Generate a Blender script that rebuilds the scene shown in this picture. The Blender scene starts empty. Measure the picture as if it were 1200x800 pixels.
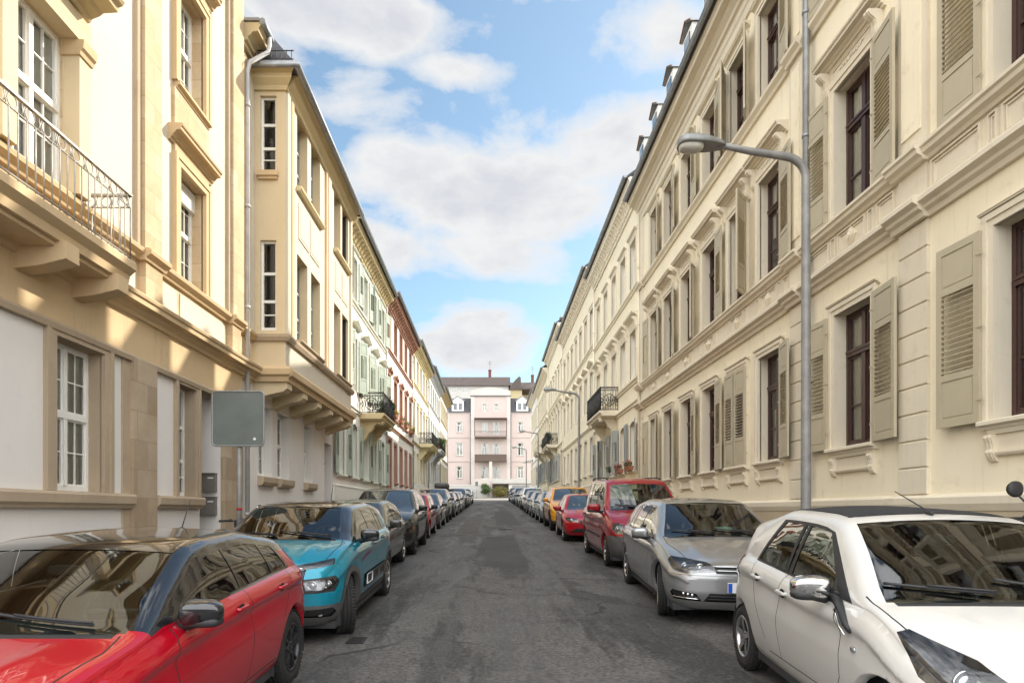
import bpy, bmesh, math, random
from math import sin, cos, pi, sqrt, atan2
from mathutils import Vector, Matrix
from mathutils.bvhtree import BVHTree

rnd = random.Random(7)
D2R = math.radians
scene = bpy.context.scene
COL = scene.collection
SLOPE = 0.0355          # the street climbs gently away from the camera
XR, XL = 5.5, -5.2      # facade planes

def gz(y):
    return SLOPE * max(-25.0, min(y, 104.0))

# ------------------------------------------------------------------ objects
def link(o, parent=None, loc=(0, 0, 0), rz=0.0):
    COL.objects.link(o)
    if parent is not None:
        o.parent = parent
    o.location = loc
    if rz:
        o.rotation_euler = (0, 0, rz)
    return o

def tag(o, label=None, cat=None, group=None, kind=None):
    if label: o['label'] = label
    if cat: o['category'] = cat
    if group: o['group'] = group
    if kind: o['kind'] = kind
    return o

def empty(name, loc=(0, 0, 0), rz=0.0, label=None, cat=None, group=None):
    o = bpy.data.objects.new(name, None)
    o.empty_display_size = 0.3
    link(o, None, loc, rz)
    return tag(o, label, cat, group)

def put(name, mesh, parent=None, loc=(0, 0, 0), rz=0.0):
    return link(bpy.data.objects.new(name, mesh), parent, loc, rz)

class MB:
    """collects polygons with material indices, builds one mesh"""
    def __init__(s):
        s.v = []; s.f = []; s.m = []; s.sm = []
    def face(s, pts, mi=0, smooth=False):
        n = len(s.v); s.v.extend([tuple(p) for p in pts])
        s.f.append(tuple(range(n, n + len(pts)))); s.m.append(mi); s.sm.append(smooth)
    def box(s, x0, x1, y0, y1, z0, z1, mi=0):
        n = len(s.v)
        s.v += [(x0,y0,z0),(x1,y0,z0),(x1,y1,z0),(x0,y1,z0),(x0,y0,z1),(x1,y0,z1),(x1,y1,z1),(x0,y1,z1)]
        for f in ((0,3,2,1),(4,5,6,7),(0,1,5,4),(1,2,6,5),(2,3,7,6),(3,0,4,7)):
            s.f.append(tuple(n+i for i in f)); s.m.append(mi); s.sm.append(False)
    def obox(s, c, ax, ay, az, mi=0):
        """box from centre and three half-axis vectors"""
        c, ax, ay, az = Vector(c), Vector(ax), Vector(ay), Vector(az)
        n = len(s.v)
        for sx, sy, sz in ((-1,-1,-1),(1,-1,-1),(1,1,-1),(-1,1,-1),(-1,-1,1),(1,-1,1),(1,1,1),(-1,1,1)):
            s.v.append(tuple(c + sx*ax + sy*ay + sz*az))
        for f in ((0,3,2,1),(4,5,6,7),(0,1,5,4),(1,2,6,5),(2,3,7,6),(3,0,4,7)):
            s.f.append(tuple(n+i for i in f)); s.m.append(mi); s.sm.append(False)
    def bar(s, a, b, r=0.01, n=6, mi=0, smooth=True, r2=None):
        s.tube([a, b], r, n, mi, smooth, r2)
    def tube(s, pts, r, n=8, mi=0, smooth=True, r2=None, caps=True, closed=False):
        pts = [Vector(p) for p in pts]
        k = len(pts); base = len(s.v); up = None
        for i, p in enumerate(pts):
            if closed:
                t = pts[(i+1) % k] - pts[i-1]
            else:
                t = (pts[min(i+1, k-1)] - pts[max(i-1, 0)])
            t.normalize()
            if up is None:
                up = Vector((0,0,1)) if abs(t.z) < 0.9 else Vector((1,0,0))
            a = t.cross(up); a.normalize(); b = a.cross(t); up = b
            if isinstance(r, (list, tuple)): rr = r[i]
            else: rr = r if r2 is None else r + (r2-r)*i/(k-1)
            for j in range(n):
                w = 2*pi*j/n
                s.v.append(tuple(p + a*(rr*cos(w)) + b*(rr*sin(w))))
        for i in range(k if closed else k-1):
            for j in range(n):
                i2 = (i+1) % k; j2 = (j+1) % n
                s.f.append((base+i*n+j, base+i*n+j2, base+i2*n+j2, base+i2*n+j)); s.m.append(mi); s.sm.append(smooth)
        if caps and not closed:
            s.f.append(tuple(base+j for j in range(n))); s.m.append(mi); s.sm.append(False)
            s.f.append(tuple(base+(k-1)*n+j for j in reversed(range(n)))); s.m.append(mi); s.sm.append(False)
    def prism(s, prof, x0, x1, mi=0, cap=True, smooth=False):
        """profile of (y,z) swept along x"""
        n = len(prof); b = len(s.v)
        for x in (x0, x1):
            for (y, z) in prof: s.v.append((x, y, z))
        for i in range(n):
            j = (i+1) % n
            s.f.append((b+i, b+j, b+n+j, b+n+i)); s.m.append(mi); s.sm.append(smooth)
        if cap:
            s.f.append(tuple(b+i for i in reversed(range(n)))); s.m.append(mi); s.sm.append(False)
            s.f.append(tuple(b+n+i for i in range(n))); s.m.append(mi); s.sm.append(False)
    def prism_z(s, prof, z0, z1, mi=0):
        n = len(prof); b = len(s.v)
        for z in (z0, z1):
            for (x, y) in prof: s.v.append((x, y, z))
        for i in range(n):
            j = (i+1) % n
            s.f.append((b+i, b+j, b+n+j, b+n+i)); s.m.append(mi); s.sm.append(False)
        s.f.append(tuple(b+i for i in reversed(range(n)))); s.m.append(mi); s.sm.append(False)
        s.f.append(tuple(b+n+i for i in range(n))); s.m.append(mi); s.sm.append(False)
    def prism_y(s, prof, y0, y1, mi=0):
        n = len(prof); b = len(s.v)
        for y in (y0, y1):
            for (x, z) in prof: s.v.append((x, y, z))
        for i in range(n):
            j = (i+1) % n
            s.f.append((b+i, b+j, b+n+j, b+n+i)); s.m.append(mi); s.sm.append(False)
        s.f.append(tuple(b+i for i in range(n))); s.m.append(mi); s.sm.append(False)
        s.f.append(tuple(b+n+i for i in reversed(range(n)))); s.m.append(mi); s.sm.append(False)
    def ball(s, c, rx, ry=None, rz=None, n=12, m=8, mi=0):
        ry = rx if ry is None else ry; rz = rx if rz is None else rz
        b = len(s.v)
        for i in range(m+1):
            th = pi*i/m
            for j in range(n):
                ph = 2*pi*j/n
                s.v.append((c[0]+rx*sin(th)*cos(ph), c[1]+ry*sin(th)*sin(ph), c[2]+rz*cos(th)))
        for i in range(m):
            for j in range(n):
                j2 = (j+1) % n
                s.f.append((b+i*n+j, b+(i+1)*n+j, b+(i+1)*n+j2, b+i*n+j2)); s.m.append(mi); s.sm.append(True)
    def lathe_x(s, prof, n=40, mi=0, c=(0,0,0), smooth=True, mis=None):
        """profile (x, radius) turned round the x axis"""
        b = len(s.v); k = len(prof)
        for (x, r) in prof:
            for j in range(n):
                w = 2*pi*j/n
                s.v.append((c[0]+x, c[1]+r*cos(w), c[2]+r*sin(w)))
        for i in range(k-1):
            for j in range(n):
                j2 = (j+1) % n
                s.f.append((b+i*n+j, b+(i+1)*n+j, b+(i+1)*n+j2, b+i*n+j2)); s.m.append(mis[i] if mis else mi); s.sm.append(smooth)
    def mesh(s, name, mats, fix=True, merge=False):
        me = bpy.data.meshes.new(name)
        me.from_pydata(s.v, [], s.f)
        me.polygons.foreach_set('material_index', s.m)
        me.polygons.foreach_set('use_smooth', s.sm)
        for m in (mats if isinstance(mats, (list, tuple)) else [mats]):
            me.materials.append(m)
        if fix or merge:
            bm = bmesh.new(); bm.from_mesh(me)
            if merge: bmesh.ops.remove_doubles(bm, verts=bm.verts, dist=1e-5)
            if fix: bmesh.ops.recalc_face_normals(bm, faces=bm.faces)
            bm.to_mesh(me); bm.free()
        me.update()
        return me
    def build(s, name, mats, parent=None, loc=(0,0,0), rz=0.0, fix=True, merge=False):
        return put(name, s.mesh(name, mats, fix, merge), parent, loc, rz)

# ------------------------------------------------------------------ materials
def new_mat(name):
    m = bpy.data.materials.new(name); m.use_nodes = True
    nt = m.node_tree
    for n in list(nt.nodes): nt.nodes.remove(n)
    out = nt.nodes.new('ShaderNodeOutputMaterial')
    return m, nt, out

def N(nt, typ, **kw):
    n = nt.nodes.new(typ)
    for k, v in kw.items():
        if k in n.inputs.keys() if isinstance(k, str) else False:
            n.inputs[k].default_value = v
        else:
            setattr(n, k, v)
    return n

def rgba(c, f=1.0):
    return (c[0]*f, c[1]*f, c[2]*f, 1.0)

def noise(nt, vec, scale, detail=4.0, rough=0.55, dist=0.0):
    n = nt.nodes.new('ShaderNodeTexNoise')
    n.inputs['Scale'].default_value = scale
    n.inputs['Detail'].default_value = detail
    n.inputs['Roughness'].default_value = rough
    n.inputs['Distortion'].default_value = dist
    nt.links.new(vec, n.inputs['Vector'])
    return n.outputs['Fac']

def ramp(nt, fac, stops):
    r = nt.nodes.new('ShaderNodeValToRGB')
    els = r.color_ramp.elements
    while len(els) < len(stops): els.new(0.5)
    for e, (p, c) in zip(els, stops):
        e.position = p
        e.color = c if len(c) == 4 else (c[0], c[1], c[2], 1)
    nt.links.new(fac, r.inputs['Fac'])
    return r.outputs['Color']

def mixc(nt, fac, a, b, mode='MIX'):
    m = nt.nodes.new('ShaderNodeMix'); m.data_type = 'RGBA'; m.blend_type = mode
    for sock, val in ((m.inputs[0], fac), (m.inputs[6], a), (m.inputs[7], b)):
        if hasattr(val, 'is_linked') or isinstance(val, bpy.types.NodeSocket): nt.links.new(val, sock)
        elif isinstance(val, (int, float)): sock.default_value = val
        else: sock.default_value = rgba(val) if len(val) == 3 else val
    return m.outputs[2]

def math_(nt, op, a, b=None, c=None, clamp=False):
    m = nt.nodes.new('ShaderNodeMath'); m.operation = op; m.use_clamp = clamp
    for i, v in enumerate((a, b, c)):
        if v is None: continue
        if isinstance(v, bpy.types.NodeSocket): nt.links.new(v, m.inputs[i])
        else: m.inputs[i].default_value = v
    return m.outputs[0]

def objco(nt, scale=(1,1,1), world=False):
    if world:
        g = nt.nodes.new('ShaderNodeNewGeometry'); src = g.outputs['Position']
    else:
        t = nt.nodes.new('ShaderNodeTexCoord'); src = t.outputs['Object']
    if scale == (1,1,1): return src
    mp = nt.nodes.new('ShaderNodeMapping')
    mp.inputs['Scale'].default_value = scale
    nt.links.new(src, mp.inputs['Vector'])
    return mp.outputs['Vector']

def bsdf(nt, out, col, rough=0.8, metallic=0.0, spec=0.5, bump=None, bump_str=0.2, bump_dist=0.02, coat=0.0):
    p = nt.nodes.new('ShaderNodeBsdfPrincipled')
    for key, v in (('Base Color', col), ('Roughness', rough), ('Metallic', metallic)):
        if isinstance(v, bpy.types.NodeSocket): nt.links.new(v, p.inputs[key])
        elif isinstance(v, (int, float)): p.inputs[key].default_value = v
        else: p.inputs[key].default_value = rgba(v)
    p.inputs['Specular IOR Level'].default_value = spec
    p.inputs['Coat Weight'].default_value = coat
    p.inputs['Coat Roughness'].default_value = 0.03
    if bump is not None:
        b = nt.nodes.new('ShaderNodeBump')
        b.inputs['Strength'].default_value = bump_str
        b.inputs['Distance'].default_value = bump_dist
        nt.links.new(bump, b.inputs['Height'])
        nt.links.new(b.outputs['Normal'], p.inputs['Normal'])
    nt.links.new(p.outputs['BSDF'], out.inputs['Surface'])
    return p

def stucco(name, col, var=0.10, stain=None, stain_amt=0.35, rough=0.9, bump=0.25, streak=0.5):
    """painted render: soft blotches, faint rain streaks, fine grain"""
    m, nt, out = new_mat(name)
    co = objco(nt)
    big = noise(nt, co, 0.55, 5, 0.6)
    mid = noise(nt, co, 3.5, 5, 0.65)
    fine = noise(nt, co, 90, 3, 0.6)
    stain = stain or tuple(c*k for c, k in zip(col, (0.72, 0.66, 0.56)))
    lo = tuple(c*(1-var) for c in col); hi = tuple(min(1, c*(1+var*0.6)) for c in col)
    c1 = ramp(nt, big, [(0.32, lo), (0.68, hi)])
    st = noise(nt, objco(nt, (5.5, 5.5, 0.35)), 1.6, 6, 0.7)
    sm = math_(nt, 'MULTIPLY', ramp(nt, st, [(0.56, (0,0,0)), (0.8, (1,1,1))]), streak*stain_amt)
    c2 = mixc(nt, sm, c1, stain)
    pm = math_(nt, 'MULTIPLY', ramp(nt, mid, [(0.58, (0,0,0)), (0.78, (1,1,1))]), stain_amt*0.7)
    c3 = mixc(nt, pm, c2, stain)
    h = math_(nt, 'ADD', math_(nt, 'MULTIPLY', fine, 0.5), mid)
    bsdf(nt, out, c3, rough, 0, 0.3, h, bump, 0.01)
    return m

def ashlar(name, col, col2, bw=0.62, bh=0.33, joint=0.006, rough=0.85):
    """dressed sandstone: blocks of slightly different colour with fine joints"""
    m, nt, out = new_mat(name)
    t = nt.nodes.new('ShaderNodeTexCoord')
    sx = nt.nodes.new('ShaderNodeSeparateXYZ'); nt.links.new(t.outputs['Object'], sx.inputs[0])
    cb = nt.nodes.new('ShaderNodeCombineXYZ')
    nt.links.new(math_(nt, 'ADD', sx.outputs[0], sx.outputs[1]), cb.inputs[0]); nt.links.new(sx.outputs[2], cb.inputs[1])
    br = nt.nodes.new('ShaderNodeTexBrick')
    br.inputs['Scale'].default_value = 1.0
    br.inputs['Brick Width'].default_value = bw; br.inputs['Row Height'].default_value = bh
    br.inputs['Mortar Size'].default_value = joint; br.inputs['Mortar Smooth'].default_value = 0.3
    br.inputs['Bias'].default_value = 0.0
    br.inputs['Color1'].default_value = rgba(col); br.inputs['Color2'].default_value = rgba(col2)
    br.inputs['Mortar'].default_value = rgba(tuple(c*0.62 for c in col))
    nt.links.new(cb.outputs[0], br.inputs['Vector'])
    co = t.outputs['Object']
    b1 = noise(nt, co, 1.3, 6, 0.65); b2 = noise(nt, co, 9, 5, 0.7); b3 = noise(nt, co, 70, 3)
    c = mixc(nt, math_(nt, 'MULTIPLY', ramp(nt, b1, [(0.42, (0,0,0)), (0.70, (1,1,1))]), 0.6), br.outputs['Color'], tuple(x*k for x, k in zip(col, (0.62, 0.54, 0.44))))
    c = mixc(nt, math_(nt, 'MULTIPLY', ramp(nt, b2, [(0.5, (0,0,0)), (0.8, (1,1,1))]), 0.3), c, tuple(x*1.15 for x in col))
    h = math_(nt, 'ADD', math_(nt, 'MULTIPLY', b3, 0.4), math_(nt, 'MULTIPLY', br.outputs['Fac'], -1.5))
    h = math_(nt, 'ADD', h, b2)
    bsdf(nt, out, c, rough, 0, 0.3, h, 0.3, 0.008)
    return m

def plain(name, col, rough=0.5, metallic=0.0, spec=0.5, var=0.06, scale=6, bump=0.0, coat=0.0, rvar=0.1):
    m, nt, out = new_mat(name)
    co = objco(nt)
    n1 = noise(nt, co, scale, 5, 0.6)
    c = ramp(nt, n1, [(0.3, tuple(x*(1-var) for x in col)), (0.7, tuple(min(1, x*(1+var)) for x in col))])
    rr = math_(nt, 'ADD', math_(nt, 'MULTIPLY', n1, rvar), rough - rvar*0.5, clamp=True)
    bsdf(nt, out, c, rr, metallic, spec, n1 if bump else None, bump, 0.01, coat)
    return m

def paint(name, col, metallic=0.0, flake=0.0, rough=0.35, dust=0.018):
    m, nt, out = new_mat(name)
    co = objco(nt)
    n = noise(nt, co, 1.7, 4, 0.6)
    c = ramp(nt, n, [(0.3, tuple(x*0.96 for x in col)), (0.7, col)])
    # road dust settling low on the body
    sx = nt.nodes.new('ShaderNodeSeparateXYZ'); nt.links.new(co, sx.inputs[0])
    low = nt.nodes.new('ShaderNodeMapRange')
    low.inputs[1].default_value = 0.62; low.inputs[2].default_value = 0.15
    low.inputs[3].default_value = 0.0; low.inputs[4].default_value = 1.0
    nt.links.new(sx.outputs[2], low.inputs[0])
    d = noise(nt, co, 14, 5, 0.7)
    dm = math_(nt, 'MULTIPLY', math_(nt, 'MULTIPLY', low.outputs[0], d), dust*4, clamp=True)
    dm = math_(nt, 'ADD', dm, math_(nt, 'MULTIPLY', ramp(nt, d, [(0.5, (0,0,0)), (0.85, (1,1,1))]), dust))
    c = mixc(nt, dm, c, (0.16, 0.14, 0.115))
    p = bsdf(nt, out, c, rough, metallic, 0.5, None)
    p.inputs['Coat Weight'].default_value = 1.0; p.inputs['Coat IOR'].default_value = 1.5; p.inputs['Specular IOR Level'].default_value = 0.15
    wav = noise(nt, co, 2.2, 2, 0.5)
    cr = math_(nt, 'ADD', math_(nt, 'MULTIPLY', dm, 0.6), 0.025)
    nt.links.new(cr, p.inputs['Coat Roughness'])
    b = nt.nodes.new('ShaderNodeBump'); b.inputs['Strength'].default_value = 0.035; b.inputs['Distance'].default_value = 0.02
    nt.links.new(wav, b.inputs['Height']); nt.links.new(b.outputs['Normal'], p.inputs['Coat Normal'])
    return m

def glass(name, tint=(0.9, 0.95, 0.92), refl=1.0, base=0.02, wob=0.03, wscale=2.0, rough=0.0):
    """thin pane: fresnel mix of clear and mirror, slightly wavy like real glazing"""
    m, nt, out = new_mat(name)
    co = objco(nt)
    b = nt.nodes.new('ShaderNodeBump'); b.inputs['Strength'].default_value = wob; b.inputs['Distance'].default_value = 0.05
    nt.links.new(noise(nt, co, wscale, 2, 0.4), b.inputs['Height'])
    fr = nt.nodes.new('ShaderNodeFresnel'); fr.inputs['IOR'].default_value = 1.55
    nt.links.new(b.outputs['Normal'], fr.inputs['Normal'])
    f = math_(nt, 'ADD', math_(nt, 'MULTIPLY', fr.outputs[0], refl), base, clamp=True)
    g = nt.nodes.new('ShaderNodeBsdfGlossy'); g.inputs['Roughness'].default_value = rough
    nt.links.new(b.outputs['Normal'], g.inputs['Normal'])
    t = nt.nodes.new('ShaderNodeBsdfTransparent'); t.inputs['Color'].default_value = rgba(tint)
    mx = nt.nodes.new('ShaderNodeMixShader')
    nt.links.new(f, mx.inputs[0]); nt.links.new(t.outputs[0], mx.inputs[1]); nt.links.new(g.outputs[0], mx.inputs[2])
    nt.links.new(mx.outputs[0], out.inputs['Surface'])
    return m

M = {}
def setup_materials():
    M['cream']   = stucco('cream_render', (0.845, 0.765, 0.575), 0.06, (0.52, 0.42, 0.28), 0.75, streak=0.9)
    M['cream_trim'] = stucco('cream_trim', (0.72, 0.65, 0.51), 0.07, (0.42, 0.35, 0.25), 0.5)
    M['pale_trim'] = stucco('pale_trim', (0.80, 0.735, 0.595), 0.05, (0.56, 0.48, 0.35), 0.35)
    M['beige_plinth'] = stucco('beige_plinth', (0.50, 0.42, 0.30), 0.1, (0.30, 0.25, 0.18), 0.5)
    M['shutter'] = plain('shutter_paint', (0.455, 0.40, 0.28), 0.55, var=0.05, scale=4)
    M['shutter_grey'] = plain('shutter_grey_paint', (0.30, 0.32, 0.31), 0.55, var=0.06)
    M['shutter_green'] = plain('shutter_green_paint', (0.40, 0.46, 0.38), 0.55, var=0.06)
    M['mahogany'] = plain('mahogany_frame', (0.055, 0.026, 0.021), 0.35, var=0.15, scale=12)
    M['white_frame'] = plain('white_frame_paint', (0.78, 0.77, 0.72), 0.4, var=0.03)
    M['grey_frame'] = plain('grey_frame_paint', (0.42, 0.40, 0.35), 0.45, var=0.05)
    M['pane'] = glass('window_glass', (0.92, 0.95, 0.93), 1.15, 0.035, 0.05, 1.3)
    M['curtain'] = plain('curtain_cloth', (0.86, 0.85, 0.82), 0.9, var=0.05, scale=3)
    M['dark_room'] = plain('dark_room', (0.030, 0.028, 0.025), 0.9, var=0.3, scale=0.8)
    M['sandstone'] = ashlar('sandstone', (0.61, 0.49, 0.325), (0.50, 0.375, 0.23))
    M['sandstone_low'] = ashlar('weathered_sandstone', (0.47, 0.375, 0.265), (0.33, 0.25, 0.165), 0.55, 0.42)
    M['stone_trim'] = stucco('stone_trim', (0.585, 0.435, 0.255), 0.12, (0.34, 0.24, 0.14), 0.5, streak=0.8)
    M['brown_stone'] = stucco('brown_stone', (0.42, 0.33, 0.23), 0.14, (0.20, 0.15, 0.10), 0.5, streak=0.8)
    M['ochre_render'] = stucco('ochre_render', (0.63, 0.515, 0.335), 0.08, (0.48, 0.36, 0.21), 0.45)
    M['pale_render'] = stucco('pale_render', (0.60, 0.535, 0.425), 0.05, (0.56, 0.46, 0.32), 0.3)
    M['grey_white'] = stucco('grey_white_render', (0.72, 0.685, 0.64), 0.06, (0.46, 0.42, 0.37), 0.35)
    M['far_white'] = stucco('far_white_render', (0.50, 0.485, 0.45), 0.06)
    M['white_render'] = stucco('white_render', (0.80, 0.775, 0.71), 0.04, (0.60, 0.56, 0.48), 0.3)
    M['mint_render'] = stucco('mint_white_render', (0.72, 0.72, 0.63), 0.04, (0.5, 0.5, 0.42), 0.3)
    M['red_trim'] = stucco('red_sandstone_trim', (0.46, 0.265, 0.195), 0.12, (0.26, 0.11, 0.07), 0.4)
    M['yellow_trim'] = stucco('yellow_trim', (0.70, 0.605, 0.37), 0.08, (0.46, 0.34, 0.14), 0.4)
    M['bluegrey_trim'] = stucco('bluegrey_trim', (0.58, 0.60, 0.61), 0.06, (0.3, 0.31, 0.32), 0.4)
    M['ochre_trim'] = stucco('ochre_trim', (0.60, 0.49, 0.29), 0.1, (0.36, 0.27, 0.14), 0.4)
    M['pink_render'] = stucco('pink_render', (0.53, 0.44, 0.40), 0.07, (0.62, 0.45, 0.38), 0.3)
    M['palepink'] = stucco('pale_pink_render', (0.56, 0.51, 0.46), 0.06, (0.62, 0.52, 0.45), 0.3)
    M['zinc'] = plain('zinc_gutter', (0.30, 0.31, 0.32), 0.5, 0.6, var=0.2, scale=5)
    M['dark_metal'] = plain('dark_iron', (0.045, 0.042, 0.04), 0.5, 0.5, var=0.2, scale=20)
    M['rail_paint'] = plain('grey_rail_paint', (0.36, 0.335, 0.295), 0.5, 0.2, var=0.2, scale=15)
    M['zinc_light'] = plain('zinc_pipe', (0.47, 0.465, 0.45), 0.7, 0.1, var=0.12, scale=5)
    M['galv'] = plain('galvanised_steel', (0.27, 0.275, 0.27), 0.5, 0.55, var=0.16, scale=9)
    M['post_paint'] = plain('grey_post_paint', (0.24, 0.235, 0.225), 0.5, 0.2, var=0.2, scale=7)
    M['sign_back'] = plain('sign_back', (0.135, 0.155, 0.14), 0.55, 0.25, var=0.12, scale=3)
    M['black_plastic'] = plain('black_plastic', (0.022, 0.022, 0.023), 0.55, var=0.2, scale=20)
    M['gloss_black'] = plain('gloss_black', (0.010, 0.010, 0.011), 0.12, var=0.1, coat=1.0, rvar=0.02)
    M['grey_plastic'] = plain('grey_cladding', (0.075, 0.073, 0.07), 0.6, var=0.12, scale=20)
    M['rubber'] = plain('tyre_rubber', (0.018, 0.017, 0.016), 0.85, var=0.3, scale=25, bump=0.2)
    M['alloy'] = plain('alloy_rim', (0.60, 0.60, 0.60), 0.3, 0.9, var=0.08, scale=8)
    M['dark_alloy'] = plain('dark_alloy_rim', (0.05, 0.05, 0.052), 0.35, 0.6, var=0.1, scale=8)
    M['brake'] = plain('brake_steel', (0.035, 0.033, 0.03), 0.6, 0.5, var=0.2)
    M['chrome'] = plain('chrome', (0.80, 0.80, 0.80), 0.06, 1.0, var=0.02, rvar=0.02)
    M['lens'] = glass('lamp_lens', (0.96, 0.97, 0.97), 1.0, 0.03, 0.02, 6)
    M['lamp_house'] = plain('lamp_housing', (0.22, 0.22, 0.225), 0.3, 0.8, var=0.3, scale=18)
    M['lamp_dark'] = plain('lamp_bezel', (0.03, 0.03, 0.032), 0.3, 0.3, var=0.2)
    M['red_lens'] = plain('tail_lens', (0.30, 0.012, 0.012), 0.15, var=0.1, coat=1.0)
    M['orange_lens'] = plain('orange_lens', (0.75, 0.22, 0.03), 0.2, var=0.1, coat=1.0)
    M['car_glass'] = glass('car_glass', (0.55, 0.62, 0.57), 1.3, 0.045, 0.012, 1.6)
    M['side_glass'] = glass('car_side_glass', (0.30, 0.36, 0.33), 1.6, 0.09, 0.03, 2.4)
    M['far_glass'] = plain('far_car_glass', (0.03, 0.04, 0.045), 0.05, var=0.1, rvar=0.02, spec=0.9, coat=1.0)
    M['cabin'] = plain('cabin_fabric', (0.035, 0.035, 0.037), 0.85, var=0.2, scale=20)
    M['cabin_light'] = plain('cabin_lining', (0.16, 0.155, 0.14), 0.85, var=0.1, scale=20)
    M['seam'] = plain('panel_gap', (0.008, 0.008, 0.008), 0.8)
    M['plate_white'] = plain('plate_white', (0.78, 0.78, 0.76), 0.4, var=0.02)
    M['plate_blue'] = plain('plate_blue', (0.02, 0.10, 0.55), 0.4, var=0.05)
    M['lamp_glass'] = plain('lamp_diffuser', (0.60, 0.585, 0.53), 0.25, var=0.12, scale=8)
    M['mailbox'] = plain('mailbox_paint', (0.17, 0.155, 0.135), 0.5, 0.1, var=0.06)
    M['door_wood'] = plain('door_wood', (0.11, 0.065, 0.04), 0.5, var=0.2, scale=8)
    M['door_grey'] = plain('door_grey_paint', (0.25, 0.215, 0.185), 0.5, var=0.08, scale=5)
    M['leaf'] = foliage('leaf_green', (0.055, 0.105, 0.025), (0.10, 0.155, 0.04))
    M['leaf_dark'] = foliage('leaf_dark', (0.020, 0.045, 0.014), (0.045, 0.085, 0.025))
    M['leaf_yellow'] = foliage('leaf_yellow', (0.17, 0.16, 0.045), (0.30, 0.26, 0.08))
    M['petal_red'] = foliage('petal_red', (0.40, 0.012, 0.02), (0.55, 0.03, 0.04))
    M['petal_yellow'] = foliage('petal_yellow', (0.60, 0.42, 0.03), (0.70, 0.5, 0.08))
    M['twig'] = plain('twig', (0.07, 0.05, 0.035), 0.9)
    M['terracotta'] = plain('terracotta', (0.30, 0.12, 0.06), 0.8, var=0.15)
    M['slate'] = roofing('slate_roof', (0.045, 0.047, 0.054), (0.07, 0.07, 0.076), 0.26, 0.18)
    M['browntile'] = roofing('brown_tile_roof', (0.066, 0.052, 0.047), (0.095, 0.074, 0.064), 0.30, 0.32)
    M['brick_red'] = roofing('red_brick', (0.13, 0.035, 0.028), (0.17, 0.05, 0.04), 0.24, 0.08)
    M['awning_brown'] = plain('brown_balcony_panel', (0.12, 0.085, 0.065), 0.7, var=0.15)
    M['yellow_render'] = stucco('yellow_render', (0.45, 0.38, 0.22), 0.06)
    M['rust_flash'] = plain('copper_flashing', (0.34, 0.17, 0.06), 0.5, 0.4, var=0.3)

def foliage(name, c1, c2):
    m, nt, out = new_mat(name)
    oi = nt.nodes.new('ShaderNodeNewGeometry')
    n = noise(nt, objco(nt), 9, 3)
    mixf = math_(nt, 'ADD', math_(nt, 'MULTIPLY', oi.outputs['Random Per Island'], 0.6), math_(nt, 'MULTIPLY', n, 0.4))
    c = mixc(nt, mixf, c1, c2)
    p = bsdf(nt, out, c, 0.55, 0, 0.4)
    tr = nt.nodes.new('ShaderNodeBsdfTranslucent'); nt.links.new(c, tr.inputs[0])
    mx = nt.nodes.new('ShaderNodeMixShader'); mx.inputs[0].default_value = 0.25
    nt.links.new(p.outputs[0], mx.inputs[1]); nt.links.new(tr.outputs[0], mx.inputs[2])
    nt.links.new(mx.outputs[0], out.inputs['Surface'])
    return m

def roofing(name, c1, c2, bw, bh):
    m, nt, out = new_mat(name)
    t = nt.nodes.new('ShaderNodeTexCoord')
    sx = nt.nodes.new('ShaderNodeSeparateXYZ'); nt.links.new(t.outputs['Object'], sx.inputs[0])
    cb = nt.nodes.new('ShaderNodeCombineXYZ')
    nt.links.new(sx.outputs[0], cb.inputs[0])
    nt.links.new(math_(nt, 'ADD', sx.outputs[2], math_(nt, 'MULTIPLY', sx.outputs[1], 0.3)), cb.inputs[1])
    br = nt.nodes.new('ShaderNodeTexBrick')
    br.inputs['Scale'].default_value = 1.0
    br.inputs['Brick Width'].default_value = bw; br.inputs['Row Height'].default_value = bh
    br.inputs['Mortar Size'].default_value = 0.012
    br.inputs['Color1'].default_value = rgba(c1); br.inputs['Color2'].default_value = rgba(c2)
    br.inputs['Mortar'].default_value = rgba(tuple(c*0.5 for c in c1))
    nt.links.new(cb.outputs[0], br.inputs['Vector'])
    n = noise(nt, t.outputs['Object'], 1.2, 5, 0.65)
    c = mixc(nt, math_(nt, 'MULTIPLY', n, 0.5), br.outputs['Color'], tuple(x*1.3 for x in c2))
    bsdf(nt, out, c, 0.7, 0, 0.4, br.outputs['Fac'], -0.4, 0.02)
    return m

setup_materials()
# ------------------------------------------------------------------ camera
cam = bpy.data.cameras.new('camera')
cam.sensor_width = 36.0; cam.lens = 735*36/1200
cam.shift_x = 24/1200; cam.shift_y = 198/1200
cam.clip_start = 0.05; cam.clip_end = 3000
camo = bpy.data.objects.new('camera', cam); COL.objects.link(camo)
camo.location = (0, 0, 1.6); camo.rotation_euler = (D2R(90), 0, 0)
scene.camera = camo
scene.render.engine = 'CYCLES'
scene.view_settings.view_transform = 'Standard'
scene.view_settings.look = 'None'
scene.view_settings.exposure = EXPOSURE = 1.86
scene.view_settings.gamma = 1.0
scene.cycles.max_bounces = 10
scene.cycles.diffuse_bounces = 5
scene.cycles.glossy_bounces = 4
scene.cycles.transparent_max_bounces = 16
scene.cycles.transmission_bounces = 4
scene.cycles.caustics_reflective = False
scene.cycles.caustics_refractive = False

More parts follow.
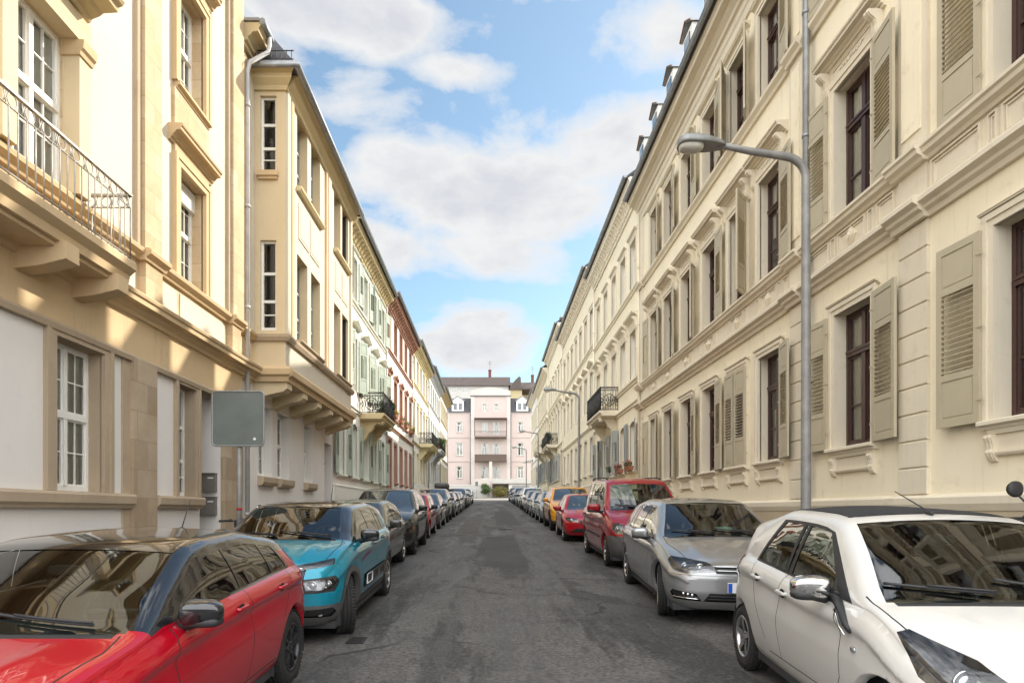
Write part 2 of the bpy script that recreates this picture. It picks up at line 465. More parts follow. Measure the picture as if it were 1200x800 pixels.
# ------------------------------------------------------------------ sun and sky
SUN_DIR = Vector((1.0, 0.8, 0.92)).normalized()
SUN_EL = math.asin(SUN_DIR.z); SUN_AZ = atan2(SUN_DIR.x, SUN_DIR.y)
sd = bpy.data.lights.new('sun', 'SUN'); sd.energy = 2.05; sd.angle = D2R(0.53); sd.color = (1.0, 0.925, 0.80)
so = bpy.data.objects.new('sun', sd); COL.objects.link(so)
so.rotation_euler = (-SUN_DIR).to_track_quat('-Z', 'Y').to_euler()
so.location = (40, 30, 60)

w = bpy.data.worlds.new('World'); scene.world = w; w.use_nodes = True
nt = w.node_tree
for n in list(nt.nodes): nt.nodes.remove(n)
wo = nt.nodes.new('ShaderNodeOutputWorld'); bg = nt.nodes.new('ShaderNodeBackground')
sky = nt.nodes.new('ShaderNodeTexSky'); sky.sky_type = 'NISHITA'; sky.sun_disc = False
sky.sun_elevation = SUN_EL; sky.sun_rotation = SUN_AZ
sky.air_density = 1.0; sky.dust_density = 0.6; sky.ozone_density = 1.6; sky.altitude = 100
tc = nt.nodes.new('ShaderNodeTexCoord'); sep = nt.nodes.new('ShaderNodeSeparateXYZ')
nt.links.new(tc.outputs['Generated'], sep.inputs[0])
dx, dy, dz = sep.outputs
az = math_(nt, 'ARCTAN2', dx, dy)
el = math_(nt, 'ARCSINE', dz)
# cloud field: each cloud bank has its own bearing and height, ragged by noise
def bearing(px, py):
    a = math.atan((px-576)/735); return a, math.atan((598-py)/735*cos(a))
BANKS = [  # px, py, rx, ry, weight
    (590, 228, 185, 78, 1.05), (700, 190, 120, 70, 0.9), (470, 190, 90, 40, 0.75), (560, 290, 150, 45, 0.75),
    (400, 15, 190, 52, 1.1), (530, 78, 62, 26, 0.85), (420, 118, 85, 40, 0.8), (560, 398, 78, 42, 1.1),
    (770, 45, 95, 55, 0.75), (620, -30, 160, 40, 0.9), (250, 60, 130, 120, 0.9), (760, 125, 60, 30, 0.6), (440, 285, 100, 40, 0.8)]
cbn = nt.nodes.new('ShaderNodeCombineXYZ')
nt.links.new(math_(nt, 'MULTIPLY', az, 1.0), cbn.inputs[0]); nt.links.new(math_(nt, 'MULTIPLY', el, 1.9), cbn.inputs[1])
cn = noise(nt, cbn.outputs[0], 4.2, 9, 0.58, 0.25)
cn2 = noise(nt, cbn.outputs[0], 11.0, 6, 0.6, 0.1)
dens = None
for (px, py, rx, ry, wt) in BANKS:
    a0, e0 = bearing(px, py)
    ra = rx/735*cos(a0)**2; re = ry/735*cos(e0)**2
    da = math_(nt, 'MULTIPLY', math_(nt, 'SUBTRACT', az, a0), 1/ra)
    de = math_(nt, 'MULTIPLY', math_(nt, 'SUBTRACT', el, e0), 1/re)
    d2 = math_(nt, 'ADD', math_(nt, 'MULTIPLY', da, da), math_(nt, 'MULTIPLY', de, de))
    b = math_(nt, 'MULTIPLY', math_(nt, 'EXPONENT', math_(nt, 'MULTIPLY', d2, -0.9)), wt)
    dens = b if dens is None else math_(nt, 'MAXIMUM', dens, b)
# dense cloud cover added overhead and behind the camera, unseen, as fill light
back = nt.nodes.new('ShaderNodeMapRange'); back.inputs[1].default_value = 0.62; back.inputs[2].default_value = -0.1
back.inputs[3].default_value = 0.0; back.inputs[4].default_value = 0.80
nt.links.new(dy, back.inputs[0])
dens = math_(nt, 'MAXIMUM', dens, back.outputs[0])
field = math_(nt, 'ADD', dens, math_(nt, 'MULTIPLY', math_(nt, 'SUBTRACT', cn, 0.5), 1.9))
field = math_(nt, 'ADD', field, math_(nt, 'MULTIPLY', math_(nt, 'SUBTRACT', cn2, 0.5), 0.35))
cover = ramp(nt, field, [(0.33, (0,0,0)), (0.47, (0.5,0.5,0.5)), (0.70, (1,1,1))])
thick = ramp(nt, math_(nt, 'ADD', math_(nt, 'MULTIPLY', field, 0.5), math_(nt, 'MULTIPLY', cn2, 0.5)), [(0.42, (1.0, 1.0, 1.0)), (0.60, (0.94, 0.945, 0.955)), (0.85, (0.76, 0.785, 0.84))])
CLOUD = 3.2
# cloud brightness raised overhead and behind, out of view, to fill the shade
fill_gain = nt.nodes.new('ShaderNodeMapRange'); fill_gain.inputs[1].default_value = 0.70; fill_gain.inputs[2].default_value = -0.05
fill_gain.inputs[3].default_value = CLOUD; fill_gain.inputs[4].default_value = CLOUD*4.15
nt.links.new(dy, fill_gain.inputs[0])
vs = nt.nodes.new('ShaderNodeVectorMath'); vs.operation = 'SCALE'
nt.links.new(thick, vs.inputs[0]); nt.links.new(fill_gain.outputs[0], vs.inputs['Scale'])
hs = nt.nodes.new('ShaderNodeHueSaturation'); hs.inputs['Saturation'].default_value = 0.92; hs.inputs['Value'].default_value = 0.74
nt.links.new(sky.outputs[0], hs.inputs['Color'])
skyc = mixc(nt, 1.0, hs.outputs[0], (0.90, 1.0, 0.93), 'MULTIPLY')
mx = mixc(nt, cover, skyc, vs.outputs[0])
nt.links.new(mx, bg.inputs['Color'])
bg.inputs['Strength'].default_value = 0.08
nt.links.new(bg.outputs[0], wo.inputs['Surface'])

# ------------------------------------------------------------------ ground, road, pavements
def asphalt():
    m, nt, out = new_mat('asphalt')
    co = objco(nt, world=True)
    n0 = noise(nt, co, 0.32, 5, 0.6, 0.4)
    n1 = noise(nt, objco(nt, (1.0, 0.16, 1), True), 1.3, 6, 0.68, 0.3)
    n2 = noise(nt, co, 6.0, 6, 0.7)
    n3 = noise(nt, co, 120, 3, 0.75)
    n5 = noise(nt, co, 24, 4, 0.7)
    n4 = noise(nt, objco(nt, (0.5, 2.8, 1), True), 1.1, 5, 0.7, 1.2)
    c = ramp(nt, n0, [(0.38, (0.036, 0.034, 0.030)), (0.50, (0.062, 0.058, 0.051)), (0.62, (0.098, 0.091, 0.079))])
    # worn pale overlay lying in ragged sheets over darker, coarser asphalt
    na = noise(nt, objco(nt, (0.8, 0.16, 1), True), 1.0, 9, 0.66, 0.35)
    pale = ramp(nt, na, [(0.455, (0,0,0)), (0.50, (1,1,1))])
    pcol = ramp(nt, noise(nt, co, 2.3, 5, 0.65), [(0.35, (0.090, 0.087, 0.081)), (0.65, (0.120, 0.116, 0.108))])
    c = mixc(nt, 1.0, c, (0.74, 0.765, 0.81), 'MULTIPLY')
    c = mixc(nt, pale, c, pcol)
    # dark oily lanes and damp-looking repairs
    dk = ramp(nt, n1, [(0.50, (0,0,0)), (0.585, (1,1,1))])
    c = mixc(nt, math_(nt, 'MULTIPLY', dk, 0.5), c, (0.032, 0.0312, 0.030))
    # pale scuffs across the lane
    sc = ramp(nt, n4, [(0.58, (0,0,0)), (0.68, (1,1,1))])
    c = mixc(nt, math_(nt, 'MULTIPLY', sc, 0.5), c, (0.15, 0.138, 0.115))
    c = mixc(nt, math_(nt, 'MULTIPLY', ramp(nt, n2, [(0.45, (0,0,0)), (0.75, (1,1,1))]), 0.35), c, (0.10, 0.093, 0.082))
    c = mixc(nt, math_(nt, 'MULTIPLY', ramp(nt, n5, [(0.40, (1,1,1)), (0.55, (0,0,0))]), 0.62), c, (0.020, 0.019, 0.017))
    c = mixc(nt, math_(nt, 'MULTIPLY', ramp(nt, n5, [(0.54, (0,0,0)), (0.70, (1,1,1))]), 0.55), c, (0.15, 0.14, 0.125))
    # stone grain
    c = mixc(nt, math_(nt, 'MULTIPLY', ramp(nt, n3, [(0.55, (0,0,0)), (0.72, (1,1,1))]), 0.5), c, (0.17, 0.16, 0.145))
    # crack lines
    vo = nt.nodes.new('ShaderNodeTexVoronoi'); vo.feature = 'DISTANCE_TO_EDGE'; vo.inputs['Scale'].default_value = 0.42
    wv = nt.nodes.new('ShaderNodeVectorMath'); wv.operation = 'ADD'
    nz = nt.nodes.new('ShaderNodeTexNoise'); nz.inputs['Scale'].default_value = 1.4; nz.inputs['Detail'].default_value = 6
    nt.links.new(co, nz.inputs['Vector'])
    nt.links.new(co, wv.inputs[0]); nt.links.new(nz.outputs['Color'], wv.inputs[1]); nt.links.new(wv.outputs[0], vo.inputs['Vector'])
    ck = ramp(nt, vo.outputs['Distance'], [(0.006, (1,1,1)), (0.02, (0,0,0))])
    ck = math_(nt, 'MULTIPLY', ck, ramp(nt, n0, [(0.45, (0,0,0)), (0.55, (1,1,1))]))
    c = mixc(nt, math_(nt, 'MULTIPLY', ck, 0.75), c, (0.012, 0.012, 0.012))
    h = math_(nt, 'ADD', math_(nt, 'MULTIPLY', n3, 0.7), math_(nt, 'MULTIPLY', n2, 0.8))
    h = math_(nt, 'SUBTRACT', h, math_(nt, 'MULTIPLY', ck, 0.8))
    h = math_(nt, 'ADD', h, math_(nt, 'MULTIPLY', pale, 0.35))
    r = math_(nt, 'SUBTRACT', 0.80, math_(nt, 'MULTIPLY', dk, 0.26))
    bsdf(nt, out, c, r, 0, 0.45, h, 0.5, 0.012)
    return m

def slabs():
    m, nt, out = new_mat('pavement_slabs')
    co = objco(nt, world=True)
    br = nt.nodes.new('ShaderNodeTexBrick'); br.inputs['Scale'].default_value = 1.0
    br.inputs['Brick Width'].default_value = 0.35; br.inputs['Row Height'].default_value = 0.35
    br.inputs['Mortar Size'].default_value = 0.006; br.offset = 0.5
    br.inputs['Color1'].default_value = (0.22, 0.205, 0.185, 1); br.inputs['Color2'].default_value = (0.27, 0.25, 0.225, 1)
    br.inputs['Mortar'].default_value = (0.07, 0.065, 0.055, 1)
    nt.links.new(co, br.inputs['Vector'])
    n = noise(nt, co, 1.7, 6, 0.65)
    c = mixc(nt, math_(nt, 'MULTIPLY', n, 0.6), br.outputs['Color'], (0.15, 0.14, 0.125))
    bsdf(nt, out, c, 0.85, 0, 0.35, br.outputs['Fac'], -0.3, 0.008)
    return m

M['asphalt'] = asphalt(); M['slabs'] = slabs()
M['kerb'] = stucco('granite_kerb', (0.27, 0.255, 0.235), 0.15, (0.12, 0.11, 0.10), 0.5)
M['earth'] = stucco('distant_ground', (0.16, 0.15, 0.125), 0.2)

def sheet(name, x0, x1, y0, y1, dz, mat, kind='structure'):
    ys = sorted(set([y0, y1] + [y for y in (-25.0, 104.0) if y0 < y < y1]))
    mb = MB()
    for a, b in zip(ys[:-1], ys[1:]):
        mb.face([(x0, a, gz(a)+dz), (x1, a, gz(a)+dz), (x1, b, gz(b)+dz), (x0, b, gz(b)+dz)])
    o = mb.build(name, mat, fix=False); o['kind'] = kind
    return o

KL, KR = -3.62, 4.02       # kerb lines
sheet('ground', -600, 600, -600, 1500, -0.09, M['earth'])
def camber(x):          # the carriageway falls gently to the left gutter
    return -0.065*max(0.0, min(1.0, (0.6-x)/3.2))
def gx(x, y): return gz(y)+camber(x)
mb = MB(); xs_ = [KL]+[-3.2+.4*i for i in range(11)]+[KR]; ys_ = [-40.0, -25.0]+[-20+6.0*i for i in range(18)]+[86.0]
for a, b in zip(xs_[:-1], xs_[1:]):
    for c, d in zip(ys_[:-1], ys_[1:]):
        mb.face([(a, c, gx(a, c)), (b, c, gx(b, c)), (b, d, gx(b, d)), (a, d, gx(a, d))], 0, True)
mb.build('road', M['asphalt'], fix=False, merge=True)['kind'] = 'structure'
sheet('cross_street', -70, 70, 86.0, 99.0, 0.0, stucco('pale_asphalt', (0.24, 0.225, 0.20), 0.12))
def slope_block(name, x0, x1, y0, y1, h, mat):
    mb = MB()
    def q(y): return gz(y)+(camber(x1) if x1 < 0 and x0 > -20 else 0)
    mb.face([(x0,y0,q(y0)+h),(x1,y0,q(y0)+h),(x1,y1,q(y1)+h),(x0,y1,q(y1)+h)])
    mb.face([(x0,y0,q(y0)-.1),(x0,y0,q(y0)+h),(x0,y1,q(y1)+h),(x0,y1,q(y1)-.1)])
    mb.face([(x1,y0,q(y0)+h),(x1,y0,q(y0)-.1),(x1,y1,q(y1)-.1),(x1,y1,q(y1)+h)])
    mb.face([(x0,y1,q(y1)-.1),(x0,y1,q(y1)+h),(x1,y1,q(y1)+h),(x1,y1,q(y1)-.1)])
    mb.face([(x0,y0,q(y0)+h),(x0,y0,q(y0)-.1),(x1,y0,q(y0)-.1),(x1,y0,q(y0)+h)])
    o = mb.build(name, mat); o['kind'] = 'structure'; return o
slope_block('pavement', KR+0.14, 6.2, -24, 86, 0.125, M['slabs'])
slope_block('pavement', -5.9, KL-0.14, -24, 86, 0.125, M['slabs'])
slope_block('kerb_strip', KR, KR+0.14, -24, 86, 0.13, M['kerb'])
slope_block('kerb_strip', KL-0.14, KL, -24, 86, 0.13, M['kerb'])
slope_block('pavement', -70, 70, 99.0, 108, 0.125, M['slabs'])

# cut and refilled trenches, covers
def patch(x0, x1, y0, y1, mat, dz):
    mb = MB(); n = 6
    for i in range(n):
        a, b = y0+(y1-y0)*i/n, y0+(y1-y0)*(i+1)/n; jx = .02*sin(i*2.3); jy = .02*sin(i*1.7+2.3)
        mb.face([(x0+jx, a, gx(x0, a)+dz), (x1+jx, a, gx(x1, a)+dz), (x1+jy, b, gx(x1, b)+dz), (x0+jy, b, gx(x0, b)+dz)])
    mb.build('asphalt_patch', mat, fix=False, merge=True)['kind'] = 'structure'
def tar(name, col, rough):
    m, nt, out = new_mat(name); co = objco(nt, world=True)
    a = noise(nt, co, 26, 4, .7); b = noise(nt, co, 1.1, 5, .65)
    c = ramp(nt, b, [(.35, tuple(v*.75 for v in col)), (.65, tuple(v*1.25 for v in col))])
    c = mixc(nt, math_(nt, 'MULTIPLY', ramp(nt, a, [(.48, (0,0,0)), (.72, (1,1,1))]), .5), c, tuple(min(.2, v*2.4) for v in col))
    bsdf(nt, out, c, rough, 0, .45, a, .5, .012); return m
PT = tar('fresh_tar', (0.042, 0.040, 0.036), .78); PP = tar('worn_tar', (0.066, 0.061, 0.053), .85)
patch(-.15, .75, 13.0, 21.0, PT, .004); patch(.2, 1.3, 27.0, 44.0, PT, .004); patch(-1.3, -.5, 22.0, 33.0, PP, .004)
# ------------------------------------------------------------------ facade kit
CACHE = {}
def cached(key, fn):
    if key not in CACHE: CACHE[key] = fn()
    return CACHE[key]

def m_frame(w, h, style, mat):
    """casement frame, local x centred, z from 0, y=0 is its outer face"""
    def fn():
        mb = MB(); o = 0.048 if style in ('muntin', 'tall') else 0.06; d = 0.07
        mb.box(-w/2, -w/2+o, 0.0, d, 0, h); mb.box(w/2-o, w/2, 0.0, d, 0, h)
        mb.box(-w/2+o, w/2-o, 0.004, d, h-o, h); mb.box(-w/2+o, w/2-o, 0.004, d, 0, o+0.03)
        if style == 'cross':          # transom high, two leaves each side of a mullion, one bar low
            tz = h*0.70
            mb.box(-w/2+o, w/2-o, -0.03, d-0.004, tz-0.055, tz+0.045)
            mb.box(-w/2+o, w/2-o, -0.045, -0.03, tz+0.005, tz+0.04)
            mb.box(-0.05, 0.05, -0.012, d-0.008, o+.03, tz-0.055)
            mb.box(-0.04, 0.04, -0.008, d-0.008, tz+0.045, h-o)
            for s in (-1, 1):
                a, b = (0.05, w/2-o)
                x0, x1 = (a, b) if s > 0 else (-b, -a)
                for (p0, p1) in ((o+.03, tz-.055), (tz+.045, h-o)):
                    t = 0.032
                    mb.box(x0, x0+t, 0.012, d-.012, p0, p1); mb.box(x1-t, x1, 0.012, d-.012, p0, p1)
                    mb.box(x0+t, x1-t, 0.015, d-.015, p0, p0+t); mb.box(x0+t, x1-t, 0.015, d-.015, p1-t, p1)
                zb = o + (tz-o)*0.42
                mb.box(x0+.032, x1-.032, 0.018, d-.018, zb-.014, zb+.014)
        elif style == 'muntin':       # white sash with small lights
            tz = h*0.52
            mb.box(-w/2+o, w/2-o, -0.02, d-0.004, tz-0.04, tz+0.04)
            nm = 1 if w < 1.3 else 2
            xs = [0.0] if nm == 1 else [-w*0.22, w*0.22]
            for x in xs: mb.box(x-0.032, x+0.032, -0.012, d-0.008, o+.03, h-o)
            edges = [-w/2+o] + xs + [w/2-o]
            for i in range(len(edges)-1):
                x0 = edges[i] + (0.032 if i else 0); x1 = edges[i+1] - (0.032 if i < len(edges)-2 else 0)
                for (p0, p1) in ((o+.03, tz-.04), (tz+.04, h-o)):
                    t = 0.022
                    mb.box(x0, x0+t, 0.012, d-.012, p0, p1); mb.box(x1-t, x1, 0.012, d-.012, p0, p1)
                    mb.box(x0+t, x1-t, 0.015, d-.015, p0, p0+t); mb.box(x0+t, x1-t, 0.015, d-.015, p1-t, p1)
                    xm, zm = (x0+x1)/2, (p0+p1)/2
                    mb.box(xm-.008, xm+.008, 0.019, d-.02, p0+t, p1-t)
                    mb.box(x0+t, x1-t, 0.022, d-.023, zm-.008, zm+.008)
        elif style == 'tall':         # narrow stair window
            for k in (0.33, 0.64):
                mb.box(-w/2+o, w/2-o, 0.006, d-.004, h*k-.03, h*k+.03)
            mb.box(-w/2+o, w/2-o, 0.01, d-.01, h*.18-.012, h*.18+.012)
        else:                         # simple two leaves with top light
            tz = h*0.72
            mb.box(-w/2+o, w/2-o, -0.015, d-0.004, tz-0.04, tz+0.04)
            mb.box(-0.045, 0.045, -0.008, d-0.008, o+.03, tz-.04)
        return mb.mesh('window', M[mat])
    return cached(('frame', round(w,3), round(h,3), style, mat), fn)

def m_pane(w, h):
    def fn():
        mb = MB(); mb.face([(-w/2+.03, 0, .03), (w/2-.03, 0, .03), (w/2-.03, 0, h-.03), (-w/2+.03, 0, h-.03)])
        return mb.mesh('pane', M['pane'], fix=False)
    return cached(('pane', round(w,3), round(h,3)), fn)

def m_curtain(w, h, kind):
    def fn():
        r = random.Random(kind*13+5); mb = MB()
        def strip(x0, x1, z0, z1):
            n = max(4, int((x1-x0)/0.03)); ph = r.random()*6
            pts = [(x0+(x1-x0)*i/n, 0.022*sin(ph+i*1.25)+0.012*sin(i*0.63)) for i in range(n+1)]
            for (a, b) in zip(pts[:-1], pts[1:]):
                mb.face([(a[0], a[1], z0), (b[0], b[1], z0), (b[0], b[1], z1), (a[0], a[1], z1)], 0, True)
        if kind == 0: strip(-w/2+.05, -w/2+w*.38, .05, h-.04); strip(w/2-w*.36, w/2-.05, .05, h-.04)
        elif kind == 1: strip(-w/2+.05, w/2-.05, .05, h-.05)
        elif kind == 2: strip(-w/2+.05, -w/2+w*.22, .05, h-.04); strip(w/2-w*.42, w/2-.05, .05, h-.04)
        elif kind == 3: strip(-w/2+.05, w/2-.05, h*.45, h-.05)
        else: strip(-w/2+.05, w/2-.05, .05, h*.5)
        return mb.mesh('curtain', M['curtain'], fix=False, merge=True)
    return cached(('curt', round(w,3), round(h,3), kind), fn)

def m_surround(w, h, sw, mat, top=None, proud=0.045, bottom=False, arch=0.0, key=None, ears=0):
    """moulded architrave ring round an opening (x centred, z from 0, y=0 is the wall face)"""
    def fn():
        mb = MB(); t = top if top is not None else sw; p = proud
        hi = h - arch
        for s in (-1, 1):
            a, b = sorted((s*w/2, s*(w/2+sw)))
            mb.box(a, b, -p, 0.02, 0, hi)
            c0, c1 = sorted((s*(w/2+sw*.62), s*(w/2+sw+.012)))
            mb.box(c0, c1, -p-.018, -p+.002, 0, h+t*.6 if not arch else hi)
        if arch:
            n = 10
            for i in range(n):
                t0 = -1+2*i/n; t1 = -1+2*(i+1)/n
                f = lambda t_: hi + arch*(1-t_*t_)
                x0, x1 = t0*w/2, t1*w/2
                X0, X1 = t0*(w/2+sw), t1*(w/2+sw)
                g = lambda t_: hi + (arch+t)*(1-t_*t_) + 0.0
                for (pp) in (p,):
                    A = [(x0, -pp, f(t0)), (x1, -pp, f(t1)), (X1, -pp, g(t1)), (X0, -pp, g(t0))]
                    B = [(x, .02, z) for (x, y, z) in A]
                    mb.face(A); mb.face([A[0], B[0], B[1], A[1]]); mb.face([A[3], A[2], B[2], B[3]])
            # spandrels filling the square opening above the arch, set back in the reveal
            for i in range(n):
                t0 = -1+2*i/n; t1 = -1+2*(i+1)/n
                f = lambda t_: hi + arch*(1-t_*t_)
                mb.face([(t0*w/2, .012, f(t0)), (t1*w/2, .012, f(t1)), (t1*w/2, .012, h+.01), (t0*w/2, .012, h+.01)])
                mb.face([(t0*w/2, -p+.01, f(t0)), (t1*w/2, -p+.01, f(t1)), (t1*w/2, .21, f(t1)), (t0*w/2, .21, f(t0))])
        else:
            mb.box(-w/2-sw, w/2+sw, -p-.002, 0.02, h, h+t)
            mb.box(-w/2-sw-.012, w/2+sw+.012, -p-.02, -p, h+t*.6, h+t+.012)
        if bottom: mb.box(-w/2-sw, w/2+sw, -p-.003, 0.02, -sw, 0)
        return mb.mesh('surround', M[mat])
    return cached(('surr', round(w,3), round(h,3), sw, mat, top, proud, bottom, arch), fn)

def sill_prof(out, z0, z1):
    h = z1-z0
    return [(-.03, z0), (out*.55, z0), (out*.6, z0+h*.35), (out, z0+h*.5), (out, z1-.012), (out*.93, z1), (-.03, z1+.004)]

def corn_prof(out, z0, z1):
    h = z1-z0
    return [(-.04, z0), (out*.16, z0), (out*.18, z0+h*.16), (out*.30, z0+h*.2), (out*.34, z0+h*.34), (out*.50, z0+h*.46),
            (out*.56, z0+h*.56), (out*.86, z0+h*.60), (out*.88, z0+h*.78), (out*.96, z0+h*.84), (out, z0+h*.96), (out*.98, z1), (-.04, z1+.012)]

def to_yz(prof): return [(-o, z) for (o, z) in prof]

def m_sill(w, mat, style):
    """window sill: z=0 is the sill top"""
    def fn():
        mb = MB(); hw = w/2
        if style == 'console':        # moulded sill on an apron with two little consoles
            mb.prism(to_yz(sill_prof(.13, -.095, 0)), -hw-.14, hw+.14)
            mb.prism(to_yz([(-.02,-.15),(.05,-.15),(.06,-.097),(-.02,-.097)]), -hw-.08, hw+.08)
            mb.box(-hw-.02, hw+.02, -.022, .01, -.34, -.15)
            mb.prism(to_yz([(-.02,-.385),(.045,-.385),(.06,-.36),(.06,-.34),(-.02,-.34)]), -hw-.05, hw+.05)
            for s in (-1, 1):
                x = s*(hw+.03)
                pr = [(0, -.15), (.085, -.155), (.095, -.19), (.07, -.25), (.06, -.31), (.075, -.345), (.06, -.39), (.03, -.44), (.0, -.455)]
                mb.prism(to_yz(pr), x-.055, x+.055)
                mb.prism(to_yz([(o+.008, z) for (o, z) in pr[:-1]]), x-.035, x-.012); mb.prism(to_yz([(o+.008, z) for (o, z) in pr[:-1]]), x+.012, x+.035)
        elif style == 'slab':
            mb.prism(to_yz(sill_prof(.12, -.11, 0)), -hw-.13, hw+.13)
        elif style == 'block':        # plain stone block
            mb.prism(to_yz([(-.05,-.20),(.10,-.20),(.14,-.13),(.15,-.02),(.13,0),(-.05,.012)]), -hw-.05, hw+.05)
        else:
            mb.prism(to_yz(sill_prof(.08, -.08, 0)), -hw-.1, hw+.1)
        return mb.mesh('sill', M[mat])
    return cached(('sill', round(w,3), mat, style), fn)

def m_hood(w, mat, style):
    """head above the opening; z=0 is the opening's top"""
    def fn():
        mb = MB(); hw = w/2+.15
        if style == 'console':        # frieze with a relief, cornice on two scrolled consoles
            mb.box(-hw, hw, -.035, .01, .13, .36)
            mb.box(-hw+.12, hw-.12, -.05, -.033, .16, .175); mb.box(-hw+.12, hw-.12, -.05, -.033, .315, .33)
            mb.prism(to_yz(corn_prof(.25, .36, .56)), -hw-.16, hw+.16)
            r = random.Random(3)
            for i in range(9):       # foliage relief
                x = -.30+.6*i/8; s = .028*(1.35-abs(i-4)/5)
                mb.ball((x, -.04, .245+.018*sin(i*1.9)), s, .018, s*1.15, 6, 4)
            for i in range(8):
                x = -.26+.52*i/7
                mb.obox((x, -.042, .245), (.022, 0, .024 if i % 2 else -.024), (0, .01, 0), (-.006, 0, .008))
            for s in (-1, 1):
                x = s*(hw+.03)
                pr = [(-.01, .37), (.21, .37), (.215, .33), (.175, .28), (.12, .235), (.095, .16), (.10, .10), (.085, .03), (.05, -.03), (.02, -.08), (-.01, -.10)]
                mb.prism(to_yz(pr), x-.065, x+.065)
                p2 = [(o+.012, z) for (o, z) in pr[1:-1]]
                mb.prism(to_yz([(-.01, .37)]+p2+[(-.01, -.09)]), x-.045, x-.015); mb.prism(to_yz([(-.01, .37)]+p2+[(-.01, -.09)]), x+.015, x+.045)
        elif style == 'simple':       # small moulded cap
            mb.box(-hw+.01, hw-.01, -.03, .01, .10, .17)
            mb.prism(to_yz(corn_prof(.13, .17, .28)), -hw-.06, hw+.06)
        elif style == 'cap':
            mb.prism(to_yz(corn_prof(.09, .115, .185)), -hw-.03, hw+.03)
        elif style == 'entab':        # deep stone cornice hood
            mb.prism(to_yz(corn_prof(.24, .30, .55)), -hw-.14, hw+.14)
            mb.box(-hw, hw, -.05, .01, .14, .30)
        elif style == 'arch':         # segmental label
            n = 12; W = hw+.05
            for i in range(n):
                t0 = -1+2*i/n; t1 = -1+2*(i+1)/n
                f = lambda t: .10+.16*(1-t*t)
                for (o, a, b) in ((.10, 0.0, .085), (.14, .055, .10)):
                    A = [(t0*W, -o, f(t0)+a), (t1*W, -o, f(t1)+a), (t1*W, -o, f(t1)+b), (t0*W, -o, f(t0)+b)]
                    B = [(x, .01, z) for (x, y, z) in A]
                    mb.face(A); mb.face([A[0], B[0], B[1], A[1]]); mb.face([A[3], A[2], B[2], B[3]])
                    if i == 0: mb.face([A[0], A[3], B[3], B[0]])
                    if i == n-1: mb.face([A[1], B[1], B[2], A[2]])
            mb.box(-.07, .07, -.16, .01, .16, .38)
        elif style == 'pedi':         # low triangular pediment
            mb.box(-hw, hw, -.035, .01, .13, .30)
            mb.prism(to_yz(corn_prof(.18, .30, .40)), -hw-.10, hw+.10)
            mb.prism_y([(-hw-.08, .40), (hw+.08, .40), (0, .62)], -.08, .01)
            for s in (-1, 1):
                mb.obox((s*(hw+.1)/2, -.1, .53), ((hw+.1)/2, 0, -s*.12), (0, .09, 0), (s*.006, 0, .03))
        return mb.mesh('hood', M[mat])
    return cached(('hood', round(w,3), mat, style), fn)

def m_shutter(lw, h, s, mat):
    """one leaf, hinge at x=0, leaf runs to s*lw; y=0 mid thickness"""
    def fn():
        mb = MB(); st = 0.075; t = 0.019
        def bx(a, b, y0, y1, z0, z1):
            a, b = sorted((s*a, s*b)); mb.box(a, b, y0, y1, z0, z1)
        bx(0, st, -t, t, 0, h); bx(lw-st, lw, -t, t, 0, h)
        z = [0, .09, h*.255, h*.255+.075, h*.735, h*.735+.075, h-.085, h]
        for a, b in ((0, 1), (2, 3), (4, 5), (6, 7)): bx(st, lw-st, -t+.002, t-.002, z[a], z[b])
        for a, b in ((1, 2), (5, 6)):
            bx(st, lw-st, -.006, .006, z[a], z[b])
            bx(st+.022, lw-st-.022, -.012, .012, z[a]+.028, z[b]-.028)
        n = int((z[4]-z[3])/.062)
        for i in range(n):
            zc = z[3]+(i+.5)*(z[4]-z[3])/n
            c = (s*lw/2, 0, zc)
            mb.obox(c, ((lw-2*st)/2, 0, 0), (0, .020, .0115), (0, -.0022, .0042))
        # iron fittings
        for zz in (h*.12, h*.5, h*.88):
            bx(-.05, .03, -.026, -.018, zz-.012, zz+.012)
        return mb.mesh('shutter', M[mat])
    return cached(('shut', round(lw,3), round(h,3), s, mat), fn)

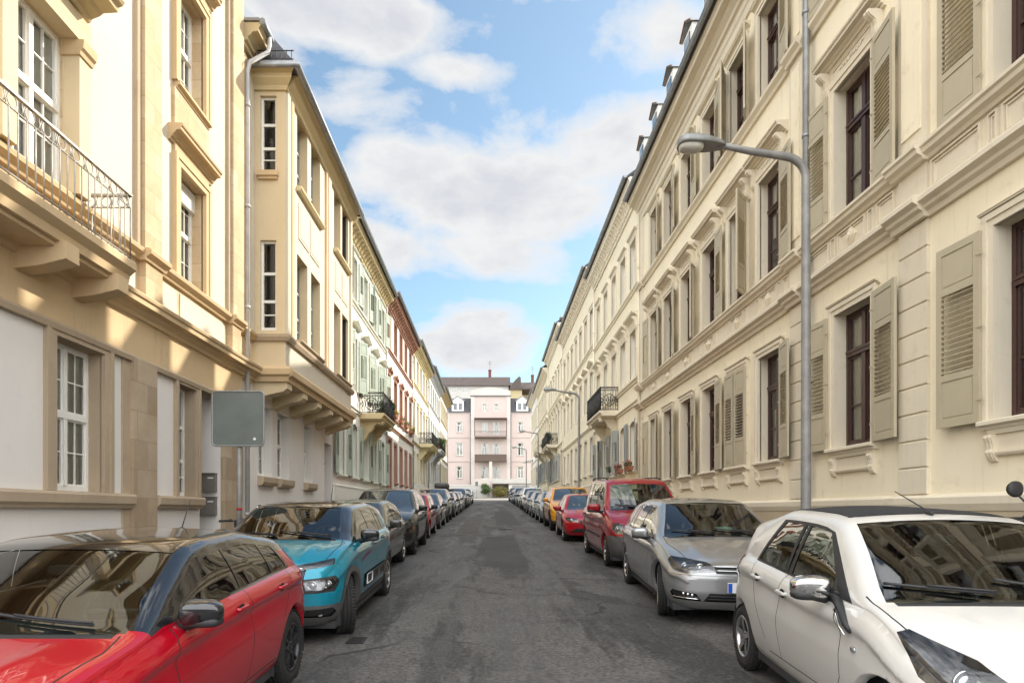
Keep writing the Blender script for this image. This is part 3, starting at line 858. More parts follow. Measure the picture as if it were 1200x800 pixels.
class House:
    def __init__(s, side, ya, yb, base, name, label, cat='house', group=None, x=None):
        s.side, s.ya, s.yb, s.base = side, ya, yb, base
        if side == 'R': s.root = empty(name, (x if x is not None else XR, yb, base), -pi/2)
        elif side == 'L': s.root = empty(name, (x if x is not None else XL, ya, base), pi/2)
        else: s.root = empty(name, (ya, x, base), 0)
        tag(s.root, label, cat, group)
    def u(s, Y): return s.yb-Y if s.side == 'R' else Y-s.ya
    def ur(s, a, b):
        a, b = s.u(a), s.u(b); return (a, b) if a < b else (b, a)
    def zz(s, z): return z-s.base
    def wall(s, name, ya, yb, za, zb, ops, mat, off=0.0, reveal=0.24, shell=None, reveal_mat=None, parent=None, side_walls=True, backing=True):
        """wall sheet with real openings and reveals; shell = depth of the solid body behind it"""
        x0, x1 = s.ur(ya, yb); z0, z1 = s.zz(za), s.zz(zb)
        holes = []
        for (yc, w, a, b) in ops:
            xc = s.u(yc); holes.append((max(x0, xc-w/2), min(x1, xc+w/2), max(z0, s.zz(a)), min(z1, s.zz(b))))
        xs = sorted(set([x0, x1]+[h[0] for h in holes]+[h[1] for h in holes]))
        zs = sorted(set([z0, z1]+[h[2] for h in holes]+[h[3] for h in holes]))
        mb = MB(); y = -off
        for i in range(len(xs)-1):
            for j in range(len(zs)-1):
                cx, cz = (xs[i]+xs[i+1])/2, (zs[j]+zs[j+1])/2
                if any(h[0] < cx < h[1] and h[2] < cz < h[3] for h in holes): continue
                mb.face([(xs[i], y, zs[j]), (xs[i+1], y, zs[j]), (xs[i+1], y, zs[j+1]), (xs[i], y, zs[j+1])])
        rv = 1 if reveal_mat else 0
        yr = y+reveal+off
        for (a, b, c, d) in holes:
            mb.face([(a, y, c), (a, y, d), (a, yr, d), (a, yr, c)], rv)
            mb.face([(b, y, d), (b, y, c), (b, yr, c), (b, yr, d)], rv)
            mb.face([(a, y, d), (b, y, d), (b, yr, d), (a, yr, d)], rv)
            mb.face([(b, y, c), (a, y, c), (a, yr, c), (b, yr, c)], rv)
        D = shell or 0.0
        mats = [M[mat], M[reveal_mat] if reveal_mat else M[mat], M['dark_room']]
        if side_walls:
            e = D if D else off
            if e:
                mb.face([(x0, y, z0), (x0, y, z1), (x0, e, z1), (x0, e, z0)])
                mb.face([(x1, y, z1), (x1, y, z0), (x1, e, z0), (x1, e, z1)])
        if D:
            mb.face([(x0, D, z0), (x0, D, z1), (x1, D, z1), (x1, D, z0)])
            mb.face([(x0, y, z1), (x1, y, z1), (x1, D, z1), (x0, D, z1)])
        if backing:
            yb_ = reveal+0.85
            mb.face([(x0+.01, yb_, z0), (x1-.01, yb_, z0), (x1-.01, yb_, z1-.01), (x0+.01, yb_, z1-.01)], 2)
        return mb.build(name, mats, parent or s.root, fix=False)
    def mould(s, name, ya, yb, prof, mat, parent=None):
        x0, x1 = s.ur(ya, yb)
        mb = MB(); mb.prism([(-o, z-s.base) for (o, z) in prof], x0, x1)
        return mb.build(name, M[mat], parent or s.root)
    def block(s, name, ya, yb, o0, o1, za, zb, mat, parent=None):
        x0, x1 = s.ur(ya, yb)
        mb = MB(); mb.box(x0, x1, -o1, -o0, s.zz(za), s.zz(zb))
        return mb.build(name, M[mat], parent or s.root)
    def window(s, yc, w, za, zb, style='cross', fmat='white_frame', reveal=0.24, off=0.0, sw=0.13, smat=None, top=None, proud=0.045,
               sill=None, hood=None, shut=None, shmat='shutter', curt=None, arch=0.0, pane=True, cw=None, rm=None, parent=None, lw=None):
        h = zb-za
        f = put('window', m_frame(w, h, style, fmat), parent or s.root, (s.u(yc), reveal-0.085, s.zz(za)))
        back = -(reveal-0.085)-off      # back to the wall face
        if pane:
            p = put('pane', m_pane(w, h), f, (0, 0.036, 0))
            p.rotation_euler = (D2R(rnd.uniform(-.5, .5)), 0, D2R(rnd.uniform(-.6, .6)))
        if curt is None: curt = rnd.choice([0, 0, 1, 2, 3, 4, -1])
        if curt >= 0: put('curtain', m_curtain(w, h, curt), f, (0, 0.085, 0))
        if smat: put('surround', m_surround(w, h, sw, smat, top, proud, False, arch), f, (0, back, 0))
        if sill: put('sill', m_sill(w, smat or 'cream_trim', sill), f, (0, back, 0))
        if hood: put('hood', m_hood(w, smat or 'cream_trim', hood), f, (0, back, h))
        if shut:
            l_w = lw or (w/2+sw)*0.98
            if shut[0] is not None:
                o = put('shutter', m_shutter(l_w, h, -1, shmat), f, (-(w/2+sw), back-.085, 0)); o.rotation_euler = (0, 0, D2R(shut[0]))
            if shut[1] is not None:
                o = put('shutter', m_shutter(l_w, h, 1, shmat), f, ((w/2+sw), back-.085, 0)); o.rotation_euler = (0, 0, -D2R(shut[1]))
        return f
    def door(s, yc, w, za, zb, mat='door_wood', reveal=0.3, smat=None, sw=0.14, off=0.0):
        h = zb-za; mb = MB()
        tz = h*0.78
        mb.box(-w/2, w/2, 0.0, .06, 0, h)
        for sx in (-1, 1):
            a, b = sorted((sx*.03, sx*(w/2-.05)))
            for (p, q) in ((.12, tz*.34), (tz*.38, tz*.94)):
                mb.box(a+.06, b-.06, -.018, .002, p, q); mb.box(a+.10, b-.10, -.03, -.016, p+.05, q-.05)
        mb.box(-w/2, w/2, -.03, .002, tz, tz+.08); mb.box(-.025, .025, -.022, .002, 0, tz)
        d = mb.build('door', M[mat], s.root, (s.u(yc), reveal-.07, s.zz(za)))
        hb = MB(); hb.bar((.09, -.06, h*.36), (.09, -.06, h*.42), .012); hb.bar((.09, -.02, h*.39), (.09, -.06, h*.39), .01)
        hb.build('handle', M['brake'], d)
        if smat: put('surround', m_surround(w, h, sw, smat, None, .05), d, (0, -(reveal-.07)-off, 0))
        return d
    def roof(s, eave, ov=0.5, D=11.0, pitch=36, mat='slate', gutter='zinc', wallmat=None, gut=True):
        x0, x1 = 0.0, s.yb-s.ya; ze = s.zz(eave); t = math.tan(D2R(pitch)); rz = ze + (D/2+ov)*t
        mb = MB()
        mb.face([(x0, -ov, ze), (x1, -ov, ze), (x1, D/2, rz), (x0, D/2, rz)])
        mb.face([(x0, D+ov, ze), (x0, D/2, rz), (x1, D/2, rz), (x1, D+ov, ze)])
        mb.face([(x0, -ov, ze-.12), (x0, D/2, rz-.12), (x1, D/2, rz-.12), (x1, -ov, ze-.12)])
        for x in (x0, x1): mb.face([(x, -ov, ze-.12), (x, -ov, ze), (x, D/2, rz), (x, D+ov, ze), (x, D+ov, ze-.12), (x, D/2, rz-.12)])
        mb.face([(x0, -ov, ze-.12), (x1, -ov, ze-.12), (x1, -ov, ze), (x0, -ov, ze)])
        r = mb.build('roof', M[mat], s.root, fix=False)
        if wallmat:
            g = MB()
            for x in (x0+.02, x1-.02): g.face([(x, -.0, ze-.3), (x, D, ze-.3), (x, D/2, rz-.12-.02)])
            g.build('gable_wall', M[wallmat], s.root, fix=False)
        if gut:
            g = MB(); n = 10; rr = .075
            pr = [(-ov-.07 - rr*cos(pi*i/n), ze-.01 - rr*sin(pi*i/n)) for i in range(n+1)] + [(-ov-.07+rr-.012, ze-.006), (-ov-.07-rr+.012, ze-.006)]
            g.prism(pr, x0, x1)
            g.tube([(x0, -ov-.07-rr, ze), (x1, -ov-.07-rr, ze)], .012, 6)
            g.build('gutter', M[gutter], s.root)
        return r, rz
    def dormer(s, y, eave, w=0.95, h=1.25, back=2.2, front=0.1, mat='white_render', roofmat='slate', parent=None, flash=True):
        """little gabled roof window standing behind the gutter"""
        x = s.u(y); z = s.zz(eave); mb = MB()
        mb.box(x-w/2, x+w/2, front, back, z-.1, z+h)
        d = mb.build('dormer', M[mat], parent or s.root)
        rb = MB()
        rb.prism_y([(x-w/2-.05, z+h), (x, z+h+.24), (x+w/2+.05, z+h), (x+w/2+.05, z+h+.03), (x, z+h+.275), (x-w/2-.05, z+h+.03)], front-.06, back+.6)
        rb.build('dormer_roof', M[roofmat], d)
        if flash:
            fb = MB(); fb.prism_y([(x-w/2-.06, z+h+.02), (x, z+h+.27), (x+w/2+.06, z+h+.02), (x+w/2+.06, z+h+.045), (x, z+h+.30), (x-w/2-.06, z+h+.045)], front-.09, front-.05)
            fb.build('flashing', M['rust_flash'], d)
        wb = MB(); a = w/2-.16
        wb.box(x-a, x+a, front-.03, front+.01, z+.22, z+h-.12)
        wb.build('dormer_window', M['far_glass'], d)
        return d
    def downpipe(s, y, za, zb, r=0.05, off=0.10, mat='zinc', elbow=None):
        x = s.u(y); mb = MB()
        pts = [(x, -off, s.zz(za)), (x, -off, s.zz(zb))]
        if elbow: pts += [(x, -off-.05, s.zz(zb)+.18), (x, -elbow+.05, s.zz(zb)+.55), (x, -elbow, s.zz(zb)+.75)]
        mb.tube(pts, r, 10)
        z = za+1.2
        while z < zb:
            mb.tube([(x, -off, s.zz(z)), (x, -off, s.zz(z)+.05)], r+.012, 10); mb.box(x-.012, x+.012, -off, .01, s.zz(z)+.01, s.zz(z)+.04); z += 2.1
        return mb.build('downpipe', M[mat], s.root)
    def pilaster(s, ya, yb, za, zb, mat, proud=0.06, rows=None, gap=0.02):
        x0, x1 = s.ur(ya, yb); mb = MB()
        if rows:
            n = max(1, round((zb-za)/rows)); dz = (zb-za)/n
            mb.box(x0+.012, x1-.012, -proud+.022, .01, s.zz(za), s.zz(zb))
            for i in range(n):
                a, b = s.zz(za)+i*dz+gap/2, s.zz(za)+(i+1)*dz-gap/2
                mb.prism([(.008, a), (-proud+.012, a), (-proud, a+.012), (-proud, b-.012), (-proud+.012, b), (.008, b)], x0, x1)
        else:
            mb.box(x0, x1, -proud, .01, s.zz(za), s.zz(zb))
        return mb.build('pilaster', M[mat], s.root)
    def cornice(s, za, zb, out, mat, ya=None, yb=None, dent=None, name='cornice', dmat=None, dz=0.0):
        ya = s.ya if ya is None else ya; yb = s.yb if yb is None else yb
        c = s.mould(name, ya, yb, corn_prof(out, za, zb), mat)
        if dent:
            x0, x1 = s.ur(ya, yb); mb = MB(); n = int((x1-x0)/dent)
            for i in range(n):
                xc = x0+(i+.5)*(x1-x0)/n
                h = (zb-za)
                a = s.zz(za)+h*.30-dz; b = s.zz(za)+h*.585
                mb.prism(to_yz([(.0, a), (out*.28, a+.01), (out*.45, a+h*.10+dz*.6), (out*.80, b-.02), (out*.80, b), (.0, b)]), xc-dent*.22, xc+dent*.22)
            mb.build('bracket', M[dmat or mat], c)['kind'] = 'stuff'
        return c

def ring_pts(c, r, n=12, plane='xz', ph=0.0, rz=None):
    rz = rz or r
    out = []
    for i in range(n):
        w = 2*pi*i/n+ph
        if plane == 'xz': out.append((c[0]+r*cos(w), c[1], c[2]+rz*sin(w)))
        else: out.append((c[0], c[1]+r*cos(w), c[2]+rz*sin(w)))
    return out

def rail_panel(mb, p0, p1, z0, z1, style, t=0.008):
    """one straight run of railing between two ground points (local x,y)"""
    p0, p1 = Vector((p0[0], p0[1], 0)), Vector((p1[0], p1[1], 0))
    d = p1-p0; L = d.length; e = d/L
    def P(a, z): q = p0+e*a; return (q.x, q.y, z)
    def ring(a, z, r, rz=None, n=10, th=None):
        mb.tube([P(a+r*cos(2*pi*i/n), z+(rz or r)*sin(2*pi*i/n)) for i in range(n)], th or t, 5, closed=True)
    H_ = z1-z0
    if style == 'bars':      # light grey bars with a band of rings under the handrail
        mb.obox(P(L/2, z1), e*(L/2+.02), Vector((-e.y, e.x, 0))*.022, (0, 0, .014))
        mb.bar(P(0, z1-.155), P(L, z1-.155), .009, 6); mb.bar(P(0, z0+.05), P(L, z0+.05), .011, 6)
        n = max(2, round(L/.118))
        for i in range(n+1): mb.bar(P(L*i/n, z0), P(L*i/n, z1-.155), .0085, 6)
        k = max(1, round(L/.236))
        for i in range(k):
            a = L*(i+.5)/k; ring(a, z1-.082, .062, .068, 14, .0075)
            mb.bar(P(L*i/k+.005, z1-.15), P(L*i/k+.05, z1-.02), .006, 5); mb.bar(P(L*i/k-.005+0.012, z1-.02), P(L*i/k+.04, z1-.15), .006, 5)
    else:                    # dark cast iron with scrolls
        mb.obox(P(L/2, z1), e*(L/2+.02), Vector((-e.y, e.x, 0))*.03, (0, 0, .02))
        mb.bar(P(0, z0+.04), P(L, z0+.04), .016, 6); mb.bar(P(0, z1-.13), P(L, z1-.13), .012, 5)
        for a in (0, L): mb.bar(P(a, z0-.02), P(a, z1+.03), .024, 8)
        n = max(3, round(L/.105))
        for i in range(1, n): mb.bar(P(L*i/n, z0+.04), P(L*i/n, z1-.13), .0105, 5)
        for i in range(n): ring(L*(i+.5)/n, z1-.075, L/n*.40, .042, 8, .009)
        k = max(1, round(L/1.1))
        for j in range(k):
            a = L*(j+.5)/k; zc = (z0+z1)/2-.04
            ring(a, zc, .24, .25, 18, .017); ring(a, zc, .13, .14, 12, .015)
            for q in range(6):
                w = 2*pi*q/6; mb.bar(P(a+.05*cos(w), zc+.05*sin(w)), P(a+.23*cos(w), zc+.24*sin(w)), .012, 5)
            ring(a, zc, .045, .05, 8, .02)
            for sx in (-1, 1):
                for sz in (-1, 1):
                    ring(a+sx*.33, zc+sz*.17, .075, .08, 10, .013); ring(a+sx*.36, zc+sz*.02, .06, .06, 8, .011)

def balcony(h, ya, yb, z0, z1, proj, ztop, style='iron', smat='cream_trim', rmat='dark_metal', brackets=(), bt=0.28, bh=0.75, prof='scroll', inset=0.06, curved=False):
    """stone slab on consoles with a railing; a part of the house"""
    x0, x1 = h.ur(ya, yb); a, b = h.zz(z0), h.zz(z1)
    mb = MB()
    mb.prism(to_yz(corn_prof(proj, a, b)[0:1] + [(proj-.10, a), (proj-.08, a+(b-a)*.35), (proj-.02, a+(b-a)*.55), (proj, a+(b-a)*.62), (proj, b-.015), (proj-.015, b), (-.04, b)]), x0, x1)
    mb.box(x0+.15, x1-.15, -proj+.16, .0, a-.05, a+.01)
    bal = mb.build('balcony', M[smat], h.root)
    for yb_ in brackets:
        bm_ = MB(); x = h.u(yb_)
        if prof == 'scroll':
            pr = [(-.02, a+.005), (proj*.86, a+.005), (proj*.92, a-.10), (proj*.80, a-.17), (proj*.62, a-.15), (proj*.52, a-.24), (proj*.42, a-bh*.52), (proj*.30, a-bh*.60), (proj*.22, a-bh*.78), (proj*.14, a-bh*.92), (-.02, a-bh)]
        else:
            pr = [(-.02, a+.004), (proj*.94, a+.004), (proj*.94, a-bh*.62), (proj*.5, a-bh*.86), (-.02, a-bh)]
        bm_.prism(to_yz(pr), x-bt/2, x+bt/2)
        if prof == 'scroll':
            bm_.prism(to_yz([(o+.015, z) for (o, z) in pr[1:-1]]+[(0, a-bh), (0, a)]), x-bt*.22, x+bt*.22)
            bm_.lathe_x([(-bt/2-.015, .001), (-bt/2-.015, .09), (bt/2+.015, .09), (bt/2+.015, .001)], 14, c=(x, -proj*.80, a-.12))
            bm_.lathe_x([(-bt/2-.03, .001), (-bt/2-.03, .04), (bt/2+.03, .04), (bt/2+.03, .001)], 10, c=(x, -proj*.80, a-.12))
        bm_.build('console', M[smat], bal)
    rb = MB(); zt = h.zz(ztop); o = proj-inset
    A, B, C, D = (x0+inset, 0), (x0+inset, -o), (x1-inset, -o), (x1-inset, 0)
    rail_panel(rb, A, B, b, zt, style); rail_panel(rb, B, C, b, zt, style); rail_panel(rb, C, D, b, zt, style)
    rb.build('railing', M[rmat], bal)
    return bal
# ================================================================== right row
def house_R1():
    ya, yb = 1.6, 23.2
    h = House('R', ya, yb, 0.1, 'town_house', 'cream house with beige louvred shutters and dark brown frames, behind the near lamp post', 'house')
    gl = [(4.15, .98), (6.33, .98), (9.52, .96), (12.38, .92), (13.98, .92), (15.78, .92), (17.62, .92), (19.45, .92), (21.15, .92)]
    Zg, Z1, Z2 = (2.58, 4.70), (6.17, 8.27), (9.88, 11.72)
    ops = []
    for (y, w) in gl:
        for (a, b) in (Zg, Z1, Z2): ops.append((y, w, a, b))
    h.wall('wall', ya, yb, -.3, 13.0, ops, 'cream', shell=11.0, reveal_mat='cream_trim')
    # plinth with cellar windows
    h.block('plinth', ya, yb, -.02, .05, -.3, 1.66, 'beige_plinth')
    h.mould('plinth_moulding', ya, yb, [(-.02, 1.60), (.06, 1.60), (.09, 1.68), (.09, 1.76), (.03, 1.80), (-.02, 1.80)], 'cream_trim')
    for y in (9.5, 13.2, 16.6, 20.3):
        f = MB(); x = h.u(y); f.box(x-.38, x+.38, -.055, -.045, h.zz(.78), h.zz(1.32))
        c = f.build('cellar_window', M['dark_room'], h.root)
        f = MB()
        for k in range(5): f.bar((x-.30+.15*k, -.07, h.zz(.78)), (x-.30+.15*k, -.07, h.zz(1.32)), .011)
        f.bar((x-.38, -.07, h.zz(1.05)), (x+.38, -.07, h.zz(1.05)), .009)
        f.build('grille', M['dark_metal'], c)
        gstate = [(0, 0), (4, 3), (3, 6), (None, 10), (178, 178), (None, 6), (None, 8), (None, 14), (5, 20)]
    fstate = [(0, 0), (3, 4), (3, 8), (None, 7), (None, 40), (None, 5), (None, 20), (None, 12), (4, 12)]
    sstate = [(0, 0), (3, 4), (3, 5), (None, 12), (150, 24), (None, 9), (None, 6), (None, 10), (None, 15)]
    curt = [0, 2, 0, 4, 1, 3, 0, 1, 2]
    for i, (y, w) in enumerate(gl):
        tight = 3 <= i
        lw = .54 if tight else None
        h.window(y, w, *Zg, style='cross', fmat='mahogany', smat='cream_trim', sw=.13, sill='console', hood='cap', shut=gstate[i], curt=curt[i], lw=lw)
        h.window(y, w, *Z1, style='cross', fmat='mahogany', smat='cream_trim', sw=.13, hood='console', shut=fstate[i], curt=curt[-1-i], lw=lw)
        h.window(y, w, *Z2, style='cross', fmat='mahogany', smat='cream_trim', sw=.12, hood='simple', shut=sstate[i], curt=rnd.choice([0, 1, 2, 3, 4]), lw=lw)
    # string courses with panelled frieze, stepping forward over the pilasters
    pil = [(7.86, 8.40), (10.98, 11.46), (22.55, 23.18)]
    low = [(-.04, 5.27), (.05, 5.27), (.07, 5.33), (.12, 5.36), (.13, 5.40), (.20, 5.44), (.20, 5.50), (.17, 5.53), (-.04, 5.55)]
    up = [(-.04, 5.98), (.06, 5.98), (.08, 6.02), (.14, 6.05), (.15, 6.10), (.18, 6.12), (.18, 6.16), (-.04, 6.175)]
    s2 = [(-.04, 9.66), (.05, 9.66), (.07, 9.72), (.13, 9.78), (.14, 9.84), (.12, 9.87), (-.04, 9.885)]
    edges = [ya] + [e for p in pil for e in p] + [yb]
    for (nm, pr) in (('string_course', low), ('sill_course', up), ('sill_course', s2)):
        h.mould(nm, ya, yb, pr, 'cream_trim')
        for (a, b) in pil: h.mould(nm, a-.05, b+.05, [(o+.065 if o > 0 else o, z-.004 if z < 7 and o < 0 else z) for (o, z) in pr], 'cream_trim')
    h.block('frieze', ya, yb, -.01, .022, 5.54, 5.985, 'cream_trim')
    def panel(y0, y1, z0, z1, diamond=False, parent=None):
        x0, x1 = h.ur(y0, y1); a, b = h.zz(z0), h.zz(z1); mb = MB(); t = .016
        for k, (ins, o) in enumerate(((0, .062), (.034, .044))):
            mb.box(x0+ins, x1-ins, -o, -.018, a+ins, a+ins+t); mb.box(x0+ins, x1-ins, -o, -.018, b-ins-t, b-ins)
            mb.box(x0+ins, x0+ins+t, -o+.001, -.018, a+ins+t, b-ins-t); mb.box(x1-ins-t, x1-ins, -o+.001, -.018, a+ins+t, b-ins-t)
        if diamond:
            xc, zc = (x0+x1)/2, (a+b)/2
            for r, o in ((.16, .055), (.115, .08), (.06, .105)):
                mb.prism_y([(xc-r*.72, zc), (xc, zc-r), (xc+r*.72, zc), (xc, zc+r)], -o, -.015)
        mb.build('frieze_panel', M['cream_trim'], h.root)
    zs = (5.595, 5.935)
    for (y, w) in gl:
        panel(y-.36, y+.36, *zs, diamond=True)
        panel(y-.56, y-.43, *zs); panel(y+.43, y+.56, *zs)
    for (a, b) in ((7.0, 7.78), (8.5, 8.88), (10.15, 10.92), (11.52, 11.76), (5.0, 5.7)):
        panel(a, b, *zs)
    # pilasters: rusticated below, plain above
    for (a, b) in pil[:2]:
        h.pilaster(a, b, 1.80, 5.27, 'cream_trim', .05, rows=.335, gap=.014)
        h.pilaster(a, b, 5.55, 5.98, 'cream_trim', .06)
        h.pilaster(a, b, 6.17, 9.66, 'cream_trim', .055); h.pilaster(a+.09, b-.09, 6.45, 9.5, 'cream', .075)
        h.pilaster(a, b, 9.88, 12.2, 'cream_trim', .055); h.pilaster(a+.09, b-.09, 10.05, 12.0, 'cream', .075)
    a, b = pil[2]
    for (za, zb) in ((1.8, 5.27), (6.17, 9.66), (9.88, 12.2)): h.pilaster(a, b, za, zb, 'cream_trim', .05, rows=.335 if za < 2 else None, gap=.014)
    h.mould('architrave', ya, yb, [(-.02, 12.18), (.05, 12.18), (.05, 12.36), (.08, 12.40), (.08, 12.46), (-.02, 12.48)], 'cream_trim')
    h.cornice(12.46, 13.02, .48, 'cream_trim')
    h.roof(13.06, .5, 11, 35, 'slate', wallmat='cream')
    for y in (8.2, 11.2, 13.3, 14.7, 16.25, 17.9, 19.5, 21.2): h.dormer(y, 13.05, w=.74, h=.92, front=-.42, roofmat='zinc')
    h.downpipe(10.69, .45, 12.3, .055, .14, elbow=.5)
    h.downpipe(23.05, .9, 13.0, .045, .09, 'cream_trim')
    return h

def row_house(side, ya, yb, name, label, zf, eave, wall, trim, n, winw=.95, hoods=(None, 'console', 'simple'), sills=('slab', None, None), strings=(), plinth=1.6,
              shut=None, shmat='shutter_grey', frame='white_frame', corn=('cream_trim', .45, .55, .30), ground_arch=0.0, roof='slate', pitch=36, dormers=0, door=None, group=None, sw=.13, ys=None,
              pmat=None, doormat='door_wood', cat='house', dmat=None, dorm_mat='white_render', gutter='zinc', shut_floors=(0, 1, 2), panels=False, door_arch=0.0, chim=None, rmat=None, proud=.045, pipe='zinc'):
    h = House(side, ya, yb, gz((ya+yb)/2)-.4, name, label, cat, group)
    L = yb-ya
    ys = ys or [ya+L*(i+.5)/n for i in range(n)]
    ops = []; di = None
    if door is not None: di = min(range(len(ys)), key=lambda i: abs(ys[i]-door))
    for k, (a, b) in enumerate(zf):
        for i, y in enumerate(ys):
            if k == 0 and i == di: ops.append((y, winw+.12, gz(y)+.15, b+.1)); continue
            ops.append((y, winw, a, b))
    h.wall('wall', ya, yb, h.base-.4, eave, ops, wall, shell=11.0, reveal_mat=rmat or trim)
    pz = gz((ya+yb)/2)+plinth-0.4
    prev = ya
    spans = [(ya, yb)] if di is None else [(ya, ys[di]-winw/2-.22), (ys[di]+winw/2+.22, yb)]
    for (a, b) in spans:
        if b-a > .1:
            h.block('plinth', a, b, -.02, .045, h.base-.4, pz, pmat or wall)
            h.mould('plinth_moulding', a, b, [(-.02, pz), (.055, pz), (.065, pz+.05), (.03, pz+.08), (-.02, pz+.08)], trim)
    for k, (a, b) in enumerate(zf):
        for i, y in enumerate(ys):
            if k == 0 and i == di:
                h.door(y, winw+.12, gz(y)+.15, b+.1, doormat, smat=trim, sw=sw); continue
            st = None
            if shut and k in shut_floors:
                st = shut[(i*3+k*5) % len(shut)]
            h.window(y, winw, a, b, style='simple', fmat=frame, smat=trim, sw=sw, proud=proud, sill=sills[k], hood=hoods[k], shut=st, shmat=shmat,
                     arch=ground_arch if k == 0 else 0.0, lw=min(winw*.52, (L/n-winw)/2-.05) if st else None, curt=rnd.choice([0, 1, 1, 3, 2]))
            if panels and k == 2:
                mb = MB(); x = h.u(y)
                mb.box(x-winw*.38, x+winw*.38, -.03, .0, h.zz(a)-.42, h.zz(a)-.16); mb.box(x-winw*.3, x+winw*.3, -.045, -.028, h.zz(a)-.36, h.zz(a)-.22)
                mb.build('relief_panel', M[trim], h.root)
    for z in strings:
        h.mould('string_course', ya, yb, [(-.03, z-.13), (.05, z-.13), (.06, z-.07), (.12, z-.03), (.12, z+.02), (.09, z+.04), (-.03, z+.05)], trim)
    cm, co, ch, dent = corn
    h.cornice(eave-ch, eave, co, cm, dent=dent, dmat=dmat, dz=.12)
    h.roof(eave+.04, co+.03, 11, pitch, roof, gutter=gutter, wallmat=wall)
    for i in range(dormers):
        y = ya+L*(i+.5)/dormers; h.dormer(y, eave, .9, 1.1, front=.15, mat=dorm_mat)
    for (cy, cz) in (chim or ()):
        mb = MB(); x = h.u(cy); mb.box(x-.35, x+.35, 1.2, 1.85, h.zz(eave), h.zz(eave)+cz); mb.box(x-.42, x+.42, 1.13, 1.92, h.zz(eave)+cz, h.zz(eave)+cz+.12)
        mb.build('chimney', M['brick_red'], h.root)
    h.downpipe(yb-.1, h.base+.8, eave-.2, .04, .08, pipe)
    return h

def houses_right():
    house_R1()
    SH = [(3, 12), (10, 5), (4, 20), (25, 6), (8, 8)]
    r2 = row_house('R', 23.2, 33.4, 'town_house', 'cream house with grey shutters, red flower boxes and the nearest iron balcony on the right', [(3.15, 5.05), (6.75, 8.55), (10.15, 12.05)], 13.95, 'cream', 'pale_trim', 5,
        ys=[24.35, 26.2, 28.15, 30.15, 32.2], winw=1.0, hoods=(None, 'console', 'simple'), strings=(5.75, 6.6, 10.1), shut=SH, shut_floors=(0,), ground_arch=.14, proud=.025, pipe='pale_trim', corn=('pale_trim', .45, .7, .34), plinth=2.0, dormers=0)
    balcony(r2, 27.2, 31.0, 5.72, 5.95, .82, 6.95, 'iron', 'cream_trim', 'dark_metal', (27.8, 30.4), bh=.85)
    r3 = row_house('R', 33.4, 48.0, 'town_house', 'long pale cream house without shutters beyond the near iron balcony', [(3.6, 5.6), (7.2, 9.2), (10.75, 12.6)], 14.6, 'cream', 'pale_trim', 7,
        winw=1.05, hoods=(None, 'pedi', 'cap'), strings=(6.2, 10.5), proud=.025, pipe='pale_trim', corn=('pale_trim', .5, .6, .6), plinth=1.9, dormers=2, door=43.5, panels=True, frame='grey_frame')
    r4 = row_house('R', 48.0, 60.5, 'town_house', 'cream house with planted balcony and red door, taller than its neighbours', [(4.1, 6.2), (7.7, 9.7), (11.2, 13.1)], 16.0, 'cream', 'pale_trim', 6,
        winw=1.05, hoods=(None, 'console', 'simple'), strings=(6.9, 10.9), shut=SH, shut_floors=(0,), proud=.025, pipe='pale_trim', corn=('pale_trim', .5, .6, .5), plinth=1.9, dormers=2, door=49.2, doormat='red_trim')
    balcony(r4, 52.0, 57.4, 6.85, 7.1, .95, 8.0, 'iron', 'cream_trim', 'dark_metal', (52.8, 56.6), bh=.9)
    r5 = row_house('R', 60.5, 74.0, 'town_house', 'cream house with stone balcony and slate dormers far up the right row', [(4.6, 6.7), (8.2, 10.2), (11.7, 13.5)], 15.4, 'cream', 'pale_trim', 7,
        winw=1.05, hoods=(None, 'pedi', 'simple'), strings=(7.4, 11.4), shut=SH, shut_floors=(0,), proud=.025, pipe='pale_trim', corn=('pale_trim', .6, .6, .5), plinth=1.9, dormers=5, dorm_mat='slate')
    balcony(r5, 62.0, 66.5, 7.3, 7.6, 1.05, 8.5, 'iron', 'cream_trim', 'cream_trim', (62.8, 65.7), bh=.9)
    r6 = row_house('R', 74.0, 86.0, 'town_house', 'white house at the far end of the right row', [(5.0, 7.1), (8.6, 10.6), (12.1, 13.9)], 16.0, 'white_render', 'pale_trim', 6,
        winw=1.05, hoods=(None, 'simple', 'simple'), strings=(7.8, 11.8), proud=.025, pipe='pale_trim', corn=('pale_trim', .7, .5, .5), plinth=1.9, dormers=4, dorm_mat='slate')

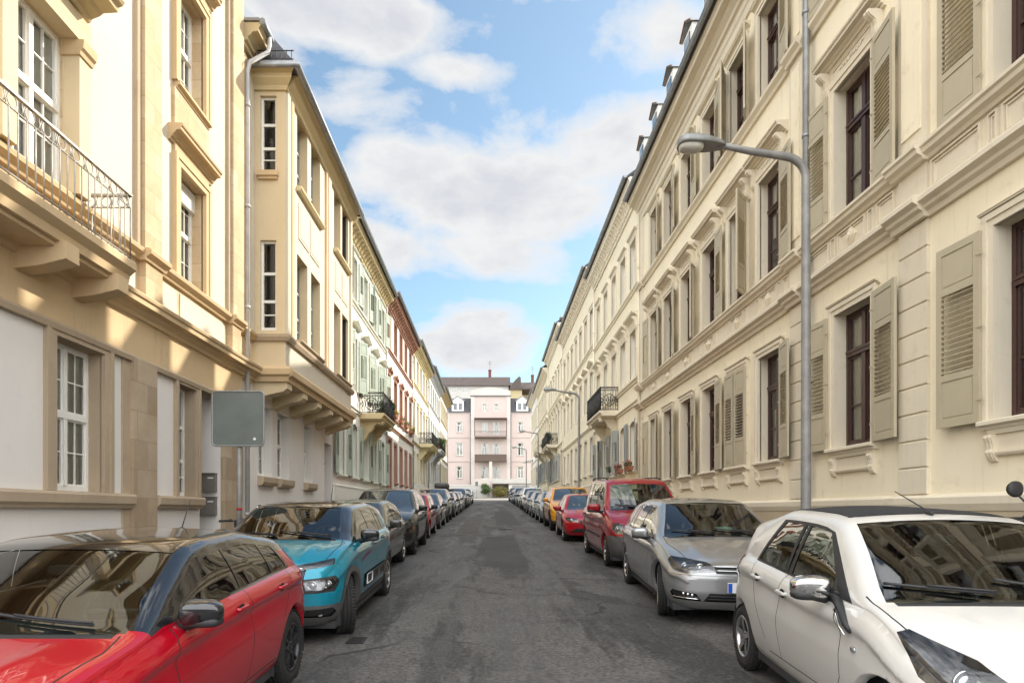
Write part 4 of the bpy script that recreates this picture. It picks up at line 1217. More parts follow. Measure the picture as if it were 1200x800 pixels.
# ================================================================== left row
def house_L1():
    ya, yb = 1.0, 12.96
    h = House('L', ya, yb, 0.1, 'stone_house', 'sandstone trimmed house with stone balcony and white sash windows, nearest on the left', 'house')
    gops = [(3.6, .95, 1.84, 3.68), (7.90, .92, 1.84, 3.68), (10.67, .62, 1.84, 3.70), (11.60, .86, .35, 3.74)]
    h.wall('lower_wall', ya, yb, -.3, 3.80, gops, 'grey_white', reveal=.26, reveal_mat='brown_stone', shell=10.5)
    uops = [(3.9, 1.6, 5.47, 8.0), (7.12, .97, 5.47, 7.31), (10.83, .92, 5.45, 7.28), (3.9, 1.6, 8.9, 10.7), (7.12, .97, 8.9, 10.7), (10.83, .92, 8.62, 10.45)]
    h.wall('upper_wall', ya, yb, 3.80, 13.2, uops, 'pale_render', reveal=.28, reveal_mat='sandstone', shell=10.5)
    # ground floor
    for y, w in ((3.6, .95), (7.90, .92)):
        h.window(y, w, 1.84, 3.68, 'muntin', 'white_frame', .26, smat='brown_stone', sw=.17, top=.12, proud=.05, curt=1)
    h.window(10.67, .62, 1.84, 3.70, 'tall', 'white_frame', .26, smat='brown_stone', sw=.11, top=.10, proud=.05, curt=-1)
    for (a, b) in ((ya, 8.96), (9.61, 11.12)):
        h.mould('sill_course', a, b, [(-.03, 1.63), (.07, 1.63), (.09, 1.67), (.13, 1.70), (.14, 1.80), (.12, 1.83), (-.03, 1.845)], 'brown_stone')
    # entrance niche with the two mailboxes on its far cheek
    niche = MB(); x0, x1 = h.ur(11.17, 12.03); z0, z1 = h.zz(.30), h.zz(3.745)
    niche.face([(x0, .25, z0), (x0, .25, z1), (x0, 1.3, z1), (x0, 1.3, z0)]); niche.face([(x1, .25, z1), (x1, .25, z0), (x1, 1.3, z0), (x1, 1.3, z1)])
    niche.face([(x0, .25, z1), (x1, .25, z1), (x1, 1.3, z1), (x0, 1.3, z1)]); niche.face([(x0, .0, z0), (x0, 1.3, z0), (x1, 1.3, z0), (x1, .0, z0)])
    niche.build('entrance_niche', M['grey_white'], h.root, fix=False)
    wr = MB(); wr.face([(x0+.001, .002, z0), (x0+.001, .002, z1-.002), (x0+.001, .26, z1-.002), (x0+.001, .26, z0)]); wr.face([(x1-.001, .002, z1-.002), (x1-.001, .002, z0), (x1-.001, .26, z0), (x1-.001, .26, z1-.002)])
    wr.build('niche_reveal', M['grey_white'], h.root, fix=False)
    h.door(11.6, .84, .34, 2.75, 'door_wood', reveal=1.25)
    h.block('door_light', 11.18, 12.02, -1.28, -1.2, 2.75, 3.74, 'white_frame')
    # pilasters, frieze, cornice, panelled parapet band
    for (a, b) in ((8.97, 9.60), (12.04, 12.92)): h.pilaster(a, b, -.2, 3.80, 'sandstone_low', .085)
    h.pilaster(8.80, 8.97, -.2, 3.80, 'brown_stone', .03)
    h.block('frieze', ya, yb, -.02, .05, 3.80, 4.34, 'stone_trim')
    h.mould('frieze_fillet', ya, yb, [(-.02, 3.74), (.07, 3.74), (.085, 3.80), (.06, 3.84), (-.02, 3.845)], 'brown_stone')
    h.cornice(4.32, 4.66, .30, 'stone_trim')
    for (a, b) in ((8.02, 9.10), (9.72, 10.30), (10.42, 12.15)):
        x0, x1 = h.ur(a, b); mb = MB(); mb.box(x0, x1, -.03, .01, h.zz(4.76), h.zz(5.20)); mb.build('parapet_panel', M['pale_render'], h.root)
    h.block('parapet_band', ya, yb, -.01, .012, 4.66, 5.29, 'sandstone')
    led = [(-.03, 5.27), (.06, 5.27), (.08, 5.32), (.14, 5.36), (.15, 5.41), (.12, 5.44), (-.03, 5.455)]
    h.mould('sill_course', ya, yb, led, 'stone_trim')
    for (a, b) in ((9.16, 9.75), (12.25, 12.78)):
        h.mould('sill_course', a, b, [(o+.09 if o > 0 else o, z-.003) for (o, z) in led], 'stone_trim')
        h.pilaster(a+.06, b-.06, 4.66, 5.27, 'sandstone', .12)
    for (a, b) in ((9.22, 9.69), (12.38, 12.90)):
        h.pilaster(a, b, 5.45, 12.6, 'sandstone', .11)
        h.pilaster(a-.11, a-.03, 5.45, 12.6, 'brown_stone', .06)
        h.pilaster(b+.005, b+.05, 5.45, 12.6, 'brown_stone', .04)
    # upper windows
    w1 = h.window(10.83, .92, 5.45, 7.28, 'muntin', 'white_frame', .28, smat='stone_trim', sw=.17, top=.16, proud=.07, hood='entab', curt=1)
    w2 = h.window(10.83, .92, 8.62, 10.45, 'muntin', 'white_frame', .28, smat='stone_trim', sw=.17, top=.16, proud=.07, hood='entab', sill='slab', curt=1)
    mb = MB(); mb.box(-.46, .46, -.06, .0, 1.46, 1.80)
    for k in range(8): mb.box(-.45, .45, -.066, -.058, 1.47+.041*k, 1.47+.041*k+.034)
    mb.build('roller_blind', M['white_frame'], w1)
    h.block('apron', 10.2, 11.46, -.01, .05, 7.86, 8.5, 'sandstone')
    for y, ww, zt in ((3.9, 1.6, 8.0), (7.12, .97, 7.31)):
        f = h.window(y, ww, 5.47, zt, 'muntin', 'white_frame', .28 if ww > 1 else .12, curt=1, smat='stone_trim' if ww > 1 else None, sw=.10, top=.10, proud=.03)
        h.window(y, ww, 8.9, 10.7, 'muntin', 'white_frame', .28, curt=1, smat='stone_trim', sw=.14, top=.14, proud=.05, sill='slab')
        for s_ in (-1, 1):
            a = y+s_*(ww/2+.115)
            h.pilaster(a-.105, a+.105, 5.45, 7.12, 'ochre_render', .20)
            h.mould('capital', a-.13, a+.13, [(-.02, 7.12), (.22, 7.12), (.23, 7.17), (.26, 7.20), (.27, 7.30), (-.02, 7.31)], 'stone_trim')
        h.block('lintel', y-ww/2-.22, y+ww/2+.22, -.01, .20, 7.312, 7.62, 'ochre_render')
        h.mould('canopy', y-1.3, y+.72, corn_prof(.62, 7.62, 7.95), 'ochre_trim')
    h.cornice(12.6, 13.2, .6, 'stone_trim'); h.roof(13.25, .62, 10.5, 35, 'slate', wallmat='pale_render')
    balcony(h, 2.6, 8.02, 4.50, 4.76, .66, 5.60, 'bars', 'stone_trim', 'rail_paint', (3.2, 5.0, 6.86, 7.80), bt=.22, bh=.30, prof='block', inset=.05)
    return h

def house_L2():
    ya, yb = 12.96, 20.6
    h = House('L', ya, yb, 0.3, 'bay_house', 'ochre house whose long two storey oriel rests on stone corbels over the pavement', 'house')
    gops = [(14.42, .86, 2.37, 3.98), (15.66, .88, 2.37, 3.98), (17.8, .84, 2.37, 3.98), (19.95, .86, .85, 3.72)]
    h.wall('lower_wall', ya, yb, -.2, 4.45, gops, 'grey_white', reveal=.28, reveal_mat='grey_white', shell=10.5)
    h.wall('upper_wall', ya, yb, 4.45, 11.6, [], 'ochre_render', shell=10.5)
    for (y, w, a, b) in gops[:3]:
        h.window(y, w, a, b, 'muntin', 'white_frame', .28, curt=-1, smat=None, sill=None)
        put('sill', m_sill(w, 'brown_stone', 'block'), h.root, (h.u(y), 0, h.zz(2.37)))
    h.door(19.95, .86, .85, 3.72, 'door_grey', reveal=.3)
    # the oriel
    oa, ob, P = 13.65, 20.0, .72
    pr = [(14.86, .82), (15.98, .82), (18.22, .78), (19.2, .78)]
    fops = []
    for (y, w) in pr: fops += [(y, w, 5.52, 7.52), (y, w, 9.06, 10.80)]
    h.wall('oriel_front', oa, ob, 4.5, 11.05, fops, 'pale_render', off=P, reveal=-P+.26, reveal_mat='ochre_render', side_walls=False, backing=True)
    for (y, w) in pr:
        h.window(y, w, 5.52, 7.52, 'tall', 'grey_frame', -P+.26, off=P, curt=rnd.choice([1, -1]))
        h.window(y, w, 9.06, 10.80, 'tall', 'grey_frame', -P+.26, off=P, curt=rnd.choice([1, -1]))
    # its two cheeks, each with a narrow stair window
    for (yy, flip) in ((oa, False), (ob, True)):
        e = empty('oriel_cheek', (0, 0, 0)); e.parent = h.root
        x = h.u(yy)
        mb = MB(); z0, z1 = h.zz(4.5), h.zz(11.05)
        hs = [(-.40-.09, -.24, h.zz(5.52), h.zz(7.48)), (-.49, -.24, h.zz(8.96), h.zz(10.62))]
        ys_ = [-P, -.52, -.17, 0]; zs_ = [z0, hs[0][2], hs[0][3], hs[1][2], hs[1][3], z1]
        d = 1 if not flip else -1
        for i in range(3):
            for j in range(5):
                if i == 1 and j in (1, 3): continue
                mb.face([(x, ys_[i], zs_[j]), (x, ys_[i+1], zs_[j]), (x, ys_[i+1], zs_[j+1]), (x, ys_[i], zs_[j+1])])
        for j in (1, 3):
            a, b = zs_[j], zs_[j+1]
            mb.face([(x, -.52, a), (x, -.52, b), (x+d*.15, -.52, b), (x+d*.15, -.52, a)]); mb.face([(x, -.17, a), (x, -.17, b), (x+d*.15, -.17, b), (x+d*.15, -.17, a)])
            mb.face([(x, -.52, a), (x, -.17, a), (x+d*.15, -.17, a), (x+d*.15, -.52, a)]); mb.face([(x, -.52, b), (x, -.17, b), (x+d*.15, -.17, b), (x+d*.15, -.52, b)])
            mb.face([(x+d*.5, -P+.05, a-.1), (x+d*.5, 0, a-.1), (x+d*.5, 0, b+.1), (x+d*.5, -P+.05, b+.1)], 1)
        c = mb.build('oriel_cheek', [M['ochre_render'], M['dark_room']], h.root, fix=False)
        bpy.data.objects.remove(e)
        for j, (a, b) in enumerate(((5.52, 7.48), (8.96, 10.62))):
            f = put('window', m_frame(.35, b-a, 'tall', 'white_frame'), c, (x+d*.07, -.345, h.zz(a)), -pi/2 if not flip else pi/2)
            put('pane', m_pane(.35, b-a), f, (0, .036, 0))
            mb = MB(); o = .10
            if j == 1:
                xa, xb = sorted((x-d*o, x+d*.01))
                mb.box(xa, xb, -.57, -.12, h.zz(a)-.11, h.zz(a)); xa, xb = sorted((x-d*o*.6, x+d*.01)); mb.box(xa, xb, -.55, -.14, h.zz(a)-.17, h.zz(a)-.11)
                mb.build('sill', M['stone_trim'], c)
        # bands returning round the corner
        def ret(name, za, zb, out, mat, prof):
            m_ = MB(); n = len(prof)
            xa = x
            pts0 = [(xa-d*o_, 0.0, z_) for (o_, z_) in prof]; pts1 = [(xa-d*o_, -P-o_, z_) for (o_, z_) in prof]
            for i in range(n):
                k = (i+1) % n; m_.face([pts0[i], pts0[k], pts1[k], pts1[i]])
            m_.face(pts1); m_.face(list(reversed(pts0)))
            m_.build(name, M[mat], c)
        ret('sill_course', 0, 0, 0, 'brown_stone', [(-.02, h.zz(5.28)), (.06, h.zz(5.28)), (.10, h.zz(5.36)), (.10, h.zz(5.42)), (-.02, h.zz(5.44))])
        ret('base_moulding', 0, 0, 0, 'stone_trim', [(-.02, h.zz(4.40)), (.05, h.zz(4.40)), (.07, h.zz(4.50)), (.14, h.zz(4.54)), (.15, h.zz(4.66)), (.10, h.zz(4.72)), (-.02, h.zz(4.74))])
        ret('cornice', 0, 0, 0, 'ochre_trim', [(-.02, h.zz(10.72)), (.05, h.zz(10.72)), (.07, h.zz(10.80)), (.18, h.zz(10.90)), (.2, h.zz(11.0)), (.28, h.zz(11.05)), (-.02, h.zz(11.06))])
    def om(name, prof, mat, a=oa, b=ob):
        x0, x1 = h.ur(a, b); mb = MB(); mb.prism([(-P-o, h.zz(z)) for (o, z) in prof], x0, x1); return mb.build(name, M[mat], h.root)
    om('sill_course', [(-.02, 5.28), (.06, 5.28), (.10, 5.36), (.10, 5.42), (-.02, 5.44)], 'brown_stone')
    om('base_moulding', [(-.02, 4.40), (.05, 4.40), (.07, 4.50), (.14, 4.54), (.15, 4.66), (.10, 4.72), (-.02, 4.74)], 'stone_trim')
    om('cornice', [(-.02, 10.72), (.05, 10.72), (.07, 10.80), (.18, 10.90), (.2, 11.0), (.28, 11.05), (-.02, 11.06)], 'ochre_trim')
    for (a, b) in ((14.4, 16.45), (17.78, 19.65)):
        om('sill', [(-.02, 8.94), (.07, 8.94), (.12, 9.0), (.12, 9.05), (-.02, 9.065)], 'ochre_trim', a, b)
        om('sill', [(-.02, 5.44), (.08, 5.44), (.13, 5.49), (.13, 5.52), (-.02, 5.53)], 'brown_stone', a, b)
        x0, x1 = h.ur(a+.1, b-.1); mb = MB()
        for k in (0, 1):
            xa = x0+(x1-x0)*k/2+.05; xb = x0+(x1-x0)*(k+1)/2-.05
            mb.box(xa, xb, -P-.018, -P+.01, h.zz(7.9), h.zz(8.75)); mb.box(xa+.07, xb-.07, -P-.026, -P-.016, h.zz(7.97), h.zz(8.68))
        mb.build('apron_panel', M['pale_render'], h.root)
    for (a, b) in ((13.68, 13.86), (16.86, 17.02), (17.12, 17.40), (13.95, 14.1), (19.78, 19.98)):
        x0, x1 = h.ur(a, b); mb = MB(); mb.box(x0, x1, -P-.05, -P+.01, h.zz(5.44), h.zz(10.72)); mb.build('pilaster', M['pale_render' if b-a > .17 else 'stone_trim'], h.root)
    # floor slab and corbels
    x0, x1 = h.ur(oa, ob); mb = MB(); mb.box(x0, x1, -P, .0, h.zz(4.41), h.zz(4.5)); mb.build('oriel_floor', M['ochre_render'], h.root)
    for y in (13.85, 15.05, 16.3, 17.5, 18.7, 19.8):
        mb = MB(); x = h.u(y)
        pr_ = [(-.02, 4.405), (P+.02, 4.405), (P+.02, 4.27), (P-.06, 4.20), (P-.2, 4.17), (P-.42, 4.12), (P-.60, 4.04), (-.02, 3.98)]
        mb.prism([(-o, h.zz(z)) for (o, z) in pr_], x-.17, x+.17); mb.build('corbel', M['ochre_render'], h.root)
    # ledges on the recessed strip, roofs, gutters, pipe
    h.mould('sill_course', ya, oa-.10, [(-.03, 5.27), (.06, 5.27), (.14, 5.36), (.15, 5.41), (-.03, 5.45)], 'stone_trim')
    h.cornice(4.34, 4.68, .28, 'stone_trim', ya, oa-.15)
    h.pilaster(13.45, 13.64, 5.45, 11.3, 'pale_render', .05)
    mb = MB(); o = P+.34
    z = h.zz(11.06); u0, u1 = h.u(oa)-.34, h.u(ob)+.1
    mb.face([(u0, -o, z), (u1, -o, z), (u1, -.2, z+1.3), (u0+.9, -.2, z+1.3)]); mb.face([(u0, -o, z), (u0+.9, -.2, z+1.3), (u0+.9, .5, z+1.3), (u0, .5, z)])
    mb.face([(u1, -o, z), (u1, .5, z), (u1, .5, z+1.3), (u1, -.2, z+1.3)]); mb.face([(u0, -o, z-.01), (u0, .5, z-.01), (u1, .5, z-.01), (u1, -o, z-.01)])
    mb.build('oriel_roof', M['slate'], h.root, fix=False)
    mb = MB(); mb.tube([(u0, .3, z+.01), (u0, -o, z+.01), (u1, -o, z+.01)], .075, 10); mb.build('gutter', M['zinc'], h.root)
    mb = MB(); xx = u0+.1
    for k in range(9):
        mb.bar((u0+.15, -o+.15+.11*k, z+.05), (u0+.15, -o+.15+.11*k, z+.42), .010, 5)
    mb.bar((u0+.15, -o+.1, z+.40), (u0+.15, .3, z+.40), .012, 5); mb.bar((u0+.15, -o+.1, z+.22), (u0+.15, .3, z+.22), .010, 5)
    mb.build('snow_guard', M['dark_metal'], h.root)
    h.cornice(11.28, 11.72, .42, 'ochre_trim', ya+.05, oa)
    h.roof(12.0, .0, 10.5, 36, 'slate', wallmat='ochre_render', gut=False)
    mb = MB(); mb.tube([(h.u(13.0), -.44, h.zz(11.74)), (h.u(13.55), -.44, h.zz(11.74))], .07, 10); mb.box(h.u(12.98), h.u(13.6), -.40, .1, h.zz(11.74), h.zz(11.80)); mb.build('gutter', M['zinc'], h.root)
    mb = MB(); x = h.u(13.06)
    mb.tube([(x, -.12, h.zz(.6)), (x, -.12, h.zz(10.75)), (x+.03, -.16, h.zz(10.95)), (x+.3, -.44, h.zz(11.35)), (x+.34, -.46, h.zz(11.55)), (x+.34, -.45, h.zz(11.70))], .046, 10)
    for zz in (1.5, 3.6, 5.8, 7.9, 10.0): mb.tube([(x, -.12, h.zz(zz)), (x, -.12, h.zz(zz)+.06)], .058, 10)
    mb.build('downpipe', M['zinc_light'], h.root)
    return h

def houses_left():
    house_L1(); house_L2()
    GS = [(4, 10), (18, 8), (3, 28), (12, 4), (6, 15), (5, 22)]
    l3 = row_house('L', 20.6, 30.8, 'town_house', 'white house with pale green shutters and a planted iron balcony, next to the oriel', [(2.85, 4.85), (6.15, 8.15), (9.55, 11.15)], 12.1, 'white_render', 'mint_render', 5,
        hoods=(None, 'pedi', 'simple'), strings=(5.45, 9.4), shut=GS, shmat='shutter_green', ground_arch=.16, corn=('ochre_trim', .45, .6, .36), plinth=1.9, pmat='mint_render', dmat='ochre_trim', winw=.95)
    balcony(l3, 24.7, 27.6, 5.22, 5.45, .98, 6.25, 'iron', 'ochre_trim', 'dark_metal', (25.2, 27.1), bh=.85)
    l4 = row_house('L', 30.8, 41.1, 'town_house', 'white house with reddish brown stone window surrounds and red eaves', [(3.1, 5.1), (6.45, 8.5), (9.95, 11.65)], 12.35, 'white_render', 'red_trim', 5,
        hoods=(None, 'arch', 'arch'), proud=.015, strings=(5.9, 9.7), corn=('red_trim', .5, .6, .45), plinth=1.6, door=31.8, sw=.13, winw=.92, doormat='red_trim', sills=('slab', 'slab', None), frame='grey_frame')
    l5 = row_house('L', 41.1, 51.2, 'town_house', 'white house with mustard yellow window surrounds and yellow eaves', [(3.5, 5.5), (6.85, 8.9), (10.3, 12.0)], 12.8, 'white_render', 'yellow_trim', 5,
        hoods=(None, 'cap', None), proud=.012, strings=(6.2, 10.1), corn=('yellow_trim', .5, .6, .45), plinth=1.6, winw=.95, sw=.11, sills=(None, None, None), frame='grey_frame', rmat='white_render')
    balcony(l5, 45.0, 49.5, 6.15, 6.4, 1.0, 7.2, 'iron', 'yellow_trim', 'dark_metal', (45.6, 48.9), bh=.9)
    l6 = row_house('L', 51.2, 62.6, 'town_house', 'white house with blue grey trim and dormers on the left row', [(3.9, 5.9), (7.3, 9.3), (10.7, 12.4)], 13.4, 'white_render', 'bluegrey_trim', 6,
        hoods=(None, None, None), sills=(None, None, None), proud=.012, strings=(6.6, 10.5), corn=('bluegrey_trim', .5, .6, .45), plinth=1.6, winw=.95, sw=.11, rmat='white_render', dormers=3, frame='grey_frame', dorm_mat='slate')
    balcony(l6, 53.0, 57.8, 6.55, 6.8, 1.0, 7.7, 'iron', 'bluegrey_trim', 'dark_metal', (53.7, 57.0), bh=.9)
    l7 = row_house('L', 62.6, 73.4, 'town_house', 'white house with tan eaves closing the left row', [(4.3, 6.3), (7.7, 9.7), (11.1, 12.9)], 14.0, 'white_render', 'ochre_trim', 6,
        hoods=(None, None, None), sills=(None, None, None), proud=.012, strings=(7.0, 10.9), corn=('ochre_trim', .6, .6, .5), plinth=1.6, winw=.95, sw=.10, rmat='white_render', dormers=3, dorm_mat='slate')

# ================================================================== end of the street
def pink_house():
    Y = 108.0; k = Y/735
    def X(px): return (px-576)*k
    def Z(py): return 1.6+(598-py)*k
    base = gz(Y)-.1
    h = House('F', 0, 0, base, 'apartment_building', 'pale pink apartment building with two balconies facing down the street', 'building', x=Y)
    h.root.location = (0, Y, base); h.u = lambda x: x; h.ur = lambda a, b: (a, b)
    wl = [(538, 545.5, 10, 559.5), (538.5, 520, 9, 533.5), (538.5, 497, 7, 507)]
    ops = []; win = []
    for xs in (538.5, 610):
        for (a, b, w) in ((546.5, 560, 6.5), (519, 533.5, 7), (494.5, 506, 6)):
            ops.append((X(xs), w*k, Z(b), Z(a))); win.append((xs, a, b, w))
    h.wall('side_wing_wall', X(500), X(640), base-.2, Z(483), ops, 'pink_render', shell=9, reveal=.2, reveal_mat='palepink')
    for (xs, a, b, w) in win: h.window(X(xs), w*k, Z(b), Z(a), 'simple', 'white_frame', .2, smat='palepink', sw=.14, hood='cap', sill='slab', curt=rnd.choice([0, 1, 2]))
    # middle block
    cops = []; cw = []
    for xs in (568, 581.5):
        for (a, b, w) in ((547, 561, 8), (520, 534, 8), (495, 509 if xs > 575 else 506.5, 6.5), (474, 482, 5)):
            cops.append((X(xs), w*k, Z(b), Z(a))); cw.append((xs, a, b, w))
    h.wall('middle_wall', X(552), X(598), base-.2, Z(464), cops, 'pink_render', off=.5, reveal=-.3, reveal_mat='palepink', shell=9, backing=False)
    for (xs, a, b, w) in cw: h.window(X(xs), w*k, Z(b), Z(a), 'simple', 'white_frame', -.3, off=.5, smat='palepink', sw=.14, curt=rnd.choice([0, 1, 2]))
    for (a, b) in ((552, 556.5), (593.5, 598)): h.block('corner_strip', X(a), X(b), .49, .58, base, Z(464), 'palepink')
    for z in (540, 512, 483): 
        for (a, b) in ((500, 552), (598, 640)): h.mould('string_course', X(a), X(b), [(-.02, Z(z)-.15), (.08, Z(z)-.12), (.12, Z(z)), (-.02, Z(z)+.02)], 'palepink')
    h.mould('attic_cornice', X(551), X(599), [(.4, Z(465)), (.7, Z(465)), (.78, Z(464)), (.4, Z(463.6))], 'zinc')
    mb = MB(); pts = [(X(552), h.zz(Z(463.6)))]
    for i in range(13):
        t = -1+2*i/12; pts.append((X(575)+t*(X(598)-X(575)), h.zz(Z(458.5)+(Z(454.5)-Z(458.5))*(1-t*t))))
    pts.append((X(598), h.zz(Z(463.6)))); mb.prism_y(pts, -.5, .2); mb.build('attic_gable', M['palepink'], h.root)
    # balconies
    for (za, zb, zt, mat, solid) in ((514, 512.6, 506.5, 'dark_metal', False), (541, 539.5, 533.2, 'awning_brown', True)):
        b = h.block('balcony', X(556.5), X(593.5), .5, 1.9, Z(za), Z(zb), 'awning_brown')
        mb = MB(); x0, x1 = X(556.5), X(593.5); y = -1.86
        if solid:
            mb.box(x0, x1, y, y+.04, h.zz(Z(zb)), h.zz(Z(zt)))
            for i in range(36): mb.box(x0+(x1-x0)*i/36, x0+(x1-x0)*i/36+.03, y-.02, y, h.zz(Z(zb)), h.zz(Z(zt)))
        else:
            rail_panel(mb, (x0, y), (x1, y), h.zz(Z(zb)), h.zz(Z(zt)), 'bars')
            for xx in (x0, x1): mb.bar((xx, y, h.zz(Z(zb))), (xx, y, h.zz(Z(491.5))), .05)
        mb.build('railing', M[mat], b)
    h.block('balcony_roof', X(556), X(594), .5, 1.9, Z(491.8), Z(491), 'awning_brown')
    for a in (573, 577): pass
    h.block('pier', X(573.2), X(576.8), .5, 1.8, base, Z(541.2), 'palepink')
    # mansard, dormers
    for (a, b) in ((500, 552), (598, 640)):
        mb = MB(); mb.prism([(-.25, h.zz(Z(483))), (.9, h.zz(Z(465.5))), (8, h.zz(Z(463))), (9, h.zz(Z(483)))], X(a), X(b)); mb.build('mansard_roof', M['slate'], h.root)
    for xs in (536.5, 612):
        mb = MB(); a, b = X(xs-7), X(xs+7)
        mb.prism_y([(a, h.zz(Z(481.5))), (b, h.zz(Z(481.5))), (b, h.zz(Z(470))), (X(xs), h.zz(Z(464.5))), (a, h.zz(Z(470)))], -.15, 2.5)
        d = mb.build('dormer', M['white_frame'], h.root)
        mb = MB()
        for s in (-3, 3): mb.box(X(xs+s)-.30, X(xs+s)+.30, -.17, -.1, h.zz(Z(480)), h.zz(Z(472.5)))
        mb.build('dormer_window', M['far_glass'], d)
        mb = MB(); mb.prism_y([(a-.15, h.zz(Z(470))), (X(xs), h.zz(Z(464.3))), (b+.15, h.zz(Z(470))), (b+.15, h.zz(Z(469.2))), (X(xs), h.zz(Z(463.5))), (a-.15, h.zz(Z(469.2)))], -.3, 2.7); mb.build('dormer_roof', M['zinc'], d)
    for xs in (551.2, 598.8): h.downpipe(X(xs), base+.3, Z(484), .06, .1)

def back_houses():
    Y = 142.0; k = Y/735
    def X(px): return (px-576)*k
    def Z(py): return 1.6+(598-py)*k
    for (nm, lab, a, b, ze, zr, mat, rmat, chims, wins) in (
        ('apartment_building', 'white building with brown tiled roof rising behind the pink building', 505, 596, 452, 440, 'far_white', 'browntile', [(574, 1.7)], [(532, 454, 460, 6), (545, 454, 460, 5), (564, 454, 458, 5), (586, 454, 458, 5)]),
        ('apartment_building', 'yellow building with dark roof at the far right behind the pink building', 597, 650, 451, 442, 'yellow_render', 'browntile', [(626, 1.8)], [(623, 453, 461, 4), (612, 453, 459, 4)])):
        base = 3.5
        h = House('F', 0, 0, base, nm, lab, 'building', x=Y+(0 if a < 590 else 4))
        h.root.location = (0, Y+(0 if a < 590 else 4), base); h.u = lambda x: x; h.ur = lambda p, q: (p, q)
        h.wall('wall', X(a), X(b), base-1, Z(ze), [(X(w[0]), w[3]*k, Z(w[2]), Z(w[1])) for w in wins], mat, shell=10, reveal=.15, backing=True)
        for w in wins: h.window(X(w[0]), w[3]*k, Z(w[2]), Z(w[1]), 'simple', 'white_frame', .15, curt=1)
        mb = MB(); mb.prism([(-.6, h.zz(Z(ze))), (1.6, h.zz(Z(zr))), (10.6, h.zz(Z(ze)))], X(a)-.4, X(b)+.4); rf = mb.build('roof', M[rmat], h.root)
        for (cx, cz) in chims:
            mb = MB(); x = X(cx); z = h.zz(Z(zr)); mb.box(x-.32, x+.32, 1.6, 2.3, z-1.5, z+cz-.2); mb.box(x-.38, x+.38, 1.54, 2.36, z+cz-.2, z+cz)
            mb.bar((x, 2., z+cz), (x, 2., z+cz+2.2), .035); mb.bar((x-.5, 2., z+cz+1.8), (x+.5, 2., z+cz+1.8), .03); mb.bar((x-.35, 2., z+cz+1.4), (x+.35, 2., z+cz+1.4), .03)
            mb.build('chimney', M['brick_red'], rf)
    # dark gabled roof between them
    e = House('F', 0, 0, 3.5, 'gabled_building', 'building with steep dark violet roof between the brown roof and the yellow wall', 'building', x=Y-3)
    mb = MB(); mb.box(X(597), X(611), 0, 6, 0, Z(459)-3.5); mb.build('wall', M['yellow_render'], e.root)
    mb = MB(); mb.prism_y([(X(596), Z(459.5)-3.49), (X(624), Z(459.5)-3.49), (X(624), Z(457.5)-3.49), (X(610), Z(457.5)-3.49), (X(609.5), Z(446)-3.5), (X(607.5), Z(444.5)-3.5), (X(602), Z(450)-3.5)], -.4, 6.4); mb.build('roof', M['browntile'], e.root)

houses_right(); houses_left(); pink_house(); back_houses()
# ------------------------------------------------------------------ cars
def pchip(pts):
    pts = sorted(pts); n = len(pts); X = [p[0] for p in pts]; Y = [p[1] for p in pts]
    h = [X[i+1]-X[i] for i in range(n-1)]; d = [(Y[i+1]-Y[i])/h[i] for i in range(n-1)]
    m = [0.0]*n; m[0] = d[0]; m[-1] = d[-1]
    for i in range(1, n-1):
        if d[i-1]*d[i] <= 0: m[i] = 0.0
        else:
            w1 = 2*h[i]+h[i-1]; w2 = h[i]+2*h[i-1]; m[i] = (w1+w2)/(w1/d[i-1]+w2/d[i])
    def f(x):
        if x <= X[0]: return Y[0]
        if x >= X[-1]: return Y[-1]
        lo = 0
        while x > X[lo+1]: lo += 1
        t = (x-X[lo])/h[lo]; t2 = t*t; t3 = t2*t
        return (2*t3-3*t2+1)*Y[lo]+(t3-2*t2+t)*h[lo]*m[lo]+(-2*t3+3*t2)*Y[lo+1]+(t3-t2)*h[lo]*m[lo+1]
    return f

